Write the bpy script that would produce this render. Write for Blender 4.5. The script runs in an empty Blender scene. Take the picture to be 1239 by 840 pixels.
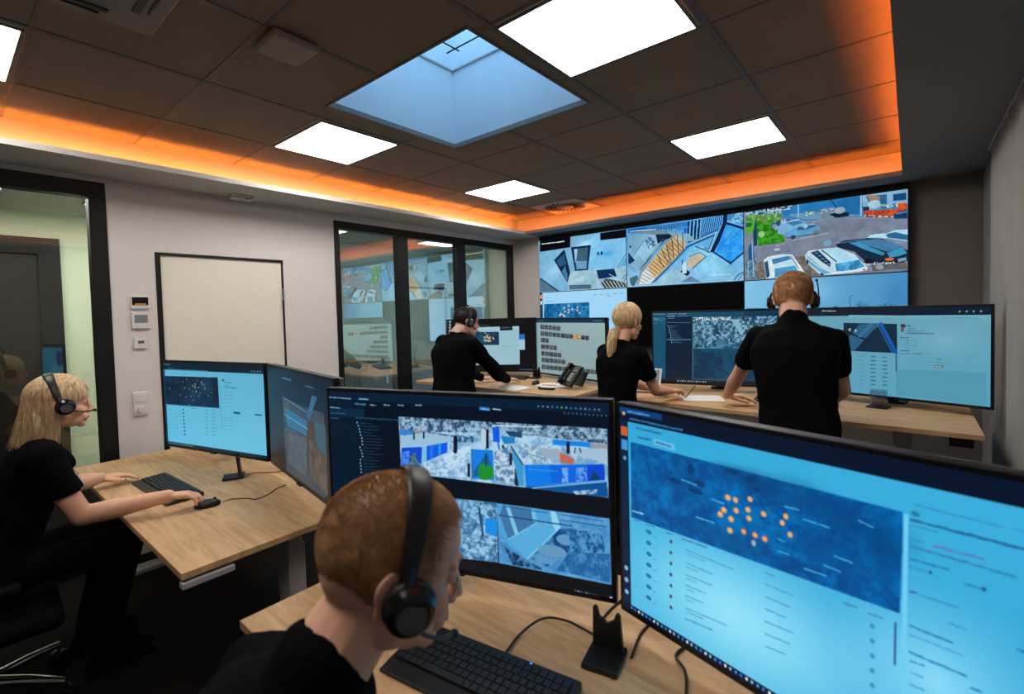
import bpy, bmesh, math, random
import numpy as np
from mathutils import Vector, Matrix, Euler, noise

random.seed(7)
rng = np.random.RandomState(7)
sc = bpy.context.scene
C = sc.collection
PI = math.pi
R = math.radians

# ------------------------------------------------------------------ camera
H = 1.6
yaw, pitch, roll = R(-39.66), R(-1.93), R(-1.53)
R0 = Vector((math.cos(yaw), -math.sin(yaw), 0)); F0 = Vector((math.sin(yaw), math.cos(yaw), 0)); U0 = Vector((0, 0, 1))
Fw = F0*math.cos(pitch)+U0*math.sin(pitch); Up = -F0*math.sin(pitch)+U0*math.cos(pitch)
Rt = R0*math.cos(roll)+Up*math.sin(roll); Up = Up*math.cos(roll)-R0*math.sin(roll)
cam_d = bpy.data.cameras.new('camera'); cam = bpy.data.objects.new('camera', cam_d); C.objects.link(cam)
M3 = Matrix((Rt, Up, -Fw)).transposed()
cam.matrix_world = Matrix.Translation((0, 0, H)) @ M3.to_4x4()
cam_d.sensor_fit = 'HORIZONTAL'; cam_d.sensor_width = 36
cam_d.lens = 583.2/1239*36
cam_d.shift_y = -22.5/1239
cam_d.clip_start = 0.02
cam_d.dof.use_dof = True; cam_d.dof.focus_distance = 3.4; cam_d.dof.aperture_fstop = 3.2
sc.camera = cam

# ------------------------------------------------------------------ view, world
sc.view_settings.view_transform = 'Standard'; sc.view_settings.look = 'None'
sc.view_settings.gamma = 1; sc.view_settings.use_curve_mapping = False
EXPOSURE = 0.0
sc.view_settings.exposure = EXPOSURE
PANEL = 15.5     # radiance of the ceiling light panels
LED = 40.0        # orange cove light
SKY = 4.5        # daylight down the skylight
SCREEN = 1.0
w = bpy.data.worlds.new('world'); sc.world = w; w.use_nodes = True
bg = w.node_tree.nodes['Background']; bg.inputs['Color'].default_value = (0.30, 0.62, 1.0, 1); bg.inputs['Strength'].default_value = SKY
sc.cycles.max_bounces = 8; sc.cycles.diffuse_bounces = 4; sc.cycles.transparent_max_bounces = 12
sc.cycles.sample_clamp_indirect = 4.0
sc.cycles.use_denoising = True

# ------------------------------------------------------------------ materials
def srgb(r, g, b):
    f = lambda c: (c/255/12.92) if c/255 <= 0.04045 else ((c/255+0.055)/1.055)**2.4
    return (f(r), f(g), f(b), 1)
def mat(name, col, rough=0.6, metal=0.0, emis=None, es=0.0, spec=0.5, bump=None, var=None, coat=0.0, sss=0.0):
    """bump=(scale, strength), var=(scale, amount): procedural noise in bump and colour"""
    m = bpy.data.materials.new(name); m.use_nodes = True; nt = m.node_tree; b = nt.nodes['Principled BSDF']
    b.inputs['Base Color'].default_value = col; b.inputs['Roughness'].default_value = rough; b.inputs['Metallic'].default_value = metal
    b.inputs['Specular IOR Level'].default_value = spec
    if coat: b.inputs['Coat Weight'].default_value = coat
    if sss:
        b.inputs['Subsurface Weight'].default_value = sss; b.inputs['Subsurface Radius'].default_value = (0.012, 0.004, 0.002); b.inputs['Subsurface Scale'].default_value = 1
    if emis: b.inputs['Emission Color'].default_value = emis; b.inputs['Emission Strength'].default_value = es
    tc = nt.nodes.new('ShaderNodeTexCoord')
    if bump:
        n = nt.nodes.new('ShaderNodeTexNoise'); n.inputs['Scale'].default_value = bump[0]; n.inputs['Detail'].default_value = 4
        bp = nt.nodes.new('ShaderNodeBump'); bp.inputs['Strength'].default_value = bump[1]; bp.inputs['Distance'].default_value = 0.01
        nt.links.new(tc.outputs['Object'], n.inputs['Vector']); nt.links.new(n.outputs['Fac'], bp.inputs['Height']); nt.links.new(bp.outputs['Normal'], b.inputs['Normal'])
    if var:
        n = nt.nodes.new('ShaderNodeTexNoise'); n.inputs['Scale'].default_value = var[0]; n.inputs['Detail'].default_value = 5
        mx = nt.nodes.new('ShaderNodeMix'); mx.data_type = 'RGBA'
        mx.inputs['A'].default_value = tuple(min(1, c*(1-var[1])) for c in col[:3])+(1,); mx.inputs['B'].default_value = tuple(min(1, c*(1+var[1])) for c in col[:3])+(1,)
        nt.links.new(tc.outputs['Object'], n.inputs['Vector']); nt.links.new(n.outputs['Fac'], mx.inputs['Factor']); nt.links.new(mx.outputs['Result'], b.inputs['Base Color'])
    return m

MT = {}
MT['wall'] = mat('wall_paint', (0.74, 0.71, 0.68, 1), 0.85, bump=(60, 0.08), var=(3, 0.02))
MT['wall_back'] = mat('wall_paint_grey', (0.17, 0.155, 0.14, 1), 0.85, bump=(60, 0.08), var=(3, 0.03))
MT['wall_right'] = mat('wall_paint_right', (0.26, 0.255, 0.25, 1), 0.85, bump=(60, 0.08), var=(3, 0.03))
MT['soffit_shaded'] = mat('soffit_paint_shaded', (0.22, 0.22, 0.22, 1), 0.85, bump=(60, 0.05), var=(2, 0.03))  # soffit paint with the shade of the right and back runs in its colour
MT['fitting'] = mat('ceiling_fitting', (0.26, 0.245, 0.225, 1), 0.6)
MT['soffit'] = mat('soffit_paint', (0.62, 0.60, 0.58, 1), 0.8, bump=(60, 0.05), var=(2, 0.02))
MT['corridor'] = mat('corridor_wall', (0.78, 0.84, 0.68, 1), 0.85, var=(2, 0.03))
MT['black'] = mat('black_metal', (0.006, 0.006, 0.007, 1), 0.45, spec=0.3)
MT['plastic'] = mat('black_plastic', (0.007, 0.007, 0.008, 1), 0.4, spec=0.4, bump=(400, 0.05))
MT['plastic_gloss'] = mat('black_gloss', (0.006, 0.006, 0.007, 1), 0.18, spec=0.5)
MT['bezel'] = mat('monitor_bezel', (0.005, 0.006, 0.008, 1), 0.35, spec=0.4)
MT['bezel_grey'] = mat('monitor_shell_grey', (0.10, 0.10, 0.105, 1), 0.45, metal=0.2)
MT['white_plastic'] = mat('white_plastic', (0.75, 0.75, 0.74, 1), 0.45)
MT['grey_metal'] = mat('light_grey_metal', (0.50, 0.49, 0.47, 1), 0.45, metal=0.3, bump=(200, 0.05))
MT['chrome'] = mat('chrome', (0.75, 0.75, 0.77, 1), 0.15, metal=1.0)
MT['rubber'] = mat('cable_rubber', (0.008, 0.008, 0.008, 1), 0.55)
MT['door'] = mat('door_laminate', (0.86, 0.81, 0.70, 1), 0.55, bump=(150, 0.03), var=(1.5, 0.02))
MT['carpet'] = mat('carpet', (0.012, 0.011, 0.0105, 1), 0.95, spec=0.05, bump=(900, 0.6), var=(300, 0.35))
MT['paper'] = mat('paper', (0.78, 0.78, 0.78, 1), 0.7)
MT['panel'] = mat('light_diffuser', (0.8, 0.8, 0.8, 1), 0.6, emis=(1.0, 0.94, 0.87, 1), es=PANEL)
MT['led_left'] = mat('orange_led_bright', (0.8, 0.4, 0.1, 1), 0.6, emis=(1.0, 0.27, 0.035, 1), es=LED*2.2)
MT['led_right'] = mat('orange_led_right', (0.8, 0.4, 0.1, 1), 0.6, emis=(1.0, 0.19, 0.022, 1), es=LED*2.4)
MT['led'] = mat('orange_led', (0.8, 0.4, 0.1, 1), 0.6, emis=(1.0, 0.20, 0.022, 1), es=LED)
MT['fabric_black'] = mat('black_cotton', (0.0035, 0.0036, 0.0045, 1), 0.95, spec=0.05, bump=(350, 0.35))
MT['chair_fabric'] = mat('black_chair_fabric', (0.004, 0.004, 0.0045, 1), 0.95, spec=0.06, bump=(500, 0.3))
MT['shaft'] = mat('skylight_shaft', (0.70, 0.72, 0.74, 1), 0.8, var=(3, 0.03))

def tile_mat():
    m = mat('ceiling_tile', (0.26, 0.228, 0.19, 1), 0.95, spec=0.15, bump=(250, 0.25), var=(5, 0.05)); return m
MT['tile'] = tile_mat()
MT['tbar'] = mat('ceiling_tbar', (0.13, 0.12, 0.11, 1), 0.6)

def wood_mat(name, a, b_, c):
    m = bpy.data.materials.new(name); m.use_nodes = True; nt = m.node_tree; b = nt.nodes['Principled BSDF']
    tc = nt.nodes.new('ShaderNodeTexCoord'); mp = nt.nodes.new('ShaderNodeMapping'); mp.inputs['Scale'].default_value = (1.0, 9.0, 9.0)
    n1 = nt.nodes.new('ShaderNodeTexNoise'); n1.inputs['Scale'].default_value = 2.6; n1.inputs['Detail'].default_value = 9; n1.inputs['Roughness'].default_value = 0.62; n1.inputs['Distortion'].default_value = 1.1
    n2 = nt.nodes.new('ShaderNodeTexNoise'); n2.inputs['Scale'].default_value = 26; n2.inputs['Detail'].default_value = 6
    n3 = nt.nodes.new('ShaderNodeTexNoise'); n3.inputs['Scale'].default_value = 1.7; n3.inputs['Detail'].default_value = 3
    cr = nt.nodes.new('ShaderNodeValToRGB'); e = cr.color_ramp.elements; e[0].position = 0.30; e[0].color = a; e[1].position = 0.72; e[1].color = c
    k = e.new(0.5); k.color = b_
    mx = nt.nodes.new('ShaderNodeMix'); mx.data_type = 'RGBA'; mx.blend_type = 'MULTIPLY'; mx.inputs['Factor'].default_value = 0.22
    mx2 = nt.nodes.new('ShaderNodeMix'); mx2.data_type = 'RGBA'; mx2.blend_type = 'MULTIPLY'; mx2.inputs['Factor'].default_value = 0.20
    nt.links.new(tc.outputs['Object'], mp.inputs['Vector'])
    nt.links.new(mp.outputs['Vector'], n1.inputs['Vector']); nt.links.new(mp.outputs['Vector'], n2.inputs['Vector']); nt.links.new(tc.outputs['Object'], n3.inputs['Vector'])
    nt.links.new(n1.outputs['Fac'], cr.inputs['Fac']); nt.links.new(cr.outputs['Color'], mx.inputs['A']); nt.links.new(n2.outputs['Color'], mx.inputs['B'])
    nt.links.new(mx.outputs['Result'], mx2.inputs['A']); nt.links.new(n3.outputs['Fac'], mx2.inputs['B']); nt.links.new(mx2.outputs['Result'], b.inputs['Base Color'])
    b.inputs['Roughness'].default_value = 0.5; b.inputs['Specular IOR Level'].default_value = 0.35
    bp = nt.nodes.new('ShaderNodeBump'); bp.inputs['Strength'].default_value = 0.06; nt.links.new(n2.outputs['Fac'], bp.inputs['Height']); nt.links.new(bp.outputs['Normal'], b.inputs['Normal'])
    return m
MT['wood'] = wood_mat('oak_desktop', (0.56, 0.32, 0.14, 1), (0.76, 0.47, 0.23, 1), (0.90, 0.61, 0.33, 1))
MT['wood_dark'] = wood_mat('dark_wood', (0.010, 0.007, 0.004, 1), (0.018, 0.012, 0.007, 1), (0.026, 0.017, 0.010, 1))

def glass_mat(name, refl, tint, r90=0.9):
    m = bpy.data.materials.new(name); m.use_nodes = True; nt = m.node_tree; nt.nodes.remove(nt.nodes['Principled BSDF'])
    out = nt.nodes['Material Output']; tr = nt.nodes.new('ShaderNodeBsdfTransparent'); tr.inputs['Color'].default_value = tint
    gl = nt.nodes.new('ShaderNodeBsdfGlossy'); gl.inputs['Roughness'].default_value = 0.0; gl.inputs['Color'].default_value = (1, 1, 1, 1)
    lw = nt.nodes.new('ShaderNodeLayerWeight'); lw.inputs['Blend'].default_value = 0.5
    pw = nt.nodes.new('ShaderNodeMath'); pw.operation = 'POWER'; pw.inputs[1].default_value = 4
    ma = nt.nodes.new('ShaderNodeMath'); ma.operation = 'MULTIPLY_ADD'; ma.inputs[1].default_value = r90-refl; ma.inputs[2].default_value = refl
    mx = nt.nodes.new('ShaderNodeMixShader')
    nt.links.new(lw.outputs['Facing'], pw.inputs[0]); nt.links.new(pw.outputs[0], ma.inputs[0]); nt.links.new(ma.outputs[0], mx.inputs['Fac'])
    nt.links.new(tr.outputs[0], mx.inputs[1]); nt.links.new(gl.outputs[0], mx.inputs[2]); nt.links.new(mx.outputs[0], out.inputs['Surface'])
    return m
MT['pane'] = glass_mat('coated_glass_pane', 0.38, (0.84, 0.88, 0.84, 1))
MT['pane_soft'] = glass_mat('tinted_glass_pane', 0.075, (0.90, 0.93, 0.88, 1))
MT['pane_clear'] = glass_mat('clear_glass_pane', 0.05, (0.93, 0.96, 0.97, 1))

# ------------------------------------------------------------------ mesh helpers
class MB:
    def __init__(s): s.bm = bmesh.new()
    def box(s, c, sz, rot=None, M=None):
        r = bmesh.ops.create_cube(s.bm, size=1)
        T = Matrix.Translation(c) @ (rot.to_matrix().to_4x4() if rot else Matrix()) @ Matrix.Diagonal((sz[0], sz[1], sz[2], 1))
        if M: T = M @ T
        bmesh.ops.transform(s.bm, matrix=T, verts=r['verts']); return s
    def b(s, x0, x1, y0, y1, z0, z1): return s.box(((x0+x1)/2, (y0+y1)/2, (z0+z1)/2), (abs(x1-x0), abs(y1-y0), abs(z1-z0)))
    def cyl(s, p0, p1, r0, r1=None, seg=16, caps=True):
        r1 = r0 if r1 is None else r1; p0 = Vector(p0); p1 = Vector(p1); d = p1-p0; L = d.length
        r = bmesh.ops.create_cone(s.bm, cap_ends=caps, segments=seg, radius1=r0, radius2=r1, depth=L)
        T = Matrix.Translation((p0+p1)/2) @ d.to_track_quat('Z', 'Y').to_matrix().to_4x4()
        bmesh.ops.transform(s.bm, matrix=T, verts=r['verts']); return s
    def ball(s, c, rad, sc3=(1, 1, 1), rot=None, seg=20):
        r = bmesh.ops.create_uvsphere(s.bm, u_segments=seg, v_segments=max(8, seg*2//3), radius=rad)
        T = Matrix.Translation(c) @ (rot.to_matrix().to_4x4() if rot else Matrix()) @ Matrix.Diagonal((sc3[0], sc3[1], sc3[2], 1))
        bmesh.ops.transform(s.bm, matrix=T, verts=r['verts']); return s
    def prism(s, pts, vec):
        vs = [s.bm.verts.new(p) for p in pts]; vec = Vector(vec); ws = [s.bm.verts.new(Vector(p)+vec) for p in pts]
        n = len(pts); s.bm.faces.new(vs[::-1]); s.bm.faces.new(ws)
        for i in range(n): s.bm.faces.new((vs[i], vs[(i+1) % n], ws[(i+1) % n], ws[i]))
        return s
    def quad(s, pts): s.bm.faces.new([s.bm.verts.new(p) for p in pts]); return s
    def lathe(s, prof, seg=32, c=(0, 0, 0)):
        rings = []
        for r, z in prof:
            if r < 1e-6: rings.append([s.bm.verts.new((c[0], c[1], c[2]+z))])
            else: rings.append([s.bm.verts.new((c[0]+r*math.cos(2*PI*i/seg), c[1]+r*math.sin(2*PI*i/seg), c[2]+z)) for i in range(seg)])
        for a, b in zip(rings, rings[1:]):
            for i in range(seg):
                j = (i+1) % seg
                if len(a) == 1: s.bm.faces.new((a[0], b[j], b[i]))
                elif len(b) == 1: s.bm.faces.new((a[i], a[j], b[0]))
                else: s.bm.faces.new((a[i], a[j], b[j], b[i]))
        return s
    def tube(s, pts, rad, seg=8, closed=False, flat=None):
        """tube along a smoothed path; rad number or per-point list; flat=(sx,sy) squashes the section"""
        pts = [Vector(p) for p in pts]; n = len(pts); rads = rad if isinstance(rad, (list, tuple)) else [rad]*n
        prev = None; rings = []
        for i in range(n):
            a = pts[i-1] if (i or closed) else pts[i]; b = pts[(i+1) % n] if (i < n-1 or closed) else pts[i]
            t = (b-a).normalized()
            if prev is None:
                up = Vector((0, 0, 1)) if abs(t.z) < 0.9 else Vector((1, 0, 0)); nx = t.cross(up).normalized()
            else:
                nx = (prev-t*prev.dot(t)).normalized()
            prev = nx; ny = t.cross(nx)
            fx, fy = flat or (1, 1)
            rings.append([s.bm.verts.new(pts[i]+(nx*math.cos(2*PI*k/seg)*fx+ny*math.sin(2*PI*k/seg)*fy)*rads[i]) for k in range(seg)])
        m = n if closed else n-1
        for i in range(m):
            a, b = rings[i], rings[(i+1) % n]
            for k in range(seg): s.bm.faces.new((a[k], a[(k+1) % seg], b[(k+1) % seg], b[k]))
        if not closed:
            s.bm.faces.new(rings[0][::-1]); s.bm.faces.new(rings[-1])
        return s
    def mesh(s, name):
        bmesh.ops.recalc_face_normals(s.bm, faces=s.bm.faces)
        me = bpy.data.meshes.new(name); s.bm.to_mesh(me); s.bm.free(); return me
    def build(s, name, m, parent=None, smooth=False, bevel=0, struct=False, loc=None, rot=None):
        me = s.mesh(name); o = bpy.data.objects.new(name, me); C.objects.link(o)
        me.materials.append(MT[m] if isinstance(m, str) else m)
        if smooth:
            me.polygons.foreach_set('use_smooth', [True]*len(me.polygons))
            try:
                me.set_sharp_from_angle(angle=R(40))
            except Exception: pass
        if bevel:
            bv = o.modifiers.new('bevel', 'BEVEL'); bv.width = bevel; bv.segments = 2; bv.limit_method = 'ANGLE'; bv.harden_normals = False
        if parent: o.parent = parent
        if struct: o['kind'] = 'structure'
        if loc: o.location = loc
        if rot: o.rotation_euler = rot
        return o
def thing(name, label, cat, loc=(0, 0, 0), rotz=0.0, group=None, rot=None):
    o = bpy.data.objects.new(name, None); C.objects.link(o); o.empty_display_size = 0.05
    o.location = loc; o.rotation_euler = rot or (0, 0, rotz); return tag(o, label, cat, group)
def tag(o, label, cat, group=None):
    o['label'] = label; o['category'] = cat
    if group: o['group'] = group
    return o
def smooth_path(pts, n=8):
    """Catmull-Rom through the points"""
    P = [Vector(p) for p in pts]; P = [P[0]*2-P[1]]+P+[P[-1]*2-P[-2]]; out = []
    for i in range(1, len(P)-2):
        for k in range(n):
            t = k/n; a, b, c, d = P[i-1], P[i], P[i+1], P[i+2]
            out.append(0.5*((2*b)+(c-a)*t+(2*a-5*b+4*c-d)*t*t+(3*b-a-3*c+d)*t**3))
    out.append(P[-2]); return out
# ================================================================== STRUCTURE
XL, YB, XR, YF = -4.08, 5.05, 0.415, -2.2      # inner faces of the left, back, right and front walls
ZS, ZC = 2.548, 2.80                            # soffit underside, tiled ceiling
MB().b(XL-3.2, XR+0.1, YF-0.1, 6.2, -0.08, 0).build('floor', 'carpet', struct=True)
# left wall with its three openings: glass door W2, white door, glazed partition
WIN = (2.396, 4.976, 2.488)      # y0, y1, top
DOOR = (1.024, 1.918, 2.089)
GD = (-1.30, 0.772, 2.516)
m = MB(); T = 0.14
m.b(XL-T, XL, YF, GD[0], 0, 2.9); m.b(XL-T, XL, GD[0], GD[1], GD[2], 2.9)
m.b(XL-T, XL, GD[1], DOOR[0], 0, 2.9); m.b(XL-T, XL, DOOR[0], DOOR[1], DOOR[2], 2.9)
m.b(XL-T, XL, DOOR[1], WIN[0], 0, 2.9); m.b(XL-T, XL, WIN[0], WIN[1], WIN[2], 2.9); m.b(XL-T, XL, WIN[1], YB+0.1, 0, 2.9)
m.build('wall_left', 'wall', struct=True)
MB().b(XL-T, XR+0.1, YB, YB+0.12, 0, 2.9).build('wall_back', 'wall_back', struct=True)
MB().b(XL, XL+0.43, YB-0.012, YB-0.001, 0, ZS-0.001).build('trim_1', 'wall', struct=True)   # light painted panel left of the screens
MB().b(XR, XR+0.12, YF, YB+0.1, 0, 2.9).build('wall_right', 'wall_right', struct=True)
MB().b(XL-T, XR+0.1, YF-0.12, YF, 0, 2.9).build('wall_front', 'wall_back', struct=True)
# soffit ring around the raised, tiled field
LX0, LX1, LY1, LY0 = -3.64, -0.052, 4.68, -1.75
m = MB(); ST = 0.034
m.b(XL-T, LX0, YF, YB+0.1, ZS, ZS+ST); m.b(LX0, LX1, YF, LY0, ZS, ZS+ST)
m.build('trim_2', 'soffit', struct=True)
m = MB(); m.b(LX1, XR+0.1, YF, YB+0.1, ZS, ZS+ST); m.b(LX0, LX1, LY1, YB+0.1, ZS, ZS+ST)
m.build('trim_5', 'soffit_shaded', struct=True)
# recess walls behind the lip
m = MB(); RX0, RX1, RY1, RY0 = -4.02, 0.33, 5.02, -2.12
m.b(RX0-0.05, RX0, YF, YB, ZS+ST, 2.9); m.b(RX1, RX1+0.05, YF, YB, ZS+ST, 2.9); m.b(RX0, RX1, RY1, RY1+0.03, ZS+ST, 2.9); m.b(RX0, RX1, YF, RY0, ZS+ST, 2.9)
m.build('trim_3', 'soffit', struct=True)
# tiled ceiling with holes for skylight
GX, GY, PX, PY = -3.43, 1.545, 0.69, 0.617     # tile grid origin and pitch
SKY0, SKY1 = (-2.551, 1.487), (-1.435, 2.483)
CX0, CX1, CY0, CY1 = XL-T, XR+0.1, YF, YB+0.1
m = MB()
m.b(CX0, SKY0[0], CY0, CY1, ZC, ZC+0.03); m.b(SKY1[0], CX1, CY0, CY1, ZC, ZC+0.03)
m.b(SKY0[0], SKY1[0], CY0, SKY0[1], ZC, ZC+0.03); m.b(SKY0[0], SKY1[0], SKY1[1], CY1, ZC, ZC+0.03)
m.build('ceiling', 'tile', struct=True)
# T-bars: every tile joint, as thin strips just under the tiles
m = MB(); wide = 0.014
for i in range(-2, 8):
    x = GX+i*PX
    if x < RX0 or x > RX1: continue
    segs = [(RY0, RY1)]
    if SKY0[0]-0.02 < x < SKY1[0]+0.02: segs = [(RY0, SKY0[1]-0.03), (SKY1[1]+0.03, RY1)]
    for a, b in segs: m.b(x-wide, x+wide, a, b, ZC-0.004, ZC+0.002)
for j in range(-7, 8):
    y = GY+j*PY
    if y < RY0 or y > RY1: continue
    segs = [(RX0, RX1)]
    if SKY0[1]-0.02 < y < SKY1[1]+0.02: segs = [(RX0, SKY0[0]-0.03), (SKY1[0]+0.03, RX1)]
    for a, b in segs: m.b(a, b, y-wide*0.5, y+wide*0.5, ZC-0.003, ZC+0.002)
m.build('trim_4', 'tbar', struct=True)
# skylight: frame, shaft, upper kerb, burglar bars, glazing
sx0, sy0, sx1, sy1 = SKY0[0], SKY0[1], SKY1[0], SKY1[1]
def ring(x0, y0, x1, y1, t, z0, z1):
    m = MB(); m.b(x0-t, x0, y0-t, y1+t, z0, z1); m.b(x1, x1+t, y0-t, y1+t, z0, z1); m.b(x0, x1, y0-t, y0, z0, z1); m.b(x0, x1, y1, y1+t, z0, z1); return m
wn = bpy.data.objects.new('window_3', None); C.objects.link(wn); wn['kind'] = 'structure'; wn.location = (sx0, sy0, ZC)
def loc(o, p): o.parent = p; o.matrix_parent_inverse = Matrix.Translation(p.location).inverted(); return o
ZT = 3.34
loc(ring(sx0+0.006, sy0+0.006, sx1-0.006, sy1-0.006, 0.012, ZC-0.006, ZC+0.0).build('frame', 'tbar'), wn)
loc(ring(sx0, sy0, sx1, sy1, 0.05, ZC+0.03, ZT).build('shaft', 'shaft'), wn)
loc(ring(sx0+0.012, sy0+0.012, sx1-0.012, sy1-0.012, 0.06, ZT, ZT+0.012).build('kerb', 'grey_metal'), wn)
loc(ring(sx0, sy0, sx1, sy1, 0.05, ZT+0.012, 3.72).build('upper_shaft', 'shaft'), wn)
m = MB()
for i in range(4):
    x = sx0+0.12+i*(sx1-sx0-0.24)/3; m.cyl((x, sy0+0.03, 3.43), (x, sy1-0.05, 3.43), 0.005, seg=8)
for i in range(4):
    y = sy0+0.1+i*(sy1-sy0-0.2)/3; m.cyl((sx0+0.05, y, 3.42), (sx1-0.05, y, 3.42), 0.005, seg=8)
loc(m.build('security_bars', 'black'), wn)
loc(MB().b(sx0, sx1, sy0, sy1, 3.72, 3.726).build('glazing', 'pane_clear'), wn)
pl = bpy.data.lights.new('skylight_portal', 'AREA'); pl.shape = 'RECTANGLE'; pl.size = sx1-sx0; pl.size_y = sy1-sy0; pl.cycles.is_portal = True
po = bpy.data.objects.new('skylight_portal', pl); C.objects.link(po); po.location = ((sx0+sx1)/2, (sy0+sy1)/2, 3.70)

# glazed partition window_1: outer frame, two mullions, three panes
def glazing(name, y0, y1, top, fw, mull, bottom=0.0, head=None, pane='pane', depth=0.08):
    head = head or fw
    e = bpy.data.objects.new(name, None); C.objects.link(e); e['kind'] = 'structure'; e.location = (XL, y0, 0)
    m = MB(); x0, x1 = XL-depth, XL+0.012
    m.b(x0, x1, y0+0.002, y0+fw, bottom, top-0.002); m.b(x0, x1, y1-fw, y1-0.002, bottom, top-0.002); m.b(x0, x1, y0+fw, y1-fw, top-head, top-0.002); m.b(x0, x1, y0+fw, y1-fw, bottom, bottom+0.06)
    loc(m.build('frame', 'black', bevel=0.002), e)
    ys = [y0+fw]
    for a, b in mull:
        loc(MB().b(x0+0.01, x1-0.004, a, b, bottom+0.06, top-head).build('mullion', 'black', bevel=0.002), e); ys += [a, b]
    ys.append(y1-fw)
    for a, b in zip(ys[::2], ys[1::2]):
        loc(MB().b(XL-0.035, XL-0.031, a, b, bottom+0.06, top-head).build('pane', pane), e)
    return e
glazing('window_1', WIN[0], WIN[1], WIN[2], 0.05, [(3.103, 3.235), (3.945, 4.085)], head=0.075)
glazing('window_2', GD[0], GD[1], GD[2], 0.09, [], head=0.10, pane='pane_soft')
# white door with black frame and hinge
e = bpy.data.objects.new('door_1', None); C.objects.link(e); e['kind'] = 'structure'; e.location = (XL, DOOR[0], 0)
loc(MB().b(XL-0.05, XL-0.008, DOOR[0]+0.032, DOOR[1]-0.014, 0.01, DOOR[2]-0.02).build('door_leaf', 'door'), e)
m = MB(); m.b(XL-0.06, XL+0.008, DOOR[0]+0.002, DOOR[0]+0.03, 0, DOOR[2]-0.002); m.b(XL-0.06, XL+0.006, DOOR[1]-0.012, DOOR[1]-0.002, 0, DOOR[2]-0.002); m.b(XL-0.06, XL+0.008, DOOR[0]+0.03, DOOR[1]-0.012, DOOR[2]-0.018, DOOR[2]-0.002)
loc(m.build('door_frame', 'black'), e)
m = MB()
for z in (1.80, 0.30): m.cyl((XL+0.012, DOOR[1]-0.012, z-0.05), (XL+0.012, DOOR[1]-0.012, z+0.05), 0.009, seg=12)
loc(m.build('hinge', 'chrome', smooth=True), e)
MB().b(XL, XL+0.012, DOOR[1], WIN[0], 0, 0.07).build('baseboard_left', 'black', struct=True)
MB().b(XL+0.45, XR, YB-0.012, YB, 0, 0.07).build('baseboard_back', 'black', struct=True)

# neighbouring room and corridor behind the glass
OX = -6.6
MB().b(OX-0.1, OX, YF, 6.2, 0, 2.9).build('wall_outer', 'corridor', struct=True)
MB().b(OX-0.1, XL-T, 6.1, 6.2, 0, 2.9).build('wall_far', 'corridor', struct=True)
MB().b(OX-0.1, XL-T, YF-0.1, YF, 0, 2.9).build('wall_near', 'corridor', struct=True)
MB().b(OX, XL-T, 2.10, 2.20, 0, 2.7).build('wall_divider', 'corridor', struct=True)
MB().b(OX-0.1, XL-T, YF-0.1, 6.2, 2.7, 2.8).build('ceiling.001', 'soffit', struct=True)
# dark framed glass door in the corridor wall and a door frame in the next room
def outer_door(name, y0, y1, top, fw, leaf, x=OX):
    e = bpy.data.objects.new(name, None); C.objects.link(e); e['kind'] = 'structure'; e.location = (x, y0, 0)
    m = MB(); m.b(x, x+0.05, y0, y0+fw, 0, top); m.b(x, x+0.05, y1-fw, y1, 0, top); m.b(x, x+0.05, y0+fw, y1-fw, top-fw, top)
    loc(m.build('door_frame', 'black'), e); loc(MB().b(x+0.001, x+0.02, y0+fw, y1-fw, 0, top-fw).build('door_leaf', leaf), e)
outer_door('door_2', -1.6, 0.86, 2.45, 0.16, 'wood_dark')
outer_door('door_3', 5.15, 6.05, 2.08, 0.03, 'corridor')
# ================================================================== CEILING FIXTURES
LW_, LD_ = 0.626, 0.560
lights = [(-3.401, 1.579, 'square white ceiling light panel left of the skylight'),
          (-3.400, 3.430, 'small-looking white ceiling light panel nearest the orange back left corner'),
          (-1.326, 3.434, 'white ceiling light panel in front of the right-hand wall screens'),
          (-1.336, 1.577, 'large bright ceiling light panel right of the skylight at top of view'),
          (-3.408, -0.275, 'ceiling light panel cut off by the left edge of the picture'),
          (-1.336, -0.275, 'ceiling light panel above the near desk, just outside the picture')]
proto = None
for x, y, lab in lights:
    if proto is None:
        t = thing('ceiling_light', lab, 'light', (x, y, ZC-0.004), group='square ceiling light panels')
        m = MB(); f = 0.012
        for a in ((-f, 0, -f, LD_+f), (LW_, LW_+f, -f, LD_+f), (0, LW_, -f, 0), (0, LW_, LD_, LD_+f)): m.b(a[0], a[1], a[2], a[3], -0.006, 0.002)
        m.build('frame', 'tbar', t)
        MB().b(0, LW_, 0, LD_, -0.004, 0.001).build('diffuser', 'panel', t)
        proto = t
    else:
        t = proto.copy(); C.objects.link(t); t.location = (x, y, ZC-0.004); t['label'] = lab
        for ch in proto.children: c = ch.copy(); C.objects.link(c); c.parent = t

# orange light strips lying in their channels on the soffit ledge
def led(lab, p0, p1, inward, lip=0.035, mt_='led'):
    p0 = Vector(p0); p1 = Vector(p1); t = thing('light_strip', lab, 'light strip', (p0+p1)/2, group='orange light strips in the cove')
    d = (p1-p0)/2; i = Vector(inward); along = d.normalized(); L = d.length
    def bar(c, wi, h, n, mt):
        sz = Vector((abs(along.x)*2*L+abs(i.x)*wi, abs(along.y)*2*L+abs(i.y)*wi, h)); return MB().box(c, sz).build(n, mt, t)
    bar(Vector((0, 0, 0.003)), 0.03, 0.006, 'channel', 'white_plastic')
    bar(i*0.022+Vector((0, 0, lip/2)), 0.003, lip, 'channel_side', 'white_plastic')
    bar(Vector((0, 0, 0.009)), 0.014, 0.006, 'diode_band', mt_)
    return t
zl = ZS+ST
led('orange light strip glowing along the left side of the ceiling recess', (-3.95, RY0+0.1, zl), (-3.95, 4.84, zl), (1, 0, 0), lip=0.042, mt_='led_left')
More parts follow.
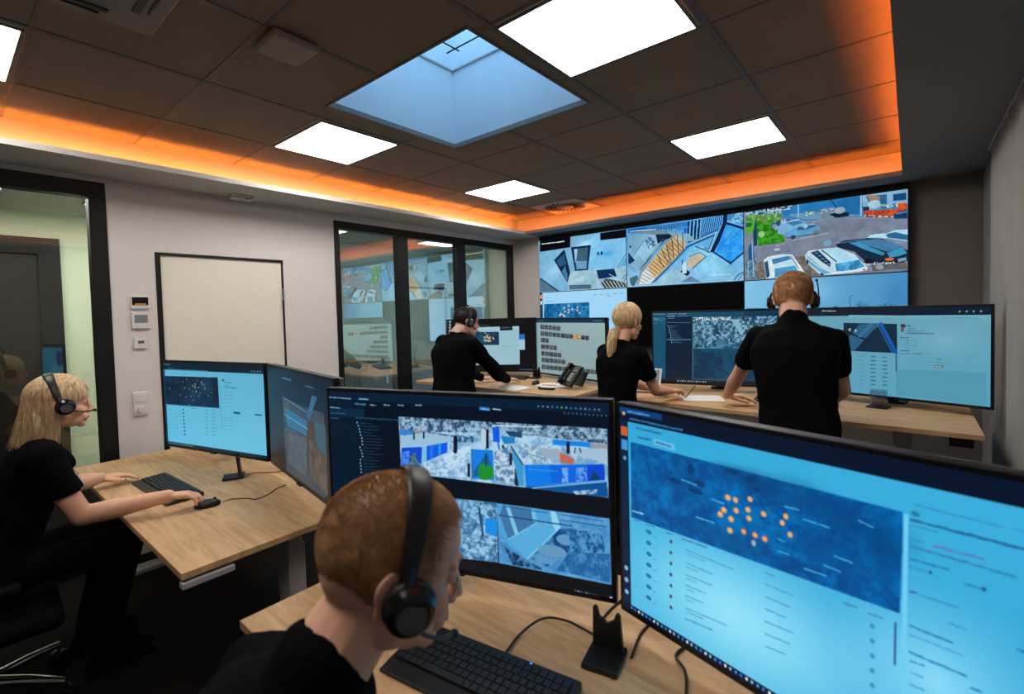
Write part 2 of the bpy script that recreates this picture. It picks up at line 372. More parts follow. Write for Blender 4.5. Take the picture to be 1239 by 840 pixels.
led('orange light strip glowing above the video wall', (-3.80, 4.88, zl), (0.00, 4.88, zl), (0, -1, 0))
led('orange light strip glowing along the right side of the ceiling recess', (0.03, RY0+0.1, zl), (0.03, 4.80, zl), (-1, 0, 0), lip=0.029, mt_='led_right')

# round swirl vent at the back
t = thing('ceiling_vent', 'square ceiling air vent with a round swirl of slots by the back orange strip', 'vent', (-3.06, 4.70, ZC-0.004))
m = MB(); m.b(-0.30, 0.30, -0.27, 0.27, -0.008, 0.002); m.build('plate', 'soffit', t)
m = MB()
for k in range(24):
    a = 2*PI*k/24+0.1; ca, sa = math.cos(a), math.sin(a); m.box(((0.165*ca), (0.165*sa), -0.010), (0.14, 0.014, 0.006), Euler((0, 0, a+0.35)))
m.build('slots', 'black', t)
m = MB(); m.lathe([(0, -0.018), (0.07, -0.016), (0.08, -0.008), (0, -0.008)], 32); m.build('hub', 'soffit', t, smooth=True)
# cassette air conditioner at the top left
t = thing('air_conditioner', 'white ceiling cassette air conditioner with louvre slots at top left', 'air conditioner', (-2.08, 0.305, ZC-0.004))
m = MB(); m.box((0, 0, -0.014), (0.66, 0.66, 0.026)); m.build('housing', 'fitting', t, bevel=0.008)
m = MB(); m.box((0.02, 0, -0.032), (0.30, 0.30, 0.008)); m.build('grille', 'tbar', t, bevel=0.003)
m = MB()
for i in range(4):
    a = i*PI/2; m.box((0.24*math.cos(a), 0.24*math.sin(a), -0.030), (0.022, 0.34, 0.006), Euler((0, 0, a))); m.box((0.275*math.cos(a), 0.275*math.sin(a), -0.030), (0.008, 0.30, 0.006), Euler((0, 0, a)))
m.build('louvre', 'black', t)
# wireless access point
t = thing('access_point', 'flat white rounded box mounted on the ceiling between air conditioner and skylight', 'access point', (-2.10, 1.045, ZC-0.004))
m = MB(); m.box((0, 0, -0.018), (0.20, 0.20, 0.034)); m.build('housing', 'fitting', t, bevel=0.012)
m = MB(); m.ball((0.02, -0.06, -0.036), 0.004, seg=8); m.build('status_lamp', 'white_plastic', t)
# smoke / glass-break detector under the soffit by the left wall
t = thing('smoke_detector', 'small flat white detector under the soffit above the white door', 'detector', (XL+0.13, 1.56, ZS))
m = MB(); m.box((0, 0, -0.008), (0.08, 0.17, 0.014)); m.build('base', 'white_plastic', t, bevel=0.004)
m = MB(); m.box((0.0, 0, -0.024), (0.066, 0.15, 0.02)); m.build('cover', 'white_plastic', t, bevel=0.006)
m = MB(); m.box((0.034, 0.03, -0.026), (0.003, 0.02, 0.005)); m.build('sensor_slot', 'black', t)

# ================================================================== WALL CONTROLS
def wall_thing(name, lab, cat, y, z): return thing(name, lab, cat, (XL, y, z))
t = wall_thing('control_display', 'white wall unit with a black display above the grey thermostat', 'control panel', 0.924, 1.735)
MB().box((0.009, 0, 0), (0.016, 0.105, 0.088)).build('housing', 'white_plastic', t, bevel=0.003)
MB().box((0.018, 0, 0.008), (0.002, 0.090, 0.055)).build('display', 'plastic_gloss', t)
m = MB()
for k in range(5): m.box((0.0195, -0.025+k*0.013, -0.012), (0.001, 0.008, 0.004))
m.build('indicator_lamps', mat('amber_indicator', (0.8, 0.3, 0.05, 1), emis=(1, 0.35, 0.05, 1), es=1.2), t)
t = wall_thing('thermostat', 'white wall thermostat with grey screen between two other wall units', 'thermostat', 0.924, 1.612)
MB().box((0.010, 0, 0), (0.018, 0.105, 0.112)).build('housing', 'white_plastic', t, bevel=0.003)
MB().box((0.020, 0, 0.010), (0.002, 0.074, 0.055)).build('screen', mat('lcd_grey', (0.22, 0.24, 0.25, 1), 0.3), t)
MB().box((0.020, 0, -0.038), (0.003, 0.05, 0.008)).build('button', 'white_plastic', t)
t = wall_thing('room_sensor', 'smallest square white wall unit under the thermostat', 'sensor', 0.914, 1.455)
MB().box((0.007, 0, 0), (0.013, 0.070, 0.072)).build('housing', 'white_plastic', t, bevel=0.002)
MB().box((0.015, 0.004, 0.008), (0.002, 0.034, 0.018)).build('display', mat('lcd_small', (0.12, 0.12, 0.12, 1), 0.3), t)
MB().box((0.015, 0.004, -0.016), (0.004, 0.022, 0.012)).build('button', 'white_plastic', t)
t = wall_thing('light_switch', 'tall white wall plate with round dimmer knob beside the woman in the headset', 'light switch', 0.898, 1.04)
MB().box((0.006, 0, 0), (0.011, 0.082, 0.162)).build('plate', 'white_plastic', t, bevel=0.002)
MB().box((0.013, 0, 0.038), (0.004, 0.056, 0.056)).build('rocker', 'white_plastic', t, bevel=0.001)
MB().cyl((0.011, 0, -0.038), (0.030, 0, -0.038), 0.021, 0.019, 24).build('dimmer_knob', 'white_plastic', t, smooth=True)

# ================================================================== FURNITURE BEHIND THE GLASS
def cabinet(lab, y, x, wy, h, dp=0.45, col='corridor_cab'):
    t = thing('storage_cabinet', lab, 'cabinet', (x, y, 0), group='low cabinets in the next room')
    MB().box((0, 0, h/2), (dp, wy, h)).build('body', MT['cab'], t, bevel=0.003)
    MB().box((0, 0, h+0.012), (dp+0.03, wy+0.02, 0.022)).build('top', 'wood', t, bevel=0.003)
    n = max(1, round(wy/0.6))
    for k in range(n):
        d = MB().box((dp/2+0.009, -wy/2+wy*(k+0.5)/n, h/2+0.02), (0.016, wy/n-0.008, h-0.08)).build('door', MT['cab'], t, bevel=0.002)
        MB().box((dp/2+0.024, -wy/2+wy*(k+0.5)/n+0.18, h*0.7), (0.012, 0.012, 0.12)).build('handle', 'chrome', d)
    return t
MT['cab'] = mat('cabinet_grey_green', (0.30, 0.34, 0.32, 1), 0.6)
cabinet('wide low grey cabinet with wooden top seen through the left glass pane', 3.55, -6.2, 1.6, 0.95)
cabinet('low grey cabinet with wooden top in the corner of the next room', 5.10, -6.2, 0.8, 0.80)
MT['panel_corridor'] = mat('light_diffuser_corridor', (0.8, 0.8, 0.8, 1), emis=(1, 1, 0.93, 1), es=PANEL*1.3)
MT['panel_room'] = mat('light_diffuser_room', (0.8, 0.8, 0.8, 1), emis=(1, 1, 0.93, 1), es=PANEL*0.5)
# light panels of the next room and corridor
for y, lab in ((3.15, 'ceiling light panel of the next room seen through the glass partition'), (5.1, 'far ceiling light panel of the next room behind the partition'), (0.1, 'ceiling light panel in the corridor behind the left glass'), (1.25, 'added unseen light panel brightening the corridor behind the white door')):  # the second corridor panel is unseen, added to brighten the corridor wall
    t = thing('ceiling_light', lab, 'light', (-5.5, y, 2.7))
    MB().box((0, 0, -0.006), (0.64, 0.64, 0.012)).build('frame', 'tbar', t)
    MB().box((0, 0, -0.014), (0.60, 0.60, 0.006)).build('diffuser', MT['panel_corridor'] if y < 2 else MT['panel_room'], t)
# drawing commands of the screen pictures, in thousandths of each screen
SCREENS = {
 'C1': ((960, 540), [('G',(2,14,34),(3,14,32),(4,12,26),(18,18,20)),('P',(3,24,44),[0,0,155,0,155,1000,0,1000]),('P',(4,28,52),[0,0,1000,0,1000,55,0,55]),('P',(6,40,66),[0,105,150,105,150,160,0,160]),('D',(120,170,200),0,40,97,43,9,1),('D',(110,160,200),131,41,172,41,12,2),('D',(60,110,150),115,73,162,73,16,3),('D',(110,150,175),179,75,202,76,11,205),('D',(110,150,175),236,70,259,72,11,255),('D',(110,150,175),292,66,314,67,11,305),('D',(110,150,175),362,60,384,61,11,370),('D',(120,160,185),4,103,47,107,9,5),('D',(50,95,125),3,139,71,140,7,6),('D',(60,100,125),2,173,39,172,7,7),('D',(30,70,100),112,160,295,158,11,8),('E',(120,165,190),120,191,3,6),('D',(35,75,100),135,192,182,192,5,20),('E',(120,165,190),125,210,3,6),('D',(35,75,100),139,211,211,208,5,21),('E',(120,165,190),129,229,3,6),('D',(35,75,100),144,230,212,227,5,22),('E',(120,165,190),131,248,3,6),('D',(35,75,100),145,249,184,249,5,23),('E',(120,165,190),134,267,3,6),('D',(35,75,100),149,268,204,266,5,24),('E',(120,165,190),138,286,3,6),('D',(35,75,100),153,287,225,282,5,25),('E',(120,165,190),139,305,3,6),('D',(35,75,100),153,306,217,302,5,26),('E',(120,165,190),140,325,3,6),('D',(35,75,100),154,325,229,320,5,27),('E',(120,165,190),128,345,3,6),('D',(35,75,100),143,346,215,341,5,28),('E',(120,165,190),133,364,3,6),('D',(35,75,100),147,364,181,365,5,29),('E',(120,165,190),137,383,3,6),('D',(35,75,100),151,383,224,377,5,30),('E',(120,165,190),138,402,3,6),('D',(35,75,100),152,402,181,403,5,31),('E',(120,165,190),129,423,3,6),('D',(35,75,100),143,423,207,418,5,32),('E',(120,165,190),128,443,3,6),('D',(35,75,100),143,443,191,440,5,33),('E',(120,165,190),129,462,3,6),('D',(35,75,100),144,462,213,455,5,34),('E',(120,165,190),130,481,3,6),('D',(35,75,100),144,481,190,479,5,35),('E',(120,165,190),130,501,3,6),('D',(35,75,100),145,500,188,498,5,36),('P',(20,90,170),[594,49,632,52,632,73,594,71]),('D',(140,190,225),600,61,628,64,11,9),('D',(170,200,220),641,60,669,62,9,10),('E',(80,130,170),790,32,3,5),('E',(90,140,180),804,32,3,5),('E',(130,155,180),819,33,3,5),('E',(70,120,165),833,33,3,5),('E',(80,130,170),848,33,3,5),('E',(60,200,70),862,33,3,5),('E',(130,155,180),876,33,3,5),('E',(70,120,165),890,34,3,5),('E',(80,130,170),904,34,3,5),('E',(90,140,180),918,34,3,5),('E',(130,155,180),932,34,3,5),('E',(70,120,165),945,35,3,5),('E',(80,130,170),959,35,3,5),('E',(90,140,180),972,35,3,5),('E',(70,120,165),870,61,2,5),('E',(70,120,165),882,62,2,5),('E',(70,120,165),895,62,2,5),('E',(70,120,165),907,62,2,5),('E',(70,120,165),919,63,2,5),('E',(70,120,165),931,63,2,5),('E',(70,120,165),943,63,2,5),('E',(70,120,165),955,63,2,5),('E',(70,120,165),967,64,2,5),('E',(70,120,165),979,64,2,5),('E',(70,120,165),991,64,2,5),('P',(150,190,220),[293,136,993,130,994,482,297,474]),('N',(175,210,235),(110,160,200),39,0.44,1.9,2,[293,136,993,130,994,482,297,474]),('N',(150,186,212),(34,62,92),90,0.44,1.9,3,[293,136,993,130,992,208,782,193,603,195,299,226]),('N',(140,185,215),(40,80,120),90,0.56,2.4,31,[295,210,507,222,584,218,583,253,297,286]),('P',(150,190,215),[298,253,393,220,513,237,500,257,392,308,296,321]),('P',(40,130,220),[297,218,345,217,344,239,296,245]),('P',(150,140,150),[351,212,394,211,393,224,350,229]),('P',(10,70,205),[300,324,381,307,377,404,297,466]),('P',(120,190,220),[381,307,399,300,397,390,379,402]),('P',(15,90,225),[399,300,477,267,476,325,397,390]),('P',(30,120,235),[412,292,423,291,421,371,411,379]),('P',(40,140,235),[443,279,453,276,452,346,442,353]),('N',(10,70,205),(70,140,230),135,0.62,2.4,4,[303,351,332,335,330,433,301,449]),('P',(18,55,80),[319,446,338,356,353,343,375,431]),('N',(18,55,80),(90,130,150),135,0.56,2.4,5,[319,446,338,356,353,343,375,431]),('N',(190,220,240),(120,165,205),60,0.38,2.0,6,[383,403,492,323,558,272,561,457,402,470]),('L',(12,22,45),14,[507,238,505,316]),('L',(12,22,45),6,[352,230,351,263]),('L',(12,22,45),6,[390,220,389,252]),('P',(20,125,225),[564,294,637,290,639,458,561,462]),('P',(25,95,140),[568,420,613,315,620,314,633,403,567,456]),('P',(28,140,50),[591,370,625,379,637,382,637,443,611,463,589,462,585,417]),('L',(10,40,80),2,[564,294,561,462]),('L',(15,60,90),6,[613,315,612,376]),('P',(180,205,220),[599,175,616,175,614,280,597,282]),('P',(15,20,35),[616,175,625,174,623,283,614,285]),('P',(10,90,225),[638,161,661,162,662,243,639,241]),('P',(30,130,190),[664,208,712,207,711,241,675,251]),('P',(25,70,110),[680,176,736,179,735,209,694,204]),('L',(20,80,180),5,[655,239,661,298]),('L',(20,35,60),8,[672,262,675,296]),('N',(190,215,235),(80,120,160),75,0.5,2.0,7,[641,301,699,253,720,468,642,462]),('L',(15,35,55),9,[697,303,696,358]),('L',(15,35,55),13,[715,389,714,464]),('L',(15,35,55),10,[552,386,551,448]),('P',(60,150,205),[699,258,736,346,737,474,720,468,704,322]),('L',(20,50,80),4,[699,258,736,356]),('P',(185,210,225),[717,236,854,246,861,326,742,350]),('N',(190,215,230),(110,150,185),75,0.5,2.2,8,[717,236,854,246,861,326,742,350]),('P',(150,170,190),[781,256,853,256,853,313,808,306]),('L',(90,140,180),3,[725,284,814,314]),('P',(200,85,50),[853,270,896,297,893,326,853,328]),('N',(215,90,50),(150,120,130),135,0.5,2.5,9,[853,270,896,297,893,326,853,328]),('P',(25,130,225),[832,206,945,205,944,231,832,233]),('P',(150,150,160),[945,210,992,209,992,233,945,233]),('P',(160,190,215),[897,240,991,236,991,305,923,288,897,268]),('L',(12,25,55),10,[879,219,878,266]),('L',(12,25,55),3,[900,240,897,268]),('L',(12,25,55),3,[913,238,916,261]),('P',(15,120,230),[736,356,983,311,985,394,740,476]),('P',(12,100,220),[819,350,933,326,935,408,826,440]),('P',(10,70,205),[933,326,983,314,985,391,935,408]),('N',(15,105,225),(120,170,235),150,0.62,2.5,10,[858,351,877,347,876,428,857,432]),('N',(15,90,215),(110,160,235),150,0.62,2.5,11,[901,343,933,338,932,408,900,419]),('D',(60,150,235),753,378,846,372,7,12),('P',(18,60,90),[940,402,955,353,972,392]),('L',(120,190,220),3,[739,358,743,473]),('P',(10,80,150),[740,476,990,396,993,480,754,481]),('L',(110,170,215),5,[766,477,990,398]),('N',(170,200,220),(60,110,160),90,0.5,2.5,13,[889,469,963,445,958,469,899,486]),('D',(200,225,240),641,152,799,143,9,14),('P',(120,180,220),[456,592,646,583,644,921,459,941]),('N',(150,200,232),(48,100,145),66,0.476,1.9,15,[456,592,646,583,644,921,459,941]),('P',(20,140,230),[604,678,644,677,644,778,603,765]),('L',(30,70,110),8,[584,628,595,783]),('N',(140,192,228),(60,115,160),90,0.5,1.9,16,[506,589,585,588,552,786,502,799]),('P',(80,150,205),[646,585,995,589,997,931,648,923]),('N',(95,165,215),(65,135,195),24,0.5,1.5,17,[646,585,995,589,997,931,648,923]),('P',(75,160,215),[646,585,829,588,845,673,742,870,680,815,651,729]),('P',(60,115,165),[665,590,764,591,770,665,708,745,680,776,655,651]),('P',(120,195,230),[674,592,688,593,715,736,704,750]),('P',(110,190,230),[758,593,771,592,777,660,763,659]),('L',(110,195,235),4,[680,782,776,666]),('P',(85,170,220),[685,786,776,671,824,648,845,680,742,870]),('P',(140,210,240),[819,590,836,590,850,672,836,705,824,656]),('L',(120,205,240),4,[847,676,742,870]),('N',(90,150,200),(15,60,120),21,0.44,2.4,18,[847,680,937,650,959,767,860,809,812,898,747,868]),('E',(100,150,190),822,805,44,33),('E',(95,150,195),865,734,29,29),('N',(80,150,200),(20,80,140),60,0.5,2.5,19,[875,673,972,670,983,774,877,797]),('N',(70,140,200),(35,95,155),45,0.62,2.2,20,[873,798,995,771,995,921,834,906]),('N',(70,130,180),(15,50,90),90,0.5,2.2,21,[666,826,790,912,786,921,692,919]),('D',(40,90,130),665,598,812,603,7,22),('D',(25,60,105),652,651,887,655,9,23),('D',(40,90,150),855,601,977,608,7,24),('D',(30,80,140),854,630,985,634,7,25),('P',(10,14,20),[730,955,990,955,990,985,730,985]),('E',(20,120,220),891,997,2,5),('E',(200,215,230),899,998,2,5),('E',(90,150,200),907,999,2,5),('E',(20,120,220),916,999,2,5),('E',(200,215,230),924,1000,2,5),('E',(90,150,200),932,1001,2,5),('E',(20,120,220),940,1002,2,5),('E',(200,215,230),948,1003,2,5),('E',(90,150,200),956,1004,2,5),('D',(140,160,180),961,1001,982,1008,5,26),('E',(190,205,220),995,1003,5,10),('B',1)]),
 'C2': ((1152, 648), [('G',(44,164,214),(64,178,224),(82,188,228),(44,154,208)),('H',(150,228,252),330,760,420,420),('H',(150,228,252),330,760,300,300),('H',(156,230,254),680,640,170,330),('H',(30,140,200),985,960,170,260),('P',(8,32,62),[0,0,28,0,28,1000,0,1000]),('P',(3,18,42),[0,0,1000,0,1000,66,0,66]),('P',(8,60,120),[0,0,140,0,140,28,0,28]),('P',(205,95,40),[3,95,26,95,26,140,3,140]),('P',(60,150,215),[4,160,26,160,26,210,4,210]),('E',(90,150,200),15,250,6,11),('E',(190,150,110),14,30,6,10),('D',(60,140,215),30,16,100,18,14,1),('D',(50,110,170),35,50,200,52,11,2),('D',(40,110,160),56,88,137,90,12,3),('D',(30,100,150),62,132,103,129,12,4),('P',(100,190,230),[114,119,178,123,178,150,114,147]),('D',(50,120,165),123,132,168,138,12,5),('P',(0,108,178),[37,163,633,159,629,477,35,533]),('N',(0,118,190),(0,88,158),7,0.5,1.5,6,[37,163,633,159,629,477,35,533]),('N',(0,112,184),(2,74,142),27,0.56,1.5,9,[37,163,633,159,629,477,35,533]),('H',(8,70,128),212,271,80,102),('H',(8,66,122),317,184,69,51),('H',(6,62,120),373,192,69,68),('H',(4,66,128),459,214,92,102),('H',(0,62,122),563,251,109,93),('H',(2,78,142),523,386,126,85),('H',(4,80,140),315,451,138,68),('H',(0,66,128),606,291,39,153),('E',(8,58,112),222,213,10,22),('E',(8,58,112),245,263,14,14),('E',(8,58,112),176,286,19,12),('E',(8,58,112),235,302,19,12),('E',(8,58,112),325,176,14,10),('E',(8,58,112),369,187,11,15),('E',(8,58,112),381,219,7,10),('D',(70,170,220),197,271,236,275,9,200),('D',(70,170,220),277,314,308,315,9,285),('D',(70,170,220),235,413,281,409,9,240),('D',(70,170,220),473,277,520,279,7,540),('D',(70,170,220),439,252,466,249,7,490),('D',(70,170,220),476,453,514,449,7,545),('D',(70,170,220),511,414,541,416,7,600),('D',(70,170,220),529,370,558,371,7,630),('D',(70,170,220),425,426,446,424,7,470),('D',(70,170,220),569,225,591,234,7,700),('D',(70,170,220),425,379,439,383,7,470),('E',(222,160,100),316,285,7,12),('E',(240,196,150),316,285,2,5),('E',(222,160,100),334,285,6,12),('E',(240,196,150),334,285,2,4),('E',(222,160,100),367,264,6,11),('E',(240,196,150),367,264,2,4),('E',(222,160,100),306,341,7,12),('E',(240,196,150),306,341,3,5),('E',(222,160,100),335,327,6,12),('E',(240,196,150),335,327,2,4),('E',(222,160,100),362,308,6,11),('E',(240,196,150),362,308,2,4),('E',(222,160,100),297,364,7,12),('E',(240,196,150),297,364,3,5),('E',(222,160,100),323,368,7,12),('E',(240,196,150),323,368,2,5),('E',(222,160,100),364,341,6,11),('E',(240,196,150),364,341,2,4),('E',(222,160,100),396,305,6,11),('E',(240,196,150),396,305,2,4),('E',(222,160,100),441,287,5,11),('E',(240,196,150),441,287,2,4),('E',(222,160,100),434,315,5,11),('E',(240,196,150),434,315,2,4),('E',(222,160,100),449,349,5,11),('E',(240,196,150),449,349,2,4),('E',(222,160,100),320,416,7,12),('E',(240,196,150),320,416,2,5),('E',(235,135,70),352,400,6,11),('E',(240,196,150),352,400,2,4),('E',(235,140,80),377,398,6,11),('E',(240,196,150),377,398,2,4),('E',(240,130,70),398,399,6,11),('E',(240,196,150),398,399,2,4),('E',(150,170,190),374,431,5,12),('D',(120,200,230),39,499,75,495,11,12),('D',(70,120,160),45,540,63,536,7,60),('D',(70,120,160),85,539,110,534,7,128),('D',(70,120,160),148,537,169,531,7,240),('D',(70,120,160),192,534,262,526,9,325),('D',(70,120,160),398,527,418,527,5,800),('E',(30,120,160),93,569,9,10),('E',(70,50,95),162,568,4,8),('D',(90,140,190),106,582,117,581,5,0),('E',(30,120,160),92,622,9,10),('E',(70,50,95),161,619,4,8),('D',(90,140,190),105,635,117,633,5,1),('E',(30,120,160),92,675,9,10),('E',(70,50,95),161,669,4,8),('D',(90,140,190),105,687,116,685,5,2),('E',(30,120,160),91,728,9,10),('E',(70,50,95),160,720,4,8),('D',(90,140,190),104,740,115,737,5,3),('E',(30,120,160),90,781,9,10),('E',(70,50,95),160,771,4,8),('D',(90,140,190),103,793,115,789,5,4),('E',(30,120,160),90,834,9,10),('E',(70,50,95),159,821,4,8),('D',(90,140,190),103,845,114,842,5,5),('E',(30,120,160),89,887,9,10),('E',(70,50,95),159,872,4,8),('D',(90,140,190),102,898,114,894,5,6),('D',(75,155,195),204,575,327,570,7,30),('D',(85,165,200),207,590,258,588,7,40),('D',(75,155,195),204,634,275,629,7,31),('D',(85,165,200),206,650,235,647,7,41),('D',(75,155,195),203,686,274,678,7,32),('D',(85,165,200),206,701,235,698,7,42),('D',(75,155,195),203,733,256,726,7,33),('D',(85,165,200),205,749,227,746,7,43),('D',(75,155,195),202,781,251,772,7,34),('D',(85,165,200),205,797,224,793,7,44),('D',(75,155,195),202,837,309,814,7,35),('D',(85,165,200),204,852,249,842,7,45),('D',(75,155,195),201,885,273,867,9,36),('D',(80,155,200),398,572,454,569,7,50),('D',(80,155,200),398,620,447,616,7,51),('D',(80,155,200),398,668,440,663,7,52),('D',(80,155,200),397,716,454,707,7,53),('D',(80,155,200),397,764,446,754,7,54),('D',(80,155,200),397,812,439,802,7,55),('D',(70,140,190),544,516,564,516,9,60),('D',(70,140,190),544,517,564,516,9,60),('D',(70,140,190),543,518,564,516,9,60),('E',(60,140,190),589,554,4,8),('E',(60,140,190),589,603,4,8),('E',(60,140,190),589,652,4,8),('E',(60,140,190),589,700,4,8),('E',(60,140,190),589,749,4,8),('D',(70,140,190),584,518,604,514,9,61),('L',(35,85,140),3,[623,512,622,645]),('P',(110,205,240),[635,163,641,163,638,722,630,732]),('D',(50,140,190),649,128,754,129,7,160),('D',(50,140,190),765,126,776,127,5,655),('D',(30,105,150),644,176,776,174,11,205),('D',(60,140,185),644,192,678,192,7,227),('D',(60,145,190),644,236,660,234,7,285),('D',(90,120,190),675,236,733,231,9,408),('D',(45,130,180),644,257,768,254,9,313),('D',(40,125,175),644,296,692,292,9,365),('D',(50,140,190),642,320,668,319,7,390),('D',(40,125,175),712,317,733,317,7,685),('D',(60,100,160),644,396,652,394,9,497),('D',(60,150,200),656,396,703,394,9,547),('D',(60,150,200),694,447,714,448,7,782),('D',(45,130,180),643,502,698,501,9,630),('D',(70,160,210),642,530,710,526,7,663),('D',(45,130,185),643,585,714,580,9,738),('D',(55,140,190),644,611,662,607,7,780),('D',(70,155,205),644,646,662,643,7,825),('D',(30,110,170),720,609,731,607,7,1135),('D',(60,150,200),644,684,662,682,7,875),('D',(40,125,185),771,445,777,446,11,1167),('E',(30,125,165),650,155,6,8),('E',(50,60,110),670,317,2,5),('E',(30,90,150),734,315,3,6),('P',(5,22,48),[0,972,1000,972,1000,1000,0,1000]),('E',(60,150,220),30,986,3,7),('E',(40,120,220),42,986,3,7),('E',(230,235,240),55,986,3,7),('E',(150,190,220),67,986,3,7),('E',(60,150,220),80,986,3,7),('E',(40,120,220),92,986,3,7),('E',(230,235,240),105,986,3,7),('E',(150,190,220),117,986,3,7),('E',(60,150,220),130,986,3,7),('E',(40,120,220),142,986,3,7),('E',(230,235,240),155,986,3,7),('E',(150,190,220),167,986,3,7),('E',(60,150,220),180,986,3,7),('E',(40,120,220),192,986,3,7),('E',(230,235,240),205,986,3,7),('E',(150,190,220),217,986,3,7),('E',(60,150,220),230,986,3,7),('E',(40,120,220),242,986,3,7),('E',(230,235,240),255,986,3,7),('E',(150,190,220),267,986,3,7),('E',(60,150,220),280,986,3,7),('E',(40,120,220),292,986,3,7),('E',(230,235,240),305,986,3,7),('E',(150,190,220),317,986,3,7),('E',(60,150,220),330,986,3,7),('E',(40,120,220),342,986,3,7),('E',(230,235,240),355,986,3,7),('E',(150,190,220),367,986,3,7),('E',(60,150,220),380,986,3,7),('E',(40,120,220),392,986,3,7),('E',(230,235,240),405,986,3,7),('E',(150,190,220),417,986,3,7),('E',(60,150,220),430,986,3,7),('E',(40,120,220),442,986,3,7),('E',(230,235,240),455,986,3,7),('E',(150,190,220),467,986,3,7),('E',(60,150,220),480,986,3,7),('E',(40,120,220),492,986,3,7),('E',(230,235,240),505,986,3,7),('E',(150,190,220),517,986,3,7),('E',(130,180,215),13,800,7,12),('E',(130,180,215),13,860,7,12),('E',(130,180,215),13,920,7,12),('B',1)]),
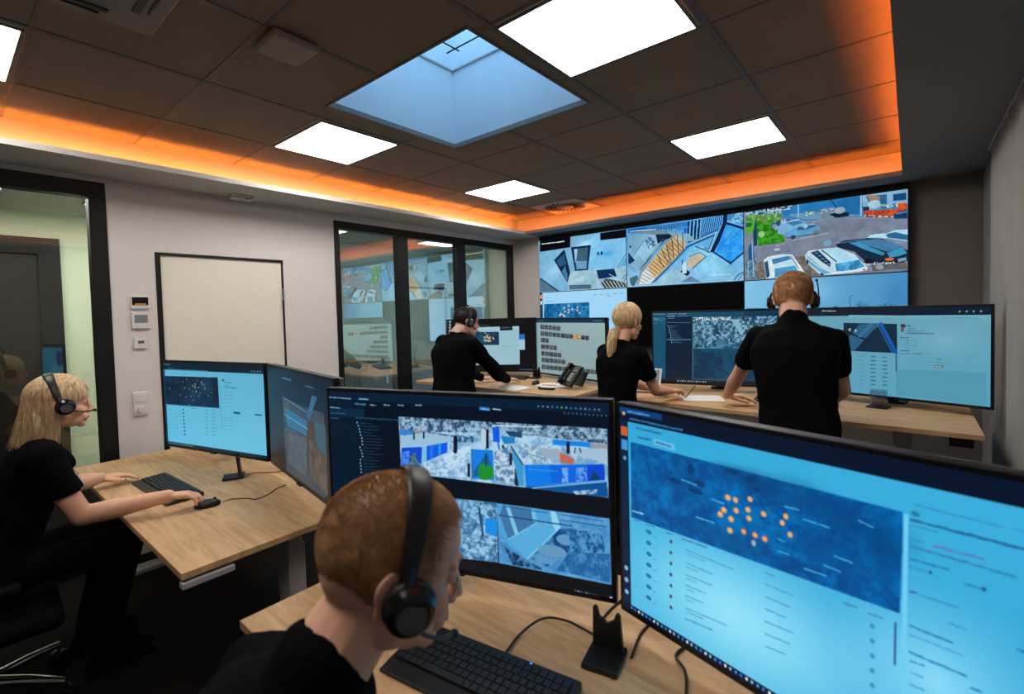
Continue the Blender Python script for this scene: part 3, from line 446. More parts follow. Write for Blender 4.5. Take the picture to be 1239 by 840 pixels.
 'A1': ((640, 360), [('G',(92,176,208),(92,172,204),(96,188,222),(104,190,222)),('P',(6,30,48),[0,0,1000,0,1000,95,0,95]),('D',(90,130,150),20,30,80,30,14,1),('D',(30,90,120),60,65,120,67,12,2),('P',(14,60,84),[0,95,18,95,18,1000,0,1000]),('E',(110,150,170),900,70,5,10),('E',(110,150,170),925,70,5,10),('E',(110,150,170),950,70,5,10),('E',(110,150,170),975,70,5,10),('P',(8,36,62),[10,171,578,156,579,500,16,514]),('N',(8,30,54),(14,54,84),9,0.5,1.7,3,[10,171,578,156,579,500,16,514]),('E',(190,200,175),446,297,4,5),('E',(190,200,175),407,227,4,5),('E',(190,200,175),331,274,4,5),('E',(190,200,175),258,195,5,5),('E',(190,200,175),230,298,5,5),('E',(190,200,175),346,282,4,5),('E',(190,200,175),368,202,4,5),('E',(190,200,175),351,325,4,5),('E',(190,200,175),419,236,4,5),('E',(190,200,175),334,151,4,5),('E',(190,200,175),326,137,4,5),('E',(190,200,175),242,403,5,5),('E',(190,200,175),179,384,5,5),('E',(190,200,175),385,280,4,5),('E',(190,200,175),392,344,4,5),('E',(190,200,175),440,282,4,5),('E',(190,200,175),314,262,4,5),('E',(190,200,175),280,309,5,5),('E',(190,200,175),293,395,5,5),('E',(190,200,175),213,231,5,5),('E',(190,200,175),290,147,5,5),('E',(190,200,175),512,111,4,5),('E',(190,200,175),338,267,4,5),('E',(190,200,175),492,144,4,5),('E',(190,200,175),444,243,4,5),('E',(190,200,175),348,255,4,5),('E',(190,200,175),412,214,4,5),('E',(190,200,175),351,334,4,5),('E',(190,200,175),507,111,4,5),('E',(190,200,175),473,370,4,5),('E',(190,200,175),319,333,4,5),('E',(190,200,175),316,439,4,5),('E',(190,200,175),375,288,4,5),('E',(190,200,175),341,292,4,5),('E',(190,200,175),347,239,4,5),('E',(190,200,175),522,148,4,5),('E',(190,200,175),65,320,5,5),('E',(190,200,175),346,336,4,5),('E',(190,200,175),343,296,4,5),('E',(190,200,175),381,380,4,5),('E',(190,200,175),324,280,4,5),('E',(190,200,175),505,335,4,5),('E',(190,200,175),272,496,5,5),('E',(190,200,175),420,256,4,5),('D',(70,140,170),48,86,479,88,9,5),('D',(30,60,90),621,182,640,185,27,6),('D',(50,110,140),639,207,705,210,11,7),('D',(70,130,160),638,241,694,241,11,8),('D',(50,100,150),635,261,758,264,12,9),('L',(60,140,175),4,[599,254,593,732]),('L',(70,140,175),4,[16,521,602,502]),('D',(75,145,175),622,315,719,313,7,228),('D',(75,145,175),620,352,718,350,7,245),('D',(75,145,175),618,390,716,387,7,262),('D',(75,145,175),617,434,715,431,7,282),('D',(75,145,175),615,474,713,470,7,300),('D',(75,145,175),610,608,708,602,7,360),('D',(75,145,175),609,635,707,629,7,372),('D',(75,145,175),606,697,704,690,7,400),('D',(75,145,175),605,733,703,726,7,416),('P',(30,80,110),[715,525,775,527,775,548,714,547]),('P',(30,80,110),[910,528,972,527,972,542,909,543]),('E',(30,80,120),202,560,9,10),('D',(70,130,160),440,538,464,538,11,0),('D',(70,130,160),504,531,539,532,11,9),('D',(80,160,195),47,578,146,574,7,20),('E',(30,80,120),203,602,9,10),('D',(70,130,160),438,579,462,579,11,1),('D',(70,130,160),502,572,538,572,11,10),('D',(80,160,195),45,621,144,616,7,21),('E',(30,80,120),204,644,9,10),('D',(70,130,160),437,620,461,620,11,2),('D',(70,130,160),501,613,536,613,11,11),('D',(80,160,195),43,664,142,659,7,22),('E',(30,80,120),204,686,9,10),('D',(70,130,160),435,662,459,661,11,3),('D',(70,130,160),499,653,534,653,11,12),('D',(80,160,195),41,708,140,702,7,23),('E',(30,80,120),205,728,9,10),('D',(70,130,160),433,703,457,702,11,4),('D',(70,130,160),497,694,533,694,11,13),('D',(80,160,195),39,751,138,745,7,24),('E',(30,80,120),206,770,9,10),('D',(70,130,160),431,744,455,743,11,5),('D',(70,130,160),495,735,531,734,11,14),('D',(80,160,195),37,795,136,788,7,25),('E',(30,80,120),206,813,9,10),('D',(70,130,160),430,785,454,784,11,6),('D',(70,130,160),494,776,529,775,11,15),('D',(80,160,195),35,838,134,831,7,26),('E',(30,80,120),207,855,9,10),('D',(70,130,160),428,827,452,825,11,7),('D',(70,130,160),492,817,527,816,11,16),('D',(80,160,195),33,882,132,874,7,27),('D',(60,120,150),287,532,328,532,9,51),('P',(8,40,60),[0,965,1000,965,1000,1000,0,1000]),('E',(90,160,200),30,983,4,10),('E',(90,160,200),50,983,4,10),('E',(90,160,200),70,983,4,10),('E',(90,160,200),90,983,4,10),('E',(90,160,200),110,983,4,10),('E',(90,160,200),130,983,4,10),('E',(90,160,200),150,983,4,10),('E',(90,160,200),170,983,4,10),('E',(90,160,200),190,983,4,10),('E',(90,160,200),210,983,4,10),('E',(90,160,200),230,983,4,10),('E',(90,160,200),250,983,4,10),('E',(90,160,200),270,983,4,10),('E',(90,160,200),290,983,4,10)]),
 'A2': ((640, 360), [('G',(10,34,54),(8,28,46),(30,28,30),(34,32,30)),('P',(56,66,74),[273,68,878,107,893,930,847,981,286,978]),('N',(44,66,86),(66,72,76),10,0.5,1.7,2,[273,68,878,107,893,930,847,981,286,978]),('P',(8,34,60),[273,68,878,107,879,278,657,287,279,273]),('P',(44,104,140),[303,362,662,401,640,538,336,532]),('L',(70,120,150),7,[279,273,654,326]),('L',(86,150,185),7,[288,434,657,471]),('P',(50,100,135),[738,164,808,164,674,405,652,365]),('P',(70,58,48),[675,390,760,382,738,537,650,581]),('L',(40,38,40),4,[664,362,650,767]),('P',(52,90,105),[760,382,894,373,900,627,782,582]),('N',(60,84,100),(84,92,98),21,0.5,1.9,4,[361,592,639,554,615,906,323,894]),('N',(70,64,58),(96,88,80),21,0.5,1.9,5,[665,546,900,627,893,930,667,884]),('D',(70,110,140),278,84,429,86,21,6),('D',(60,110,140),645,98,766,99,18,7),('D',(60,90,110),286,581,480,548,18,8)]),
 'D1': ((640, 360), [('G',(5,6,9),(5,6,9),(6,7,10),(8,8,10)),('E',(150,160,165),-7,25,14,24),('E',(150,160,165),39,27,14,24),('E',(150,160,165),-8,83,14,24),('E',(150,160,165),38,85,14,24),('E',(150,160,165),-9,140,14,24),('E',(150,160,165),36,142,14,24),('E',(150,160,165),-10,198,14,24),('E',(150,160,165),35,200,14,24),('E',(150,160,165),-11,256,14,24),('E',(150,160,165),34,257,14,24),('E',(150,160,165),-12,313,14,24),('E',(150,160,165),33,315,14,24),('P',(150,188,202),[311,147,817,140,815,884,298,893]),('P',(160,196,208),[311,147,817,140,818,193,310,196]),('P',(6,12,20),[606,145,744,142,743,217,605,218]),('D',(90,120,140),621,170,721,168,16,1),('P',(20,60,88),[293,239,592,244,591,500,289,492]),('N',(16,50,76),(34,80,110),14,0.5,1.7,2,[293,239,592,244,591,500,289,492]),('E',(205,180,140),437,388,7,13),('E',(205,180,140),451,322,7,13),('E',(205,180,140),433,349,7,13),('E',(205,180,140),523,355,7,13),('E',(205,180,140),426,406,7,13),('E',(205,180,140),483,416,7,13),('E',(205,180,140),526,368,7,13),('E',(205,180,140),476,373,7,13),('E',(205,180,140),438,406,7,13),('E',(205,180,140),532,385,7,13),('E',(205,180,140),472,362,7,13),('E',(205,180,140),453,335,7,13),('E',(205,180,140),467,334,7,13),('E',(205,180,140),466,298,7,13),('E',(205,180,140),494,378,7,13),('E',(205,180,140),440,262,7,13),('E',(205,180,140),480,429,7,13),('E',(205,180,140),454,351,7,13),('E',(205,180,140),459,406,7,13),('E',(205,180,140),446,422,7,13),('E',(205,180,140),469,420,7,13),('E',(205,180,140),482,364,7,13),('E',(205,180,140),426,340,7,13),('E',(205,180,140),471,407,7,13),('E',(205,180,140),491,341,7,13),('E',(205,180,140),496,423,7,13),('P',(30,110,200),[815,300,878,297,877,401,813,402]),('P',(160,195,210),[813,402,877,401,875,601,813,602]),('D',(125,165,185),615,528,707,535,14,4),('D',(90,110,120),374,106,498,117,11,5),('D',(60,100,120),807,981,959,988,20,6)]),
 'D2': ((640, 360), [('G',(138,168,172),(150,176,178),(140,164,166),(132,158,160)),('P',(12,44,66),[0,0,1000,0,1000,65,0,65]),('P',(110,150,160),[0,65,20,65,20,1000,0,1000]),('D',(100,140,160),30,30,120,30,10,1),('D',(90,130,150),850,30,970,35,14,2),('P',(24,28,32),[72,102,133,108,132,187,70,182]),('N',(24,28,32),(90,100,105),60,0.596,2.4,0,[76,106,129,110,128,183,74,177]),('L',(90,110,120),2,[70,84,124,91]),('P',(24,28,32),[140,109,200,115,198,193,138,188]),('N',(24,28,32),(90,100,105),60,0.596,2.4,1,[144,113,196,117,195,188,142,183]),('L',(90,110,120),2,[139,91,191,97]),('P',(24,28,32),[207,115,265,121,264,198,205,193]),('N',(24,28,32),(90,100,105),60,0.596,2.4,2,[210,120,262,123,260,194,209,189]),('L',(90,110,120),2,[205,98,256,104]),('P',(24,28,32),[272,122,329,127,328,204,270,199]),('N',(24,28,32),(90,100,105),60,0.596,2.4,3,[276,126,326,130,324,200,274,195]),('L',(90,110,120),2,[270,105,320,111]),('P',(24,28,32),[336,128,392,134,390,209,334,205]),('N',(24,28,32),(90,100,105),60,0.596,2.4,4,[339,132,388,136,387,205,338,200]),('L',(90,110,120),2,[334,111,383,117]),('P',(24,28,32),[71,228,132,233,131,312,69,308]),('N',(24,28,32),(90,100,105),60,0.596,2.4,20,[75,233,129,235,127,308,73,304]),('L',(90,110,120),2,[70,211,123,216]),('P',(24,28,32),[139,234,199,238,198,316,138,313]),('N',(24,28,32),(90,100,105),60,0.596,2.4,21,[143,238,195,241,194,312,142,308]),('L',(90,110,120),2,[138,216,190,221]),('P',(24,28,32),[206,239,265,243,263,321,204,317]),('N',(24,28,32),(90,100,105),60,0.596,2.4,22,[210,243,261,246,259,317,208,313]),('L',(90,110,120),2,[204,222,256,227]),('P',(24,28,32),[271,244,329,248,327,325,270,321]),('N',(24,28,32),(90,100,105),60,0.596,2.4,23,[275,248,325,251,324,321,273,317]),('L',(90,110,120),2,[270,227,320,232]),('P',(24,28,32),[335,249,391,253,390,329,334,326]),('N',(24,28,32),(90,100,105),60,0.596,2.4,24,[339,253,388,256,386,325,337,321]),('L',(90,110,120),2,[334,232,383,237]),('P',(24,28,32),[398,254,453,258,451,333,396,330]),('N',(24,28,32),(90,100,105),60,0.596,2.4,25,[401,258,449,260,448,329,400,325]),('L',(90,110,120),2,[396,237,444,242]),('P',(24,28,32),[459,259,513,263,511,337,457,334]),('N',(24,28,32),(90,100,105),60,0.596,2.4,26,[462,263,509,265,508,333,461,329]),('L',(90,110,120),2,[457,242,504,247]),('P',(24,28,32),[519,264,572,268,570,341,517,338]),('N',(24,28,32),(90,100,105),60,0.596,2.4,27,[522,267,568,270,567,337,521,333]),('L',(90,110,120),2,[517,247,563,252]),('P',(150,95,45),[577,268,629,272,628,345,576,341]),('N',(150,95,45),(210,160,100),60,0.596,2.4,28,[581,272,626,274,625,341,580,337]),('L',(90,110,120),2,[576,252,621,256]),('P',(150,95,45),[635,273,686,277,684,349,634,345]),('N',(150,95,45),(210,160,100),60,0.596,2.4,29,[638,277,682,279,681,345,637,341]),('L',(90,110,120),2,[634,257,678,261]),('P',(24,28,32),[691,277,741,281,740,352,690,349]),('N',(24,28,32),(90,100,105),60,0.596,2.4,30,[695,281,738,283,737,348,693,345]),('L',(90,110,120),2,[690,261,733,265]),('P',(24,28,32),[747,281,795,285,794,356,745,353]),('N',(24,28,32),(90,100,105),60,0.596,2.4,31,[750,285,792,287,791,352,749,349]),('L',(90,110,120),2,[745,266,788,270]),('P',(24,28,32),[74,350,136,354,134,433,73,430]),('N',(24,28,32),(90,100,105),60,0.596,2.4,40,[78,354,132,356,130,429,77,425]),('L',(90,110,120),2,[73,332,126,336]),('P',(24,28,32),[143,354,203,357,201,436,141,433]),('N',(24,28,32),(90,100,105),60,0.596,2.4,41,[146,358,199,360,197,432,145,428]),('L',(90,110,120),2,[141,337,193,341]),('P',(24,28,32),[76,474,137,476,135,556,74,554]),('N',(24,28,32),(90,100,105),60,0.596,2.4,60,[80,478,133,479,131,552,78,549]),('L',(90,110,120),2,[74,457,128,459]),('P',(24,28,32),[144,477,204,479,202,557,142,556]),('N',(24,28,32),(90,100,105),60,0.596,2.4,61,[148,481,200,481,198,553,146,551]),('L',(90,110,120),2,[142,459,195,462]),('P',(24,28,32),[210,479,269,482,267,559,209,558]),('N',(24,28,32),(90,100,105),60,0.596,2.4,62,[214,483,265,484,264,555,213,553]),('L',(90,110,120),2,[209,462,260,465]),('P',(24,28,32),[276,482,333,484,331,561,274,559]),('N',(24,28,32),(90,100,105),60,0.596,2.4,63,[279,486,329,486,328,557,278,555]),('L',(90,110,120),2,[274,465,324,468]),('P',(24,28,32),[77,603,138,604,136,683,75,683]),('N',(24,28,32),(90,100,105),60,0.596,2.4,80,[81,607,134,606,133,679,79,678]),('L',(90,110,120),3,[75,585,129,587]),('P',(24,28,32),[145,604,205,605,203,683,143,683]),('N',(24,28,32),(90,100,105),60,0.596,2.4,81,[149,608,201,608,199,679,147,678]),('L',(90,110,120),2,[143,587,196,588]),('P',(24,28,32),[212,605,270,606,269,684,210,684]),('N',(24,28,32),(90,100,105),60,0.596,2.4,82,[215,609,266,609,265,680,214,679]),('L',(90,110,120),2,[210,588,261,590]),('P',(24,28,32),[277,606,334,607,333,684,275,684]),('N',(24,28,32),(90,100,105),60,0.596,2.4,83,[280,610,330,610,329,680,279,679]),('L',(90,110,120),2,[275,589,325,591]),('P',(24,28,32),[341,608,397,609,395,685,339,684]),('N',(24,28,32),(90,100,105),60,0.596,2.4,84,[344,612,393,611,392,681,343,680]),('L',(90,110,120),2,[339,591,388,592]),('P',(24,28,32),[78,723,139,722,138,802,76,803]),('N',(24,28,32),(90,100,105),60,0.596,2.4,100,[82,727,135,725,134,798,80,798]),('L',(90,110,120),3,[77,705,130,706]),('P',(24,28,32),[146,722,206,722,205,801,145,802]),('N',(24,28,32),(90,100,105),60,0.596,2.4,101,[150,726,202,725,201,797,149,797]),('L',(90,110,120),2,[145,705,197,706]),('P',(24,28,32),[213,722,272,722,270,800,211,801]),('N',(24,28,32),(90,100,105),60,0.596,2.4,102,[217,726,268,725,266,796,215,796]),('L',(90,110,120),2,[211,705,263,706]),('P',(24,28,32),[278,722,336,722,334,799,277,800]),('N',(24,28,32),(90,100,105),60,0.596,2.4,103,[282,726,332,725,330,795,280,795]),('L',(90,110,120),2,[277,705,327,706]),('P',(24,28,32),[342,722,398,722,397,798,340,799]),('N',(24,28,32),(90,100,105),60,0.596,2.4,104,[346,726,395,725,393,794,344,794]),('L',(90,110,120),2,[340,705,389,706]),('P',(24,28,32),[404,722,459,722,458,797,403,798]),('N',(24,28,32),(90,100,105),60,0.596,2.4,105,[408,726,456,725,455,794,407,794]),('L',(90,110,120),2,[403,706,451,706]),('P',(24,28,32),[79,856,140,854,139,934,77,936]),('N',(24,28,32),(90,100,105),60,0.596,2.4,120,[83,860,137,857,135,930,82,931]),('L',(90,110,120),3,[78,838,131,838]),('P',(24,28,32),[147,854,207,853,206,931,146,934]),('N',(24,28,32),(90,100,105),60,0.596,2.4,121,[151,858,203,855,202,928,150,929]),('L',(90,110,120),2,[146,837,198,837]),('P',(24,28,32),[214,853,273,851,271,929,212,931]),('N',(24,28,32),(90,100,105),60,0.596,2.4,122,[218,857,269,854,267,925,216,926]),('L',(90,110,120),2,[212,836,264,835]),('P',(24,28,32),[279,851,337,850,335,927,278,929]),('N',(24,28,32),(90,100,105),60,0.596,2.4,123,[283,855,333,852,331,923,281,924]),('L',(90,110,120),2,[278,834,328,834]),('P',(24,28,32),[343,850,399,848,398,925,341,927]),('N',(24,28,32),(90,100,105),60,0.596,2.4,124,[347,854,396,851,394,921,345,922]),('L',(90,110,120),2,[342,833,391,833]),('P',(24,28,32),[406,848,461,847,459,922,404,925]),('N',(24,28,32),(90,100,105),60,0.596,2.4,125,[409,852,457,850,456,919,408,920]),('L',(90,110,120),2,[404,832,452,832]),('P',(24,28,32),[467,847,521,846,519,920,465,922]),('N',(24,28,32),(90,100,105),60,0.596,2.4,126,[470,851,517,848,516,917,469,918]),('L',(90,110,120),2,[465,831,512,830]),('P',(24,28,32),[527,846,579,844,578,918,525,920]),('N',(24,28,32),(90,100,105),60,0.596,2.4,127,[530,849,576,847,575,915,529,916]),('L',(90,110,120),2,[525,829,571,829]),('P',(24,28,32),[585,844,637,843,636,916,584,918]),('N',(24,28,32),(90,100,105),60,0.596,2.4,128,[589,848,634,846,633,913,587,914]),('L',(90,110,120),2,[584,828,629,828]),('P',(24,28,32),[643,843,694,842,692,914,642,916]),('N',(24,28,32),(90,100,105),60,0.596,2.4,129,[646,847,690,844,689,911,645,912]),('L',(90,110,120),2,[641,827,686,827]),('P',(24,28,32),[699,842,749,841,748,912,698,914]),('N',(24,28,32),(90,100,105),60,0.596,2.4,130,[702,845,746,843,745,909,701,910]),('L',(90,110,120),2,[698,826,741,826]),('P',(24,28,32),[754,841,803,839,802,910,753,912]),('N',(24,28,32),(90,100,105),60,0.596,2.4,131,[758,844,800,842,799,907,756,908]),('L',(90,110,120),2,[753,825,796,825]),('P',(24,28,32),[809,839,856,838,855,908,807,910]),('N',(24,28,32),(90,100,105),60,0.596,2.4,132,[812,843,853,841,852,905,811,906]),('L',(90,110,120),2,[807,824,849,824]),('P',(24,28,32),[862,838,909,837,908,907,861,908]),('N',(24,28,32),(90,100,105),60,0.596,2.4,133,[865,842,906,839,905,903,864,904]),('L',(90,110,120),2,[860,823,901,823])]),
 'E1': ((960, 540), [('G',(16,70,98),(10,48,74),(6,26,44),(6,22,38)),('P',(18,78,106),[-14,1,100,9,92,966,-23,936]),('P',(5,30,52),[104,21,302,29,295,989,96,984]),('P',(20,72,100),[-14,1,672,17,672,78,-15,53]),('D',(120,160,180),-4,18,97,22,11,1),('D',(110,150,170),117,19,186,22,12,2),('D',(120,160,180),201,23,259,25,12,3),('D',(150,185,200),110,52,171,56,12,4),('D',(90,130,150),191,55,268,58,9,5),('P',(36,100,130),[-12,65,100,76,99,109,-12,102]),('D',(140,170,185),-5,85,41,89,11,6),('D',(90,130,150),-5,117,76,119,9,7),('D',(90,130,150),-5,153,41,156,9,8),('D',(90,130,150),112,82,169,84,11,9),('D',(70,120,150),109,141,287,151,11,10),('E',(150,180,195),118,190,3,9),('D',(80,120,140),129,193,192,196,7,0),('E',(150,180,195),126,214,3,9),('D',(80,120,140),136,217,162,219,7,1),('E',(150,180,195),128,238,3,9),('D',(80,120,140),138,241,164,243,7,2),('E',(150,180,195),127,262,3,9),('D',(80,120,140),138,265,195,267,7,3),('E',(150,180,195),129,286,3,9),('D',(80,120,140),140,289,179,291,7,4),('E',(150,180,195),139,310,3,9),('D',(80,120,140),149,313,190,315,7,5),('E',(150,180,195),139,334,3,9),('D',(80,120,140),149,337,211,339,7,6),('E',(150,180,195),139,358,3,9),('D',(80,120,140),149,360,221,362,7,7),('E',(150,180,195),144,382,3,9),('D',(80,120,140),155,384,188,386,7,8),('E',(150,180,195),144,406,3,9),('D',(80,120,140),154,408,202,410,7,9),('E',(150,180,195),144,430,3,9),('D',(80,120,140),154,432,224,434,7,10),('P',(60,100,122),[105,377,290,381,290,400,105,399]),('P',(14,52,78),[309,65,893,69,889,946,303,952]),('N',(128,176,200),(20,56,84),60,0.5,2.0,11,[311,74,893,77,892,388,308,516]),('N',(70,130,160),(20,64,92),24,0.5,2.0,12,[308,498,892,371,891,540,308,534]),('N',(12,48,76),(22,74,104),10,0.5,1.9,13,[308,516,891,506,889,946,305,951]),('N',(20,52,76),(90,140,165),45,0.5,2.0,14,[305,317,417,407,398,515,308,516]),('P',(130,175,195),[579,109,628,111,671,285,653,337]),('E',(60,110,140),509,415,30,38),('N',(200,225,235),(30,60,90),105,0.44,2.5,15,[316,74,583,75,583,123,316,119]),('L',(80,110,125),6,[308,65,301,955]),('L',(70,100,115),5,[305,951,542,950]),('P',(24,30,38),[0,955,1000,955,1000,1000,0,1000]),('E',(150,170,180),188,981,5,11),('E',(60,140,200),205,981,5,11),('E',(200,190,170),223,981,5,11),('E',(150,170,180),240,981,5,10),('E',(60,140,200),258,981,5,10),('E',(200,190,170),275,981,5,10),('E',(150,170,180),293,981,5,10),('E',(60,140,200),310,981,5,10),('E',(200,190,170),327,981,5,10),('E',(150,170,180),344,981,5,10),('E',(60,140,200),361,981,5,10),('E',(200,190,170),378,982,5,10),('E',(150,170,180),395,982,5,10)]),
 'E2': ((960, 540), [('G',(98,156,176),(104,162,180),(92,158,186),(84,156,184)),('P',(5,24,44),[0,0,1000,0,1000,85,0,85]),('E',(120,150,165),870,50,5,10),('E',(120,150,165),900,50,5,10),('E',(120,150,165),929,50,5,10),('E',(120,150,165),960,50,5,10),('D',(170,190,200),150,21,232,27,16,1),('P',(112,168,186),[312,74,980,102,980,126,312,105]),('P',(10,40,64),[280,169,575,179,577,506,280,506]),('P',(40,92,125),[280,425,373,184,491,180,447,260,342,503,280,506]),('L',(16,84,170),19,[491,180,570,500]),('L',(60,140,200),3,[471,180,552,502]),('L',(8,28,46),11,[280,265,433,384]),('E',(150,170,180),317,251,7,19),('E',(150,170,180),351,262,7,18),('L',(50,110,150),17,[440,187,373,325]),('D',(60,60,80),604,191,609,191,89,2),('E',(120,70,60),603,243,8,26),('D',(50,90,120),628,196,643,199,18,3),('D',(70,120,145),628,231,667,233,12,4),('D',(70,120,145),628,255,718,258,12,5),('D',(50,90,150),628,278,755,282,18,6),('D',(50,100,130),594,329,634,333,14,7),('L',(70,120,145),2,[594,359,628,360,628,401,594,400]),('L',(70,120,145),2,[630,360,671,363,671,415,630,412,630,360]),('D',(50,100,130),594,477,634,477,14,8),('D',(70,120,145),590,507,615,514,12,712),('D',(70,120,145),621,504,645,511,12,735),('D',(70,120,145),661,500,684,507,12,765),('D',(70,120,145),686,498,709,504,11,785),('D',(70,120,145),721,494,743,501,11,812),('D',(60,110,150),770,551,787,552,14,9),('D',(80,140,165),712,578,822,593,9,10),('P',(100,60,60),[758,618,798,615,798,635,758,638]),('D',(190,190,190),763,629,793,627,11,11),('P',(78,148,172),[574,687,982,659,983,999,574,977]),('L',(30,70,95),5,[571,524,571,709]),('L',(70,130,155),3,[577,511,574,977]),('D',(80,140,165),373,560,397,561,16,0),('D',(80,140,165),373,607,397,607,16,1),('D',(80,140,165),373,654,397,654,16,2),('D',(80,140,165),373,701,397,701,16,3),('D',(80,140,165),373,749,397,748,16,4),('D',(80,140,165),373,796,397,795,16,5),('D',(80,140,165),372,843,397,842,16,6),('D',(80,140,165),372,890,397,889,16,7),('D',(40,90,120),437,559,460,560,16,9),('D',(40,90,120),437,606,460,606,16,10),('D',(40,90,120),437,652,460,652,16,11),('D',(40,90,120),437,698,460,698,16,12),('D',(40,90,120),437,745,460,744,16,13),('D',(40,90,120),437,791,460,790,16,14),('D',(40,90,120),437,838,460,837,16,15),('D',(40,90,120),437,884,460,883,16,16),('D',(40,90,120),502,558,524,559,16,18),('D',(40,90,120),502,604,524,604,16,19),('D',(40,90,120),502,650,524,650,16,20),('D',(40,90,120),502,695,524,695,16,21),('D',(40,90,120),502,741,524,740,16,22),('D',(40,90,120),502,786,524,786,16,23),('D',(40,90,120),502,832,524,831,16,24),('D',(40,90,120),502,878,524,876,16,25),('D',(70,130,155),791,110,957,120,11,12),('H',(120,176,190),800,350,180,220)]),
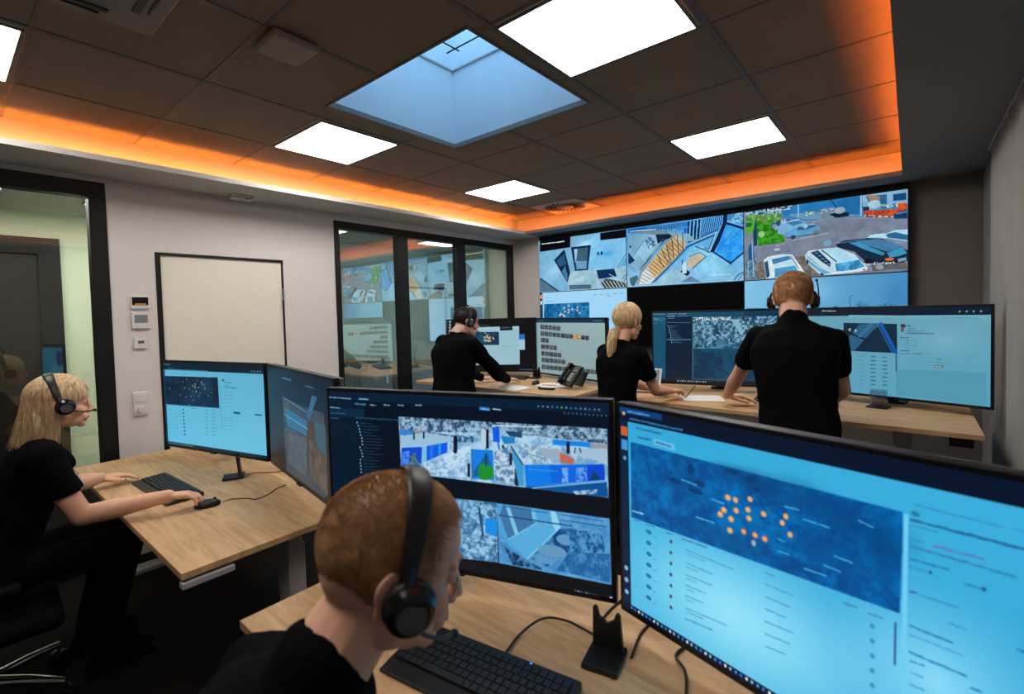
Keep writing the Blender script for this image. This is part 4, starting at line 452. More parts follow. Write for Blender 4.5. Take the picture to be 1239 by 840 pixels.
 'P13': ((960, 540), [('G',(120,135,155),(112,128,150),(120,128,140),(96,104,116)),('P',(60,130,185),[16,-11,1000,-2,1000,363,746,259,533,238,429,239,265,157,15,172]),('N',(170,200,220),(20,60,90),75,0.5,2.5,1,[16,-15,376,-4,265,108,16,60]),('P',(36,120,180),[265,50,376,-4,754,3,754,252,533,201,411,215,265,99]),('P',(100,150,180),[321,114,746,170,746,250,420,218,321,143]),('L',(190,215,230),5,[374,-24,373,177]),('L',(180,205,220),7,[751,2,750,251]),('P',(30,105,165),[609,29,666,11,746,18,746,241,609,194]),('N',(160,180,190),(60,90,110),75,0.5,2.2,2,[507,110,600,100,600,192,516,196]),('N',(210,225,215),(100,130,140),75,0.5,2.2,3,[420,113,477,120,477,176,420,170]),('L',(20,70,120),8,[567,-20,609,103]),('P',(130,175,205),[758,4,1000,-2,1000,184,761,201]),('P',(40,95,140),[777,19,891,30,891,151,800,124]),('P',(150,125,105),[781,-6,854,44,854,122,800,89]),('E',(170,205,225),823,130,34,49),('P',(24,70,115),[924,41,992,42,992,131,924,123]),('P',(20,50,80),[758,147,796,154,796,255,769,257]),('N',(190,215,225),(50,90,120),75,0.5,2.4,4,[854,175,943,150,950,203,861,203]),('P',(226,84,30),[769,200,950,229,948,160,993,165,997,243,950,289,921,312,771,261]),('N',(232,90,30),(170,60,40),60,0.62,2.4,5,[769,200,950,229,993,165,997,243,950,289,921,312,771,261]),('N',(220,200,180),(60,60,70),75,0.5,2.4,6,[769,253,924,306,921,324,771,278]),('P',(124,134,155),[13,498,292,456,498,435,633,438,1000,473,1000,363,746,272,533,247,393,239,99,515]),('N',(126,136,156),(110,121,142),9,0.5,1.5,7,[99,515,533,247,1000,363,1000,986,11,979,13,539]),('P',(80,175,50),[16,50,265,89,265,167,213,212,282,444,287,494,104,516,70,307,14,324]),('N',(64,160,34),(30,110,22),60,0.5,2.0,8,[81,148,208,162,284,454,287,494,104,516]),('N',(120,200,80),(90,110,90),45,0.56,2.0,9,[16,60,265,95,265,167,15,131]),('N',(120,120,80),(80,150,60),90,0.5,2.2,10,[101,73,170,112,174,232,111,156]),('E',(150,190,140),124,349,23,44),('P',(30,90,50),[15,162,56,166,55,222,15,223]),('P',(170,200,220),[193,207,265,167,320,191,320,249,292,398,236,326,193,276]),('N',(180,210,225),(40,70,110),45,0.62,2.4,11,[193,207,265,167,320,191,320,249,292,398,236,326,193,276]),('P',(120,175,215),[234,286,265,225,375,202,420,259,446,338,356,412,292,398,240,366]),('P',(60,120,165),[293,227,371,210,406,260,338,283]),('L',(185,220,240),7,[265,225,375,206]),('P',(90,160,205),[283,376,320,346,384,294,472,288,507,343,507,400,419,436,347,464,292,440]),('P',(40,95,140),[379,306,464,297,490,322,428,353,356,351]),('L',(160,210,235),5,[393,306,472,292]),('E',(20,35,55),339,439,18,25),('E',(110,125,130),487,413,20,37),('L',(70,90,110),7,[292,440,498,426]),('L',(190,190,180),4,[342,482,566,432]),('E',(150,200,225),419,312,14,26),('E',(110,130,145),549,205,37,48),('P',(16,30,50),[567,192,609,167,682,197,682,242,608,245]),('E',(150,175,190),629,154,32,43),('P',(22,60,98),[928,292,957,265,997,251,999,357,932,346]),('L',(90,150,190),8,[943,284,993,276]),('E',(175,190,200),232,590,22,21),('L',(170,180,190),6,[227,537,249,533]),('E',(110,160,190),555,565,28,37),('P',(20,60,100),[65,306,89,100,94,312,95,504,69,509]),('P',(24,84,140),[29,521,54,445,64,488,78,774,77,977,11,979,12,723,33,706]),('N',(40,90,130),(130,150,160),75,0.5,2.2,12,[12,723,83,694,102,980,11,979]),('L',(150,190,210),6,[57,446,67,935]),('L',(150,190,210),5,[28,725,26,970]),('N',(130,125,115),(95,92,88),60,0.5,2.0,13,[78,774,167,708,418,712,497,990,87,988]),('P',(206,228,238),[138,723,167,678,263,659,328,677,426,981,156,990]),('P',(60,130,175),[191,722,309,689,330,739,205,794]),('P',(190,222,236),[205,798,335,748,350,826,215,854]),('P',(70,150,195),[215,858,350,830,373,916,354,971,214,983]),('P',(30,80,120),[143,754,167,738,181,949,166,987,156,966]),('L',(225,240,246),9,[330,687,422,980]),('L',(30,70,100),5,[323,695,373,877]),('L',(225,240,246),7,[191,732,205,982]),('P',(190,215,230),[414,711,436,649,523,637,616,633,713,746,788,929,780,963,665,984,531,988,497,961,427,809]),('P',(168,214,236),[523,646,616,636,737,804,733,831,607,838]),('P',(24,60,92),[449,670,497,651,574,823,570,887,523,815]),('L',(22,44,66),7,[519,651,607,819]),('P',(70,160,208),[599,847,741,819,769,908,697,952,607,952]),('N',(86,178,222),(40,120,170),27,0.5,1.9,14,[599,847,741,819,769,908,697,952,607,952]),('L',(90,170,210),6,[427,714,531,919,565,961]),('L',(225,236,240),8,[582,973,780,936]),('E',(20,40,60),431,790,7,34),('E',(20,40,60),522,970,11,18),('P',(100,170,205),[427,752,514,907,565,961,531,979,445,831]),('E',(210,110,90),768,949,10,12),('L',(190,215,230),3,[480,681,494,688]),('L',(190,215,230),3,[499,723,513,729]),('L',(190,215,230),3,[518,763,532,769]),('L',(190,215,230),3,[537,804,550,810]),('L',(190,215,230),3,[555,844,569,850]),('P',(20,40,66),[604,597,649,552,777,547,868,577,1000,746,1000,866,943,925,823,898,776,847,713,710,616,636]),('P',(66,120,165),[714,574,842,572,921,627,986,709,891,743]),('P',(60,140,180),[681,586,737,588,883,759,868,788,761,683]),('P',(60,150,190),[891,752,975,707,997,780,957,807,906,819]),('L',(90,140,180),4,[616,581,698,571,777,552]),('E',(225,110,60),905,839,25,19),('E',(14,20,30),791,849,23,42),('L',(10,20,30),6,[807,887,993,865]),('P',(120,160,185),[950,840,993,830,993,865,950,883]),('N',(110,100,90),(60,90,115),45,0.5,2.0,15,[807,887,993,890,997,968,815,977]),('E',(150,160,165),853,929,22,31),('P',(170,212,232),[781,544,823,509,898,509,935,483,1000,490,1000,635,898,579,842,558]),('P',(40,100,145),[880,522,935,509,1000,558,1000,623,898,570]),('L',(220,236,244),4,[800,522,891,530]),('T',(228,238,246),765,868,30,'Tor-Einfahrt'),('D',(190,215,230),175,30,316,45,21,40),('F',14,0.22)]),
 'P12': ((960, 540), [('G',(70,150,205),(80,170,235),(150,195,225),(130,190,230)),('P',(140,190,215),[19,101,378,174,368,259,121,751,14,588]),('P',(120,170,200),[19,101,199,142,27,609,14,588]),('N',(40,110,165),(120,180,215),45,0.5,2.0,1,[20,18,577,50,576,118,250,127,19,73]),('P',(24,90,160),[20,9,577,25,873,-3,804,239,565,369,558,113,19,73]),('L',(110,190,235),3,[201,11,194,78]),('L',(110,190,235),3,[217,12,210,81]),('L',(110,190,235),3,[233,12,226,84]),('L',(110,190,235),3,[249,13,242,87]),('L',(110,190,235),3,[265,13,259,90]),('L',(110,190,235),3,[281,14,275,93]),('L',(110,190,235),3,[297,14,290,96]),('L',(110,190,235),3,[313,15,306,98]),('L',(110,190,235),3,[329,15,322,101]),('L',(110,190,235),3,[345,16,338,104]),('L',(110,190,235),3,[360,16,353,107]),('L',(110,190,235),3,[376,16,369,110]),('L',(110,190,235),3,[391,17,385,113]),('L',(110,190,235),3,[407,17,400,115]),('L',(110,190,235),3,[422,18,415,118]),('L',(110,190,235),3,[437,18,431,121]),('L',(110,190,235),3,[452,19,446,124]),('L',(110,190,235),3,[467,19,461,127]),('L',(110,190,235),3,[482,19,476,129]),('L',(110,190,235),3,[497,20,491,132]),('L',(110,190,235),3,[512,20,506,135]),('L',(110,190,235),3,[527,21,521,137]),('L',(110,190,235),3,[542,21,536,140]),('L',(110,190,235),3,[557,21,550,143]),('L',(110,190,235),3,[571,22,565,146]),('L',(110,190,235),3,[586,22,579,148]),('L',(130,205,245),4,[631,6,588,332]),('L',(130,205,245),4,[647,4,606,321]),('L',(130,205,245),4,[663,3,624,309]),('L',(130,205,245),4,[679,2,642,298]),('L',(130,205,245),4,[695,1,660,287]),('L',(130,205,245),4,[711,0,678,276]),('L',(130,205,245),4,[727,-1,696,265]),('L',(130,205,245),4,[742,-2,713,254]),('L',(130,205,245),4,[758,-3,731,243]),('L',(130,205,245),4,[773,-4,748,232]),('L',(130,205,245),4,[788,-5,766,222]),('L',(130,205,245),4,[804,-6,783,211]),('L',(130,205,245),4,[819,-7,800,200]),('L',(130,205,245),4,[834,-8,817,190]),('L',(130,205,245),4,[849,-9,834,179]),('P',(10,34,78),[568,23,581,21,570,328,552,333]),('L',(120,200,240),8,[588,23,575,321]),('P',(10,34,78),[598,20,611,19,600,323,583,327]),('L',(120,200,240),8,[618,20,605,313]),('P',(10,34,78),[627,18,641,17,630,317,613,322]),('L',(120,200,240),8,[647,18,634,306]),('P',(10,34,78),[657,16,670,14,659,312,642,317]),('L',(120,200,240),7,[676,16,664,299]),('P',(110,140,155),[96,82,251,82,407,137,397,178,280,160,85,107]),('P',(16,34,60),[280,160,397,178,464,228,377,261,298,315]),('E',(60,140,200),516,111,55,30),('E',(10,90,220),543,160,12,44),('P',(130,170,190),[393,143,575,219,629,332,538,330,426,220]),('P',(150,195,220),[178,209,250,171,293,314,217,405]),('N',(170,205,225),(30,80,130),75,0.5,2.4,2,[178,209,250,171,293,314,217,405]),('L',(14,40,70),3,[211,154,71,451]),('L',(10,28,54),9,[368,250,126,715]),('L',(80,140,175),3,[353,242,111,677]),('L',(14,40,70),3,[377,296,195,545]),('L',(20,60,95),3,[16,626,79,745]),('L',(20,60,95),3,[31,606,91,729]),('L',(20,60,95),3,[46,586,104,712]),('L',(20,60,95),3,[61,566,117,696]),('L',(20,60,95),3,[76,547,130,679]),('L',(20,60,95),3,[91,528,142,663]),('L',(20,60,95),3,[106,508,155,647]),('L',(20,60,95),3,[121,489,168,631]),('P',(196,180,150),[464,194,556,368,422,670,273,932,97,967,141,790,307,458]),('P',(214,178,122),[307,458,416,269,500,373,556,368,499,528,393,683,243,929,184,687]),('P',(216,224,222),[141,772,204,690,273,914,232,963,98,958]),('L',(52,44,40),5,[439,240,532,462]),('L',(52,44,40),5,[419,278,511,491]),('L',(52,44,40),5,[399,317,490,520]),('L',(52,44,40),5,[379,355,469,550]),('L',(52,44,40),5,[358,394,448,580]),('L',(52,44,40),5,[338,434,426,610]),('L',(52,44,40),5,[317,473,405,640]),('L',(52,44,40),5,[296,513,383,671]),('L',(52,44,40),5,[275,553,361,701]),('L',(40,62,80),5,[254,594,339,732]),('L',(40,62,80),5,[233,634,317,763]),('L',(40,62,80),5,[212,675,295,795]),('L',(40,62,80),4,[190,716,272,826]),('L',(40,62,80),4,[168,758,250,858]),('L',(40,62,80),4,[147,799,227,890]),('L',(40,62,80),4,[125,841,204,922]),('L',(40,62,80),4,[103,884,181,954]),('L',(120,90,60),2,[416,235,451,623]),('L',(120,90,60),2,[408,242,443,627]),('L',(120,90,60),2,[401,249,435,632]),('L',(120,90,60),2,[393,256,427,636]),('L',(120,90,60),2,[385,263,419,641]),('L',(120,90,60),2,[377,270,411,645]),('L',(120,90,60),2,[369,277,403,650]),('L',(90,120,130),15,[464,194,288,401,142,754,103,950]),('L',(150,180,185),5,[464,194,288,401,142,754,103,950]),('L',(60,80,92),8,[425,271,442,552]),('L',(60,80,92),8,[473,213,485,542]),('L',(60,80,92),8,[377,348,413,651]),('L',(60,80,92),8,[520,189,520,497]),('L',(60,80,92),8,[332,410,393,666]),('L',(60,80,92),8,[292,490,349,712]),('P',(26,90,150),[800,246,787,292,574,422,441,656,273,932,222,962,383,699,556,402]),('L',(140,185,210),13,[800,241,574,371]),('L',(60,130,180),10,[555,435,242,947]),('P',(8,30,72),[856,-8,885,0,880,128,829,358,776,544,742,538,804,304,847,119]),('P',(100,180,225),[885,0,1014,5,1013,178,880,112]),('N',(130,200,235),(40,110,165),30,0.5,2.0,3,[885,0,1014,5,1013,178,880,112]),('P',(8,36,84),[876,107,1013,225,1013,264,872,142]),('P',(50,160,240),[872,150,1013,272,1011,572,905,713,785,554]),('N',(70,175,245),(30,140,230),10,0.5,1.9,4,[872,150,1013,272,1011,572,905,713,785,554]),('L',(10,50,100),14,[1011,572,901,737]),('L',(10,40,84),13,[776,544,905,729]),('L',(16,100,190),4,[937,238,789,547]),('L',(180,215,235),6,[795,237,742,521]),('L',(20,60,100),6,[778,298,725,535]),('P',(130,195,230),[628,433,681,427,751,540,901,761,913,795,850,965,625,854,498,596]),('N',(140,205,238),(110,180,222),8,0.5,1.7,5,[628,433,751,540,913,795,850,965,571,779,498,596]),('P',(196,184,160),[553,742,573,575,663,540,707,615,598,765]),('L',(30,50,70),7,[707,606,598,762]),('L',(20,60,95),5,[573,575,663,523,715,600]),('E',(110,190,225),618,481,35,40),('L',(20,60,100),9,[628,424,742,538]),('E',(90,140,165),711,482,19,29),('E',(14,34,60),531,827,45,51),('P',(196,220,230),[512,667,546,655,550,827,513,839]),('L',(20,60,90),8,[513,616,513,684]),('P',(100,130,160),[495,966,584,882,673,986]),('P',(150,195,215),[283,951,422,722,497,802,552,878,495,971]),('P',(60,100,120),[22,848,99,803,109,859,65,991,34,961]),('P',(10,50,100),[16,404,81,553,27,609,14,588]),('E',(14,30,50),37,312,9,22),('L',(16,50,90),7,[929,982,965,899,1006,872]),('L',(16,50,90),4,[957,994,981,925,1006,904]),('D',(190,220,235),38,50,281,77,21,6),('D',(190,220,235),735,885,904,894,20,7),('F',14,0.22)]),
 'P11': ((960, 540), [('G',(110,170,205),(130,190,225),(120,175,205),(110,165,195)),('P',(120,180,215),[15,211,323,213,356,859,240,993,2,988]),('H',(160,205,230),200,600,200,260),('P',(125,195,235),[394,226,731,19,1016,64,1010,627,898,651,592,649]),('H',(50,160,230),800,380,130,90),('H',(180,225,240),560,170,190,110),('P',(150,190,205),[359,650,898,651,1010,627,1006,991,355,992]),('N',(165,205,220),(135,180,200),9,0.5,1.7,1,[359,650,898,651,1010,627,1006,991,355,992]),('H',(205,230,240),480,800,120,90),('P',(160,195,210),[356,870,380,663,898,651,910,694,592,681]),('P',(12,36,66),[193,401,323,213,387,664,350,847]),('P',(36,84,120),[219,417,319,300,345,504,261,536]),('P',(60,120,165),[326,523,358,727,343,814,288,629]),('P',(8,36,90),[401,195,631,198,592,645,444,639]),('P',(60,96,116),[433,238,598,233,577,621,460,613]),('P',(150,200,225),[438,239,479,238,460,456,446,443]),('P',(100,150,185),[457,460,584,477,577,621,460,613]),('L',(150,195,215),7,[439,470,473,476]),('E',(20,50,90),707,364,14,33),('E',(20,50,90),746,367,13,33),('E',(120,170,200),703,357,5,14),('P',(8,44,92),[684,662,873,658,902,796,708,824]),('P',(80,100,125),[370,894,622,910,625,983,369,980]),('P',(80,110,135),[7,717,225,991,2,988]),('L',(6,24,50),12,[16,730,239,995]),('L',(20,60,100),5,[1013,386,910,653]),('P',(90,170,210),[1012,446,1010,627,935,636]),('P',(70,84,92),[733,900,784,822,834,839,1007,930,1006,987,770,988]),('L',(14,40,70),7,[733,879,782,989]),('L',(205,205,180),7,[752,869,800,989]),('L',(14,40,70),7,[771,884,818,989]),('L',(205,205,180),7,[790,873,835,988]),('L',(14,40,70),7,[809,888,852,988]),('L',(205,205,180),7,[828,877,870,988]),('L',(14,40,70),7,[846,892,887,987]),('L',(205,205,180),7,[865,882,904,987]),('L',(14,40,70),7,[883,896,921,987]),('L',(205,205,180),7,[901,886,938,986]),('L',(14,40,70),7,[920,900,955,986]),('L',(205,205,180),7,[938,890,972,985]),('L',(14,40,70),7,[956,904,988,985]),('L',(205,205,180),7,[974,894,1005,985]),('L',(150,190,205),8,[823,754,1007,930]),('L',(20,50,80),5,[956,843,1009,769]),('L',(20,50,80),5,[974,886,1008,819]),('P',(2,4,10),[19,-18,400,-2,394,193,15,211]),('P',(2,4,10),[733,9,1017,4,1015,145,736,137]),('D',(215,225,230),42,62,222,67,23,4),('D',(225,232,236),233,68,325,67,25,5),('F',10,0.2)]),
 'P21': ((640, 360), [('G',(165,215,245),(160,212,245),(150,208,248),(155,212,250)),('P',(30,60,84),[0,0,35,0,35,1000,0,1000]),('P',(210,150,110),[3,40,41,39,40,117,1,114]),('P',(200,225,240),[7,156,30,158,29,227,6,231]),('P',(24,110,165),[53,222,598,217,597,496,594,712,42,714]),('N',(36,128,182),(10,84,140),21,0.524,2.0,1,[53,222,598,217,597,496,594,712,42,714]),('E',(205,205,205),302,309,12,20),('E',(150,130,120),302,309,5,8),('E',(205,205,205),358,268,12,19),('E',(150,130,120),358,268,5,8),('E',(205,205,205),356,345,12,19),('E',(150,130,120),356,345,5,8),('E',(205,205,205),313,377,12,20),('E',(150,130,120),313,377,5,8),('E',(205,205,205),264,420,13,20),('E',(150,130,120),264,420,5,8),('E',(205,205,205),290,439,12,20),('E',(150,130,120),290,439,5,8),('E',(205,205,205),355,396,12,19),('E',(150,130,120),355,396,5,8),('E',(205,205,205),402,336,12,19),('E',(150,130,120),402,336,5,8),('E',(205,205,205),464,306,12,19),('E',(150,130,120),464,306,5,8),('E',(205,205,205),460,357,12,19),('E',(150,130,120),460,357,5,8),('E',(205,205,205),487,410,12,19),('E',(150,130,120),487,410,5,8),('E',(205,205,205),249,447,13,20),('E',(150,130,120),249,447,5,9),('E',(205,205,205),304,466,12,20),('E',(150,130,120),304,466,5,8),('D',(90,170,210),510,298,590,302,16,2),('D',(90,170,210),369,435,425,433,11,3),('D',(110,160,190),74,103,134,101,11,4),('D',(90,130,160),65,176,178,168,11,5),('D',(90,140,170),646,92,691,89,11,545),('D',(90,140,170),717,90,762,88,11,600),('D',(90,140,170),781,89,825,87,11,650),('D',(90,140,170),862,88,905,85,11,715),('D',(90,140,170),929,87,972,84,11,770),('D',(80,130,160),787,124,843,124,9,6),('D',(60,110,140),769,532,826,536,11,7),('D',(110,165,200),100,580,450,580,10,9),('D',(110,165,200),100,700,450,700,10,9),('D',(110,165,200),100,820,450,820,10,9)]),
 'P22': ((64, 36), [('G',(1,1,2),(1,1,2),(1,1,2),(1,1,2))]),
 'P23': ((640, 360), [('G',(130,195,232),(70,140,190),(128,190,225),(70,140,185)),('H',(150,205,238),420,180,260,260),('H',(60,130,185),950,300,110,300),('L',(30,70,100),3,[687,409,687,270,703,260]),('L',(30,70,100),4,[687,409,686,606]),('L',(30,80,115),1,[765,422,768,373]),('L',(30,80,115),1,[759,421,779,375]),('L',(30,80,115),1,[748,421,723,376]),('L',(30,80,115),1,[747,421,745,344]),('L',(30,80,115),1,[746,421,726,363]),('L',(30,80,115),1,[759,421,776,377]),('L',(30,80,115),1,[745,421,722,367]),('L',(30,80,115),1,[749,421,734,372]),('L',(30,80,115),1,[753,421,747,338]),('L',(30,80,115),1,[746,421,714,369]),('L',(30,80,115),1,[766,422,798,392]),('L',(30,80,115),1,[768,422,801,399]),('L',(30,80,115),1,[762,422,784,371]),('L',(30,80,115),1,[756,421,749,366]),('L',(30,80,115),1,[748,421,721,375]),('L',(30,80,115),1,[749,421,751,382]),('L',(30,80,115),1,[766,422,790,368]),('L',(30,80,115),1,[766,422,796,386]),('L',(30,80,115),1,[742,421,730,385]),('L',(30,80,115),1,[750,421,747,358]),('L',(30,80,115),1,[753,421,765,355]),('L',(30,80,115),1,[751,421,736,351]),('L',(30,80,115),1,[755,421,763,368]),('L',(30,80,115),1,[747,421,735,353]),('L',(30,80,115),1,[746,421,743,342]),('L',(30,80,115),1,[764,422,787,398]),('L',(30,80,115),1,[759,421,777,391]),('L',(30,80,115),1,[749,421,731,369]),('L',(30,80,115),1,[753,421,749,343]),('L',(30,80,115),1,[741,421,705,399]),('L',(30,80,115),1,[745,421,714,368]),('L',(30,80,115),1,[765,422,766,362]),('L',(30,80,115),1,[750,421,736,374]),('L',(30,80,115),1,[759,421,768,371]),('L',(30,80,115),1,[887,428,863,401]),('L',(30,80,115),1,[900,428,912,387]),('L',(30,80,115),1,[883,428,846,400]),('L',(30,80,115),1,[901,428,919,391]),('L',(30,80,115),1,[908,429,929,394]),('L',(30,80,115),1,[893,428,886,371]),('L',(30,80,115),1,[895,428,899,377]),('L',(30,80,115),1,[889,428,877,376]),('L',(30,80,115),1,[883,428,857,394]),('L',(30,80,115),1,[911,429,949,406]),('L',(30,80,115),1,[911,429,945,407]),('L',(30,80,115),1,[896,428,878,371]),('L',(30,80,115),1,[903,429,929,382]),('L',(30,80,115),1,[903,429,922,386]),('L',(30,80,115),1,[884,428,867,404]),('L',(30,80,115),1,[885,428,878,400]),('L',(30,80,115),1,[883,428,844,388]),('L',(30,80,115),1,[886,428,848,387]),('L',(30,80,115),1,[884,428,879,375]),('L',(30,80,115),1,[909,429,946,399]),('L',(30,80,115),1,[908,429,903,366]),('L',(30,80,115),1,[898,428,908,396]),('L',(30,80,115),1,[906,429,938,409]),('L',(30,80,115),1,[891,428,885,366]),('L',(30,80,115),1,[889,428,861,398]),('L',(30,80,115),1,[902,429,919,390]),('L',(30,80,115),1,[893,428,881,387]),('L',(30,80,115),1,[895,428,872,385]),('L',(30,80,115),1,[914,429,935,388]),('L',(30,80,115),1,[886,428,876,374]),('L',(30,80,115),1,[904,429,914,384]),('L',(30,80,115),1,[903,429,927,402]),('L',(30,80,115),1,[883,428,873,370]),('L',(30,80,115),1,[898,428,897,365]),('L',(30,80,115),1,[597,413,587,405]),('L',(30,80,115),1,[602,414,600,402]),('L',(30,80,115),1,[603,414,614,406]),('L',(30,80,115),1,[603,414,606,397]),('L',(30,80,115),1,[602,414,600,402]),('L',(30,80,115),1,[594,413,585,404]),('L',(30,80,115),1,[596,413,588,404]),('L',(30,80,115),1,[604,414,604,394]),('L',(30,80,115),1,[600,414,602,399]),('L',(30,80,115),1,[605,414,617,405]),('L',(30,80,115),1,[600,414,604,395]),('L',(30,80,115),1,[599,413,601,393]),('L',(30,80,115),1,[600,414,595,403]),('L',(30,80,115),1,[604,414,611,398]),('L',(30,80,115),1,[605,414,608,405]),('L',(30,80,115),1,[598,413,588,401]),('L',(30,80,115),1,[605,414,619,408]),('L',(30,80,115),1,[605,414,610,403]),('L',(30,80,115),1,[604,414,601,404]),('L',(30,80,115),1,[605,414,608,403]),('L',(30,80,115),1,[602,414,606,406]),('L',(30,80,115),1,[599,413,594,401]),('L',(30,80,115),1,[597,413,593,396]),('L',(30,80,115),1,[599,413,598,404]),('L',(30,80,115),1,[598,413,596,404]),('L',(30,80,115),1,[606,414,620,409]),('L',(30,80,115),1,[606,414,613,401]),('L',(30,80,115),1,[604,414,606,398]),('L',(30,80,115),1,[603,414,611,405]),('L',(30,80,115),1,[604,414,616,404]),('L',(30,80,115),1,[601,414,596,400]),('L',(30,80,115),1,[599,413,599,396]),('L',(30,80,115),1,[602,414,598,397]),('L',(30,80,115),1,[602,414,600,394]),('P',(36,62,76),[8,398,1005,429,1005,779,6,798]),('N',(60,84,92),(24,46,58),30,0.5,2.0,5,[8,414,1005,442,1005,779,6,798])]),
}
# ================================================================== SCREEN PICTURES (drawn here in code, pixel by pixel)
FONT = {'A': '0E11111F111111', 'D': '1E11111111111E', 'E': '1F10101E10101F', 'F': '1F10101E101010', 'H': '1111111F111111', 'I': '0E04040404040E', 'N': '11191513111111', 'O': '0E11111111110E', 'R': '1E11111E141211', 'T': '1F040404040404', '-': '0000001F000000', 'o': '00000E1111110E', 'r': '00001619101010', 'i': '04000C0404040E', 'n': '00001619111111', 'f': '0609081C080808', 'a': '00000E010F110F', 'h': '10101619111111', 't': '08081C08080906', ' ': '00000000000000'}
def vnoise(w, h, scale, seed):
    r = np.random.RandomState(seed); out = np.zeros((h, w)); amp = 1; tot = 0; sx = scale; sy = max(2, scale*h/w)
    for o in range(6):
        gx, gy = int(sx)+2, int(sy)+2; g = r.rand(gy+1, gx+1); X = np.linspace(0, sx, w); Y = np.linspace(0, sy, h)
        xi = X.astype(int); yi = Y.astype(int); fx = X-xi; fy = Y-yi; fx = fx*fx*(3-2*fx); fy = (fy*fy*(3-2*fy))[:, None]
        a = g[np.ix_(yi, xi)]; b = g[np.ix_(yi, xi+1)]; c = g[np.ix_(yi+1, xi)]; d = g[np.ix_(yi+1, xi+1)]
        out += amp*((a*(1-fx)+b*fx)*(1-fy)+(c*(1-fx)+d*fx)*fy); tot += amp; amp *= 0.78; sx *= 2.05; sy *= 2.05
        if sx > w/1.2: break
    out /= tot; return 0.5+(out-out.mean())/(out.std()*4.2)
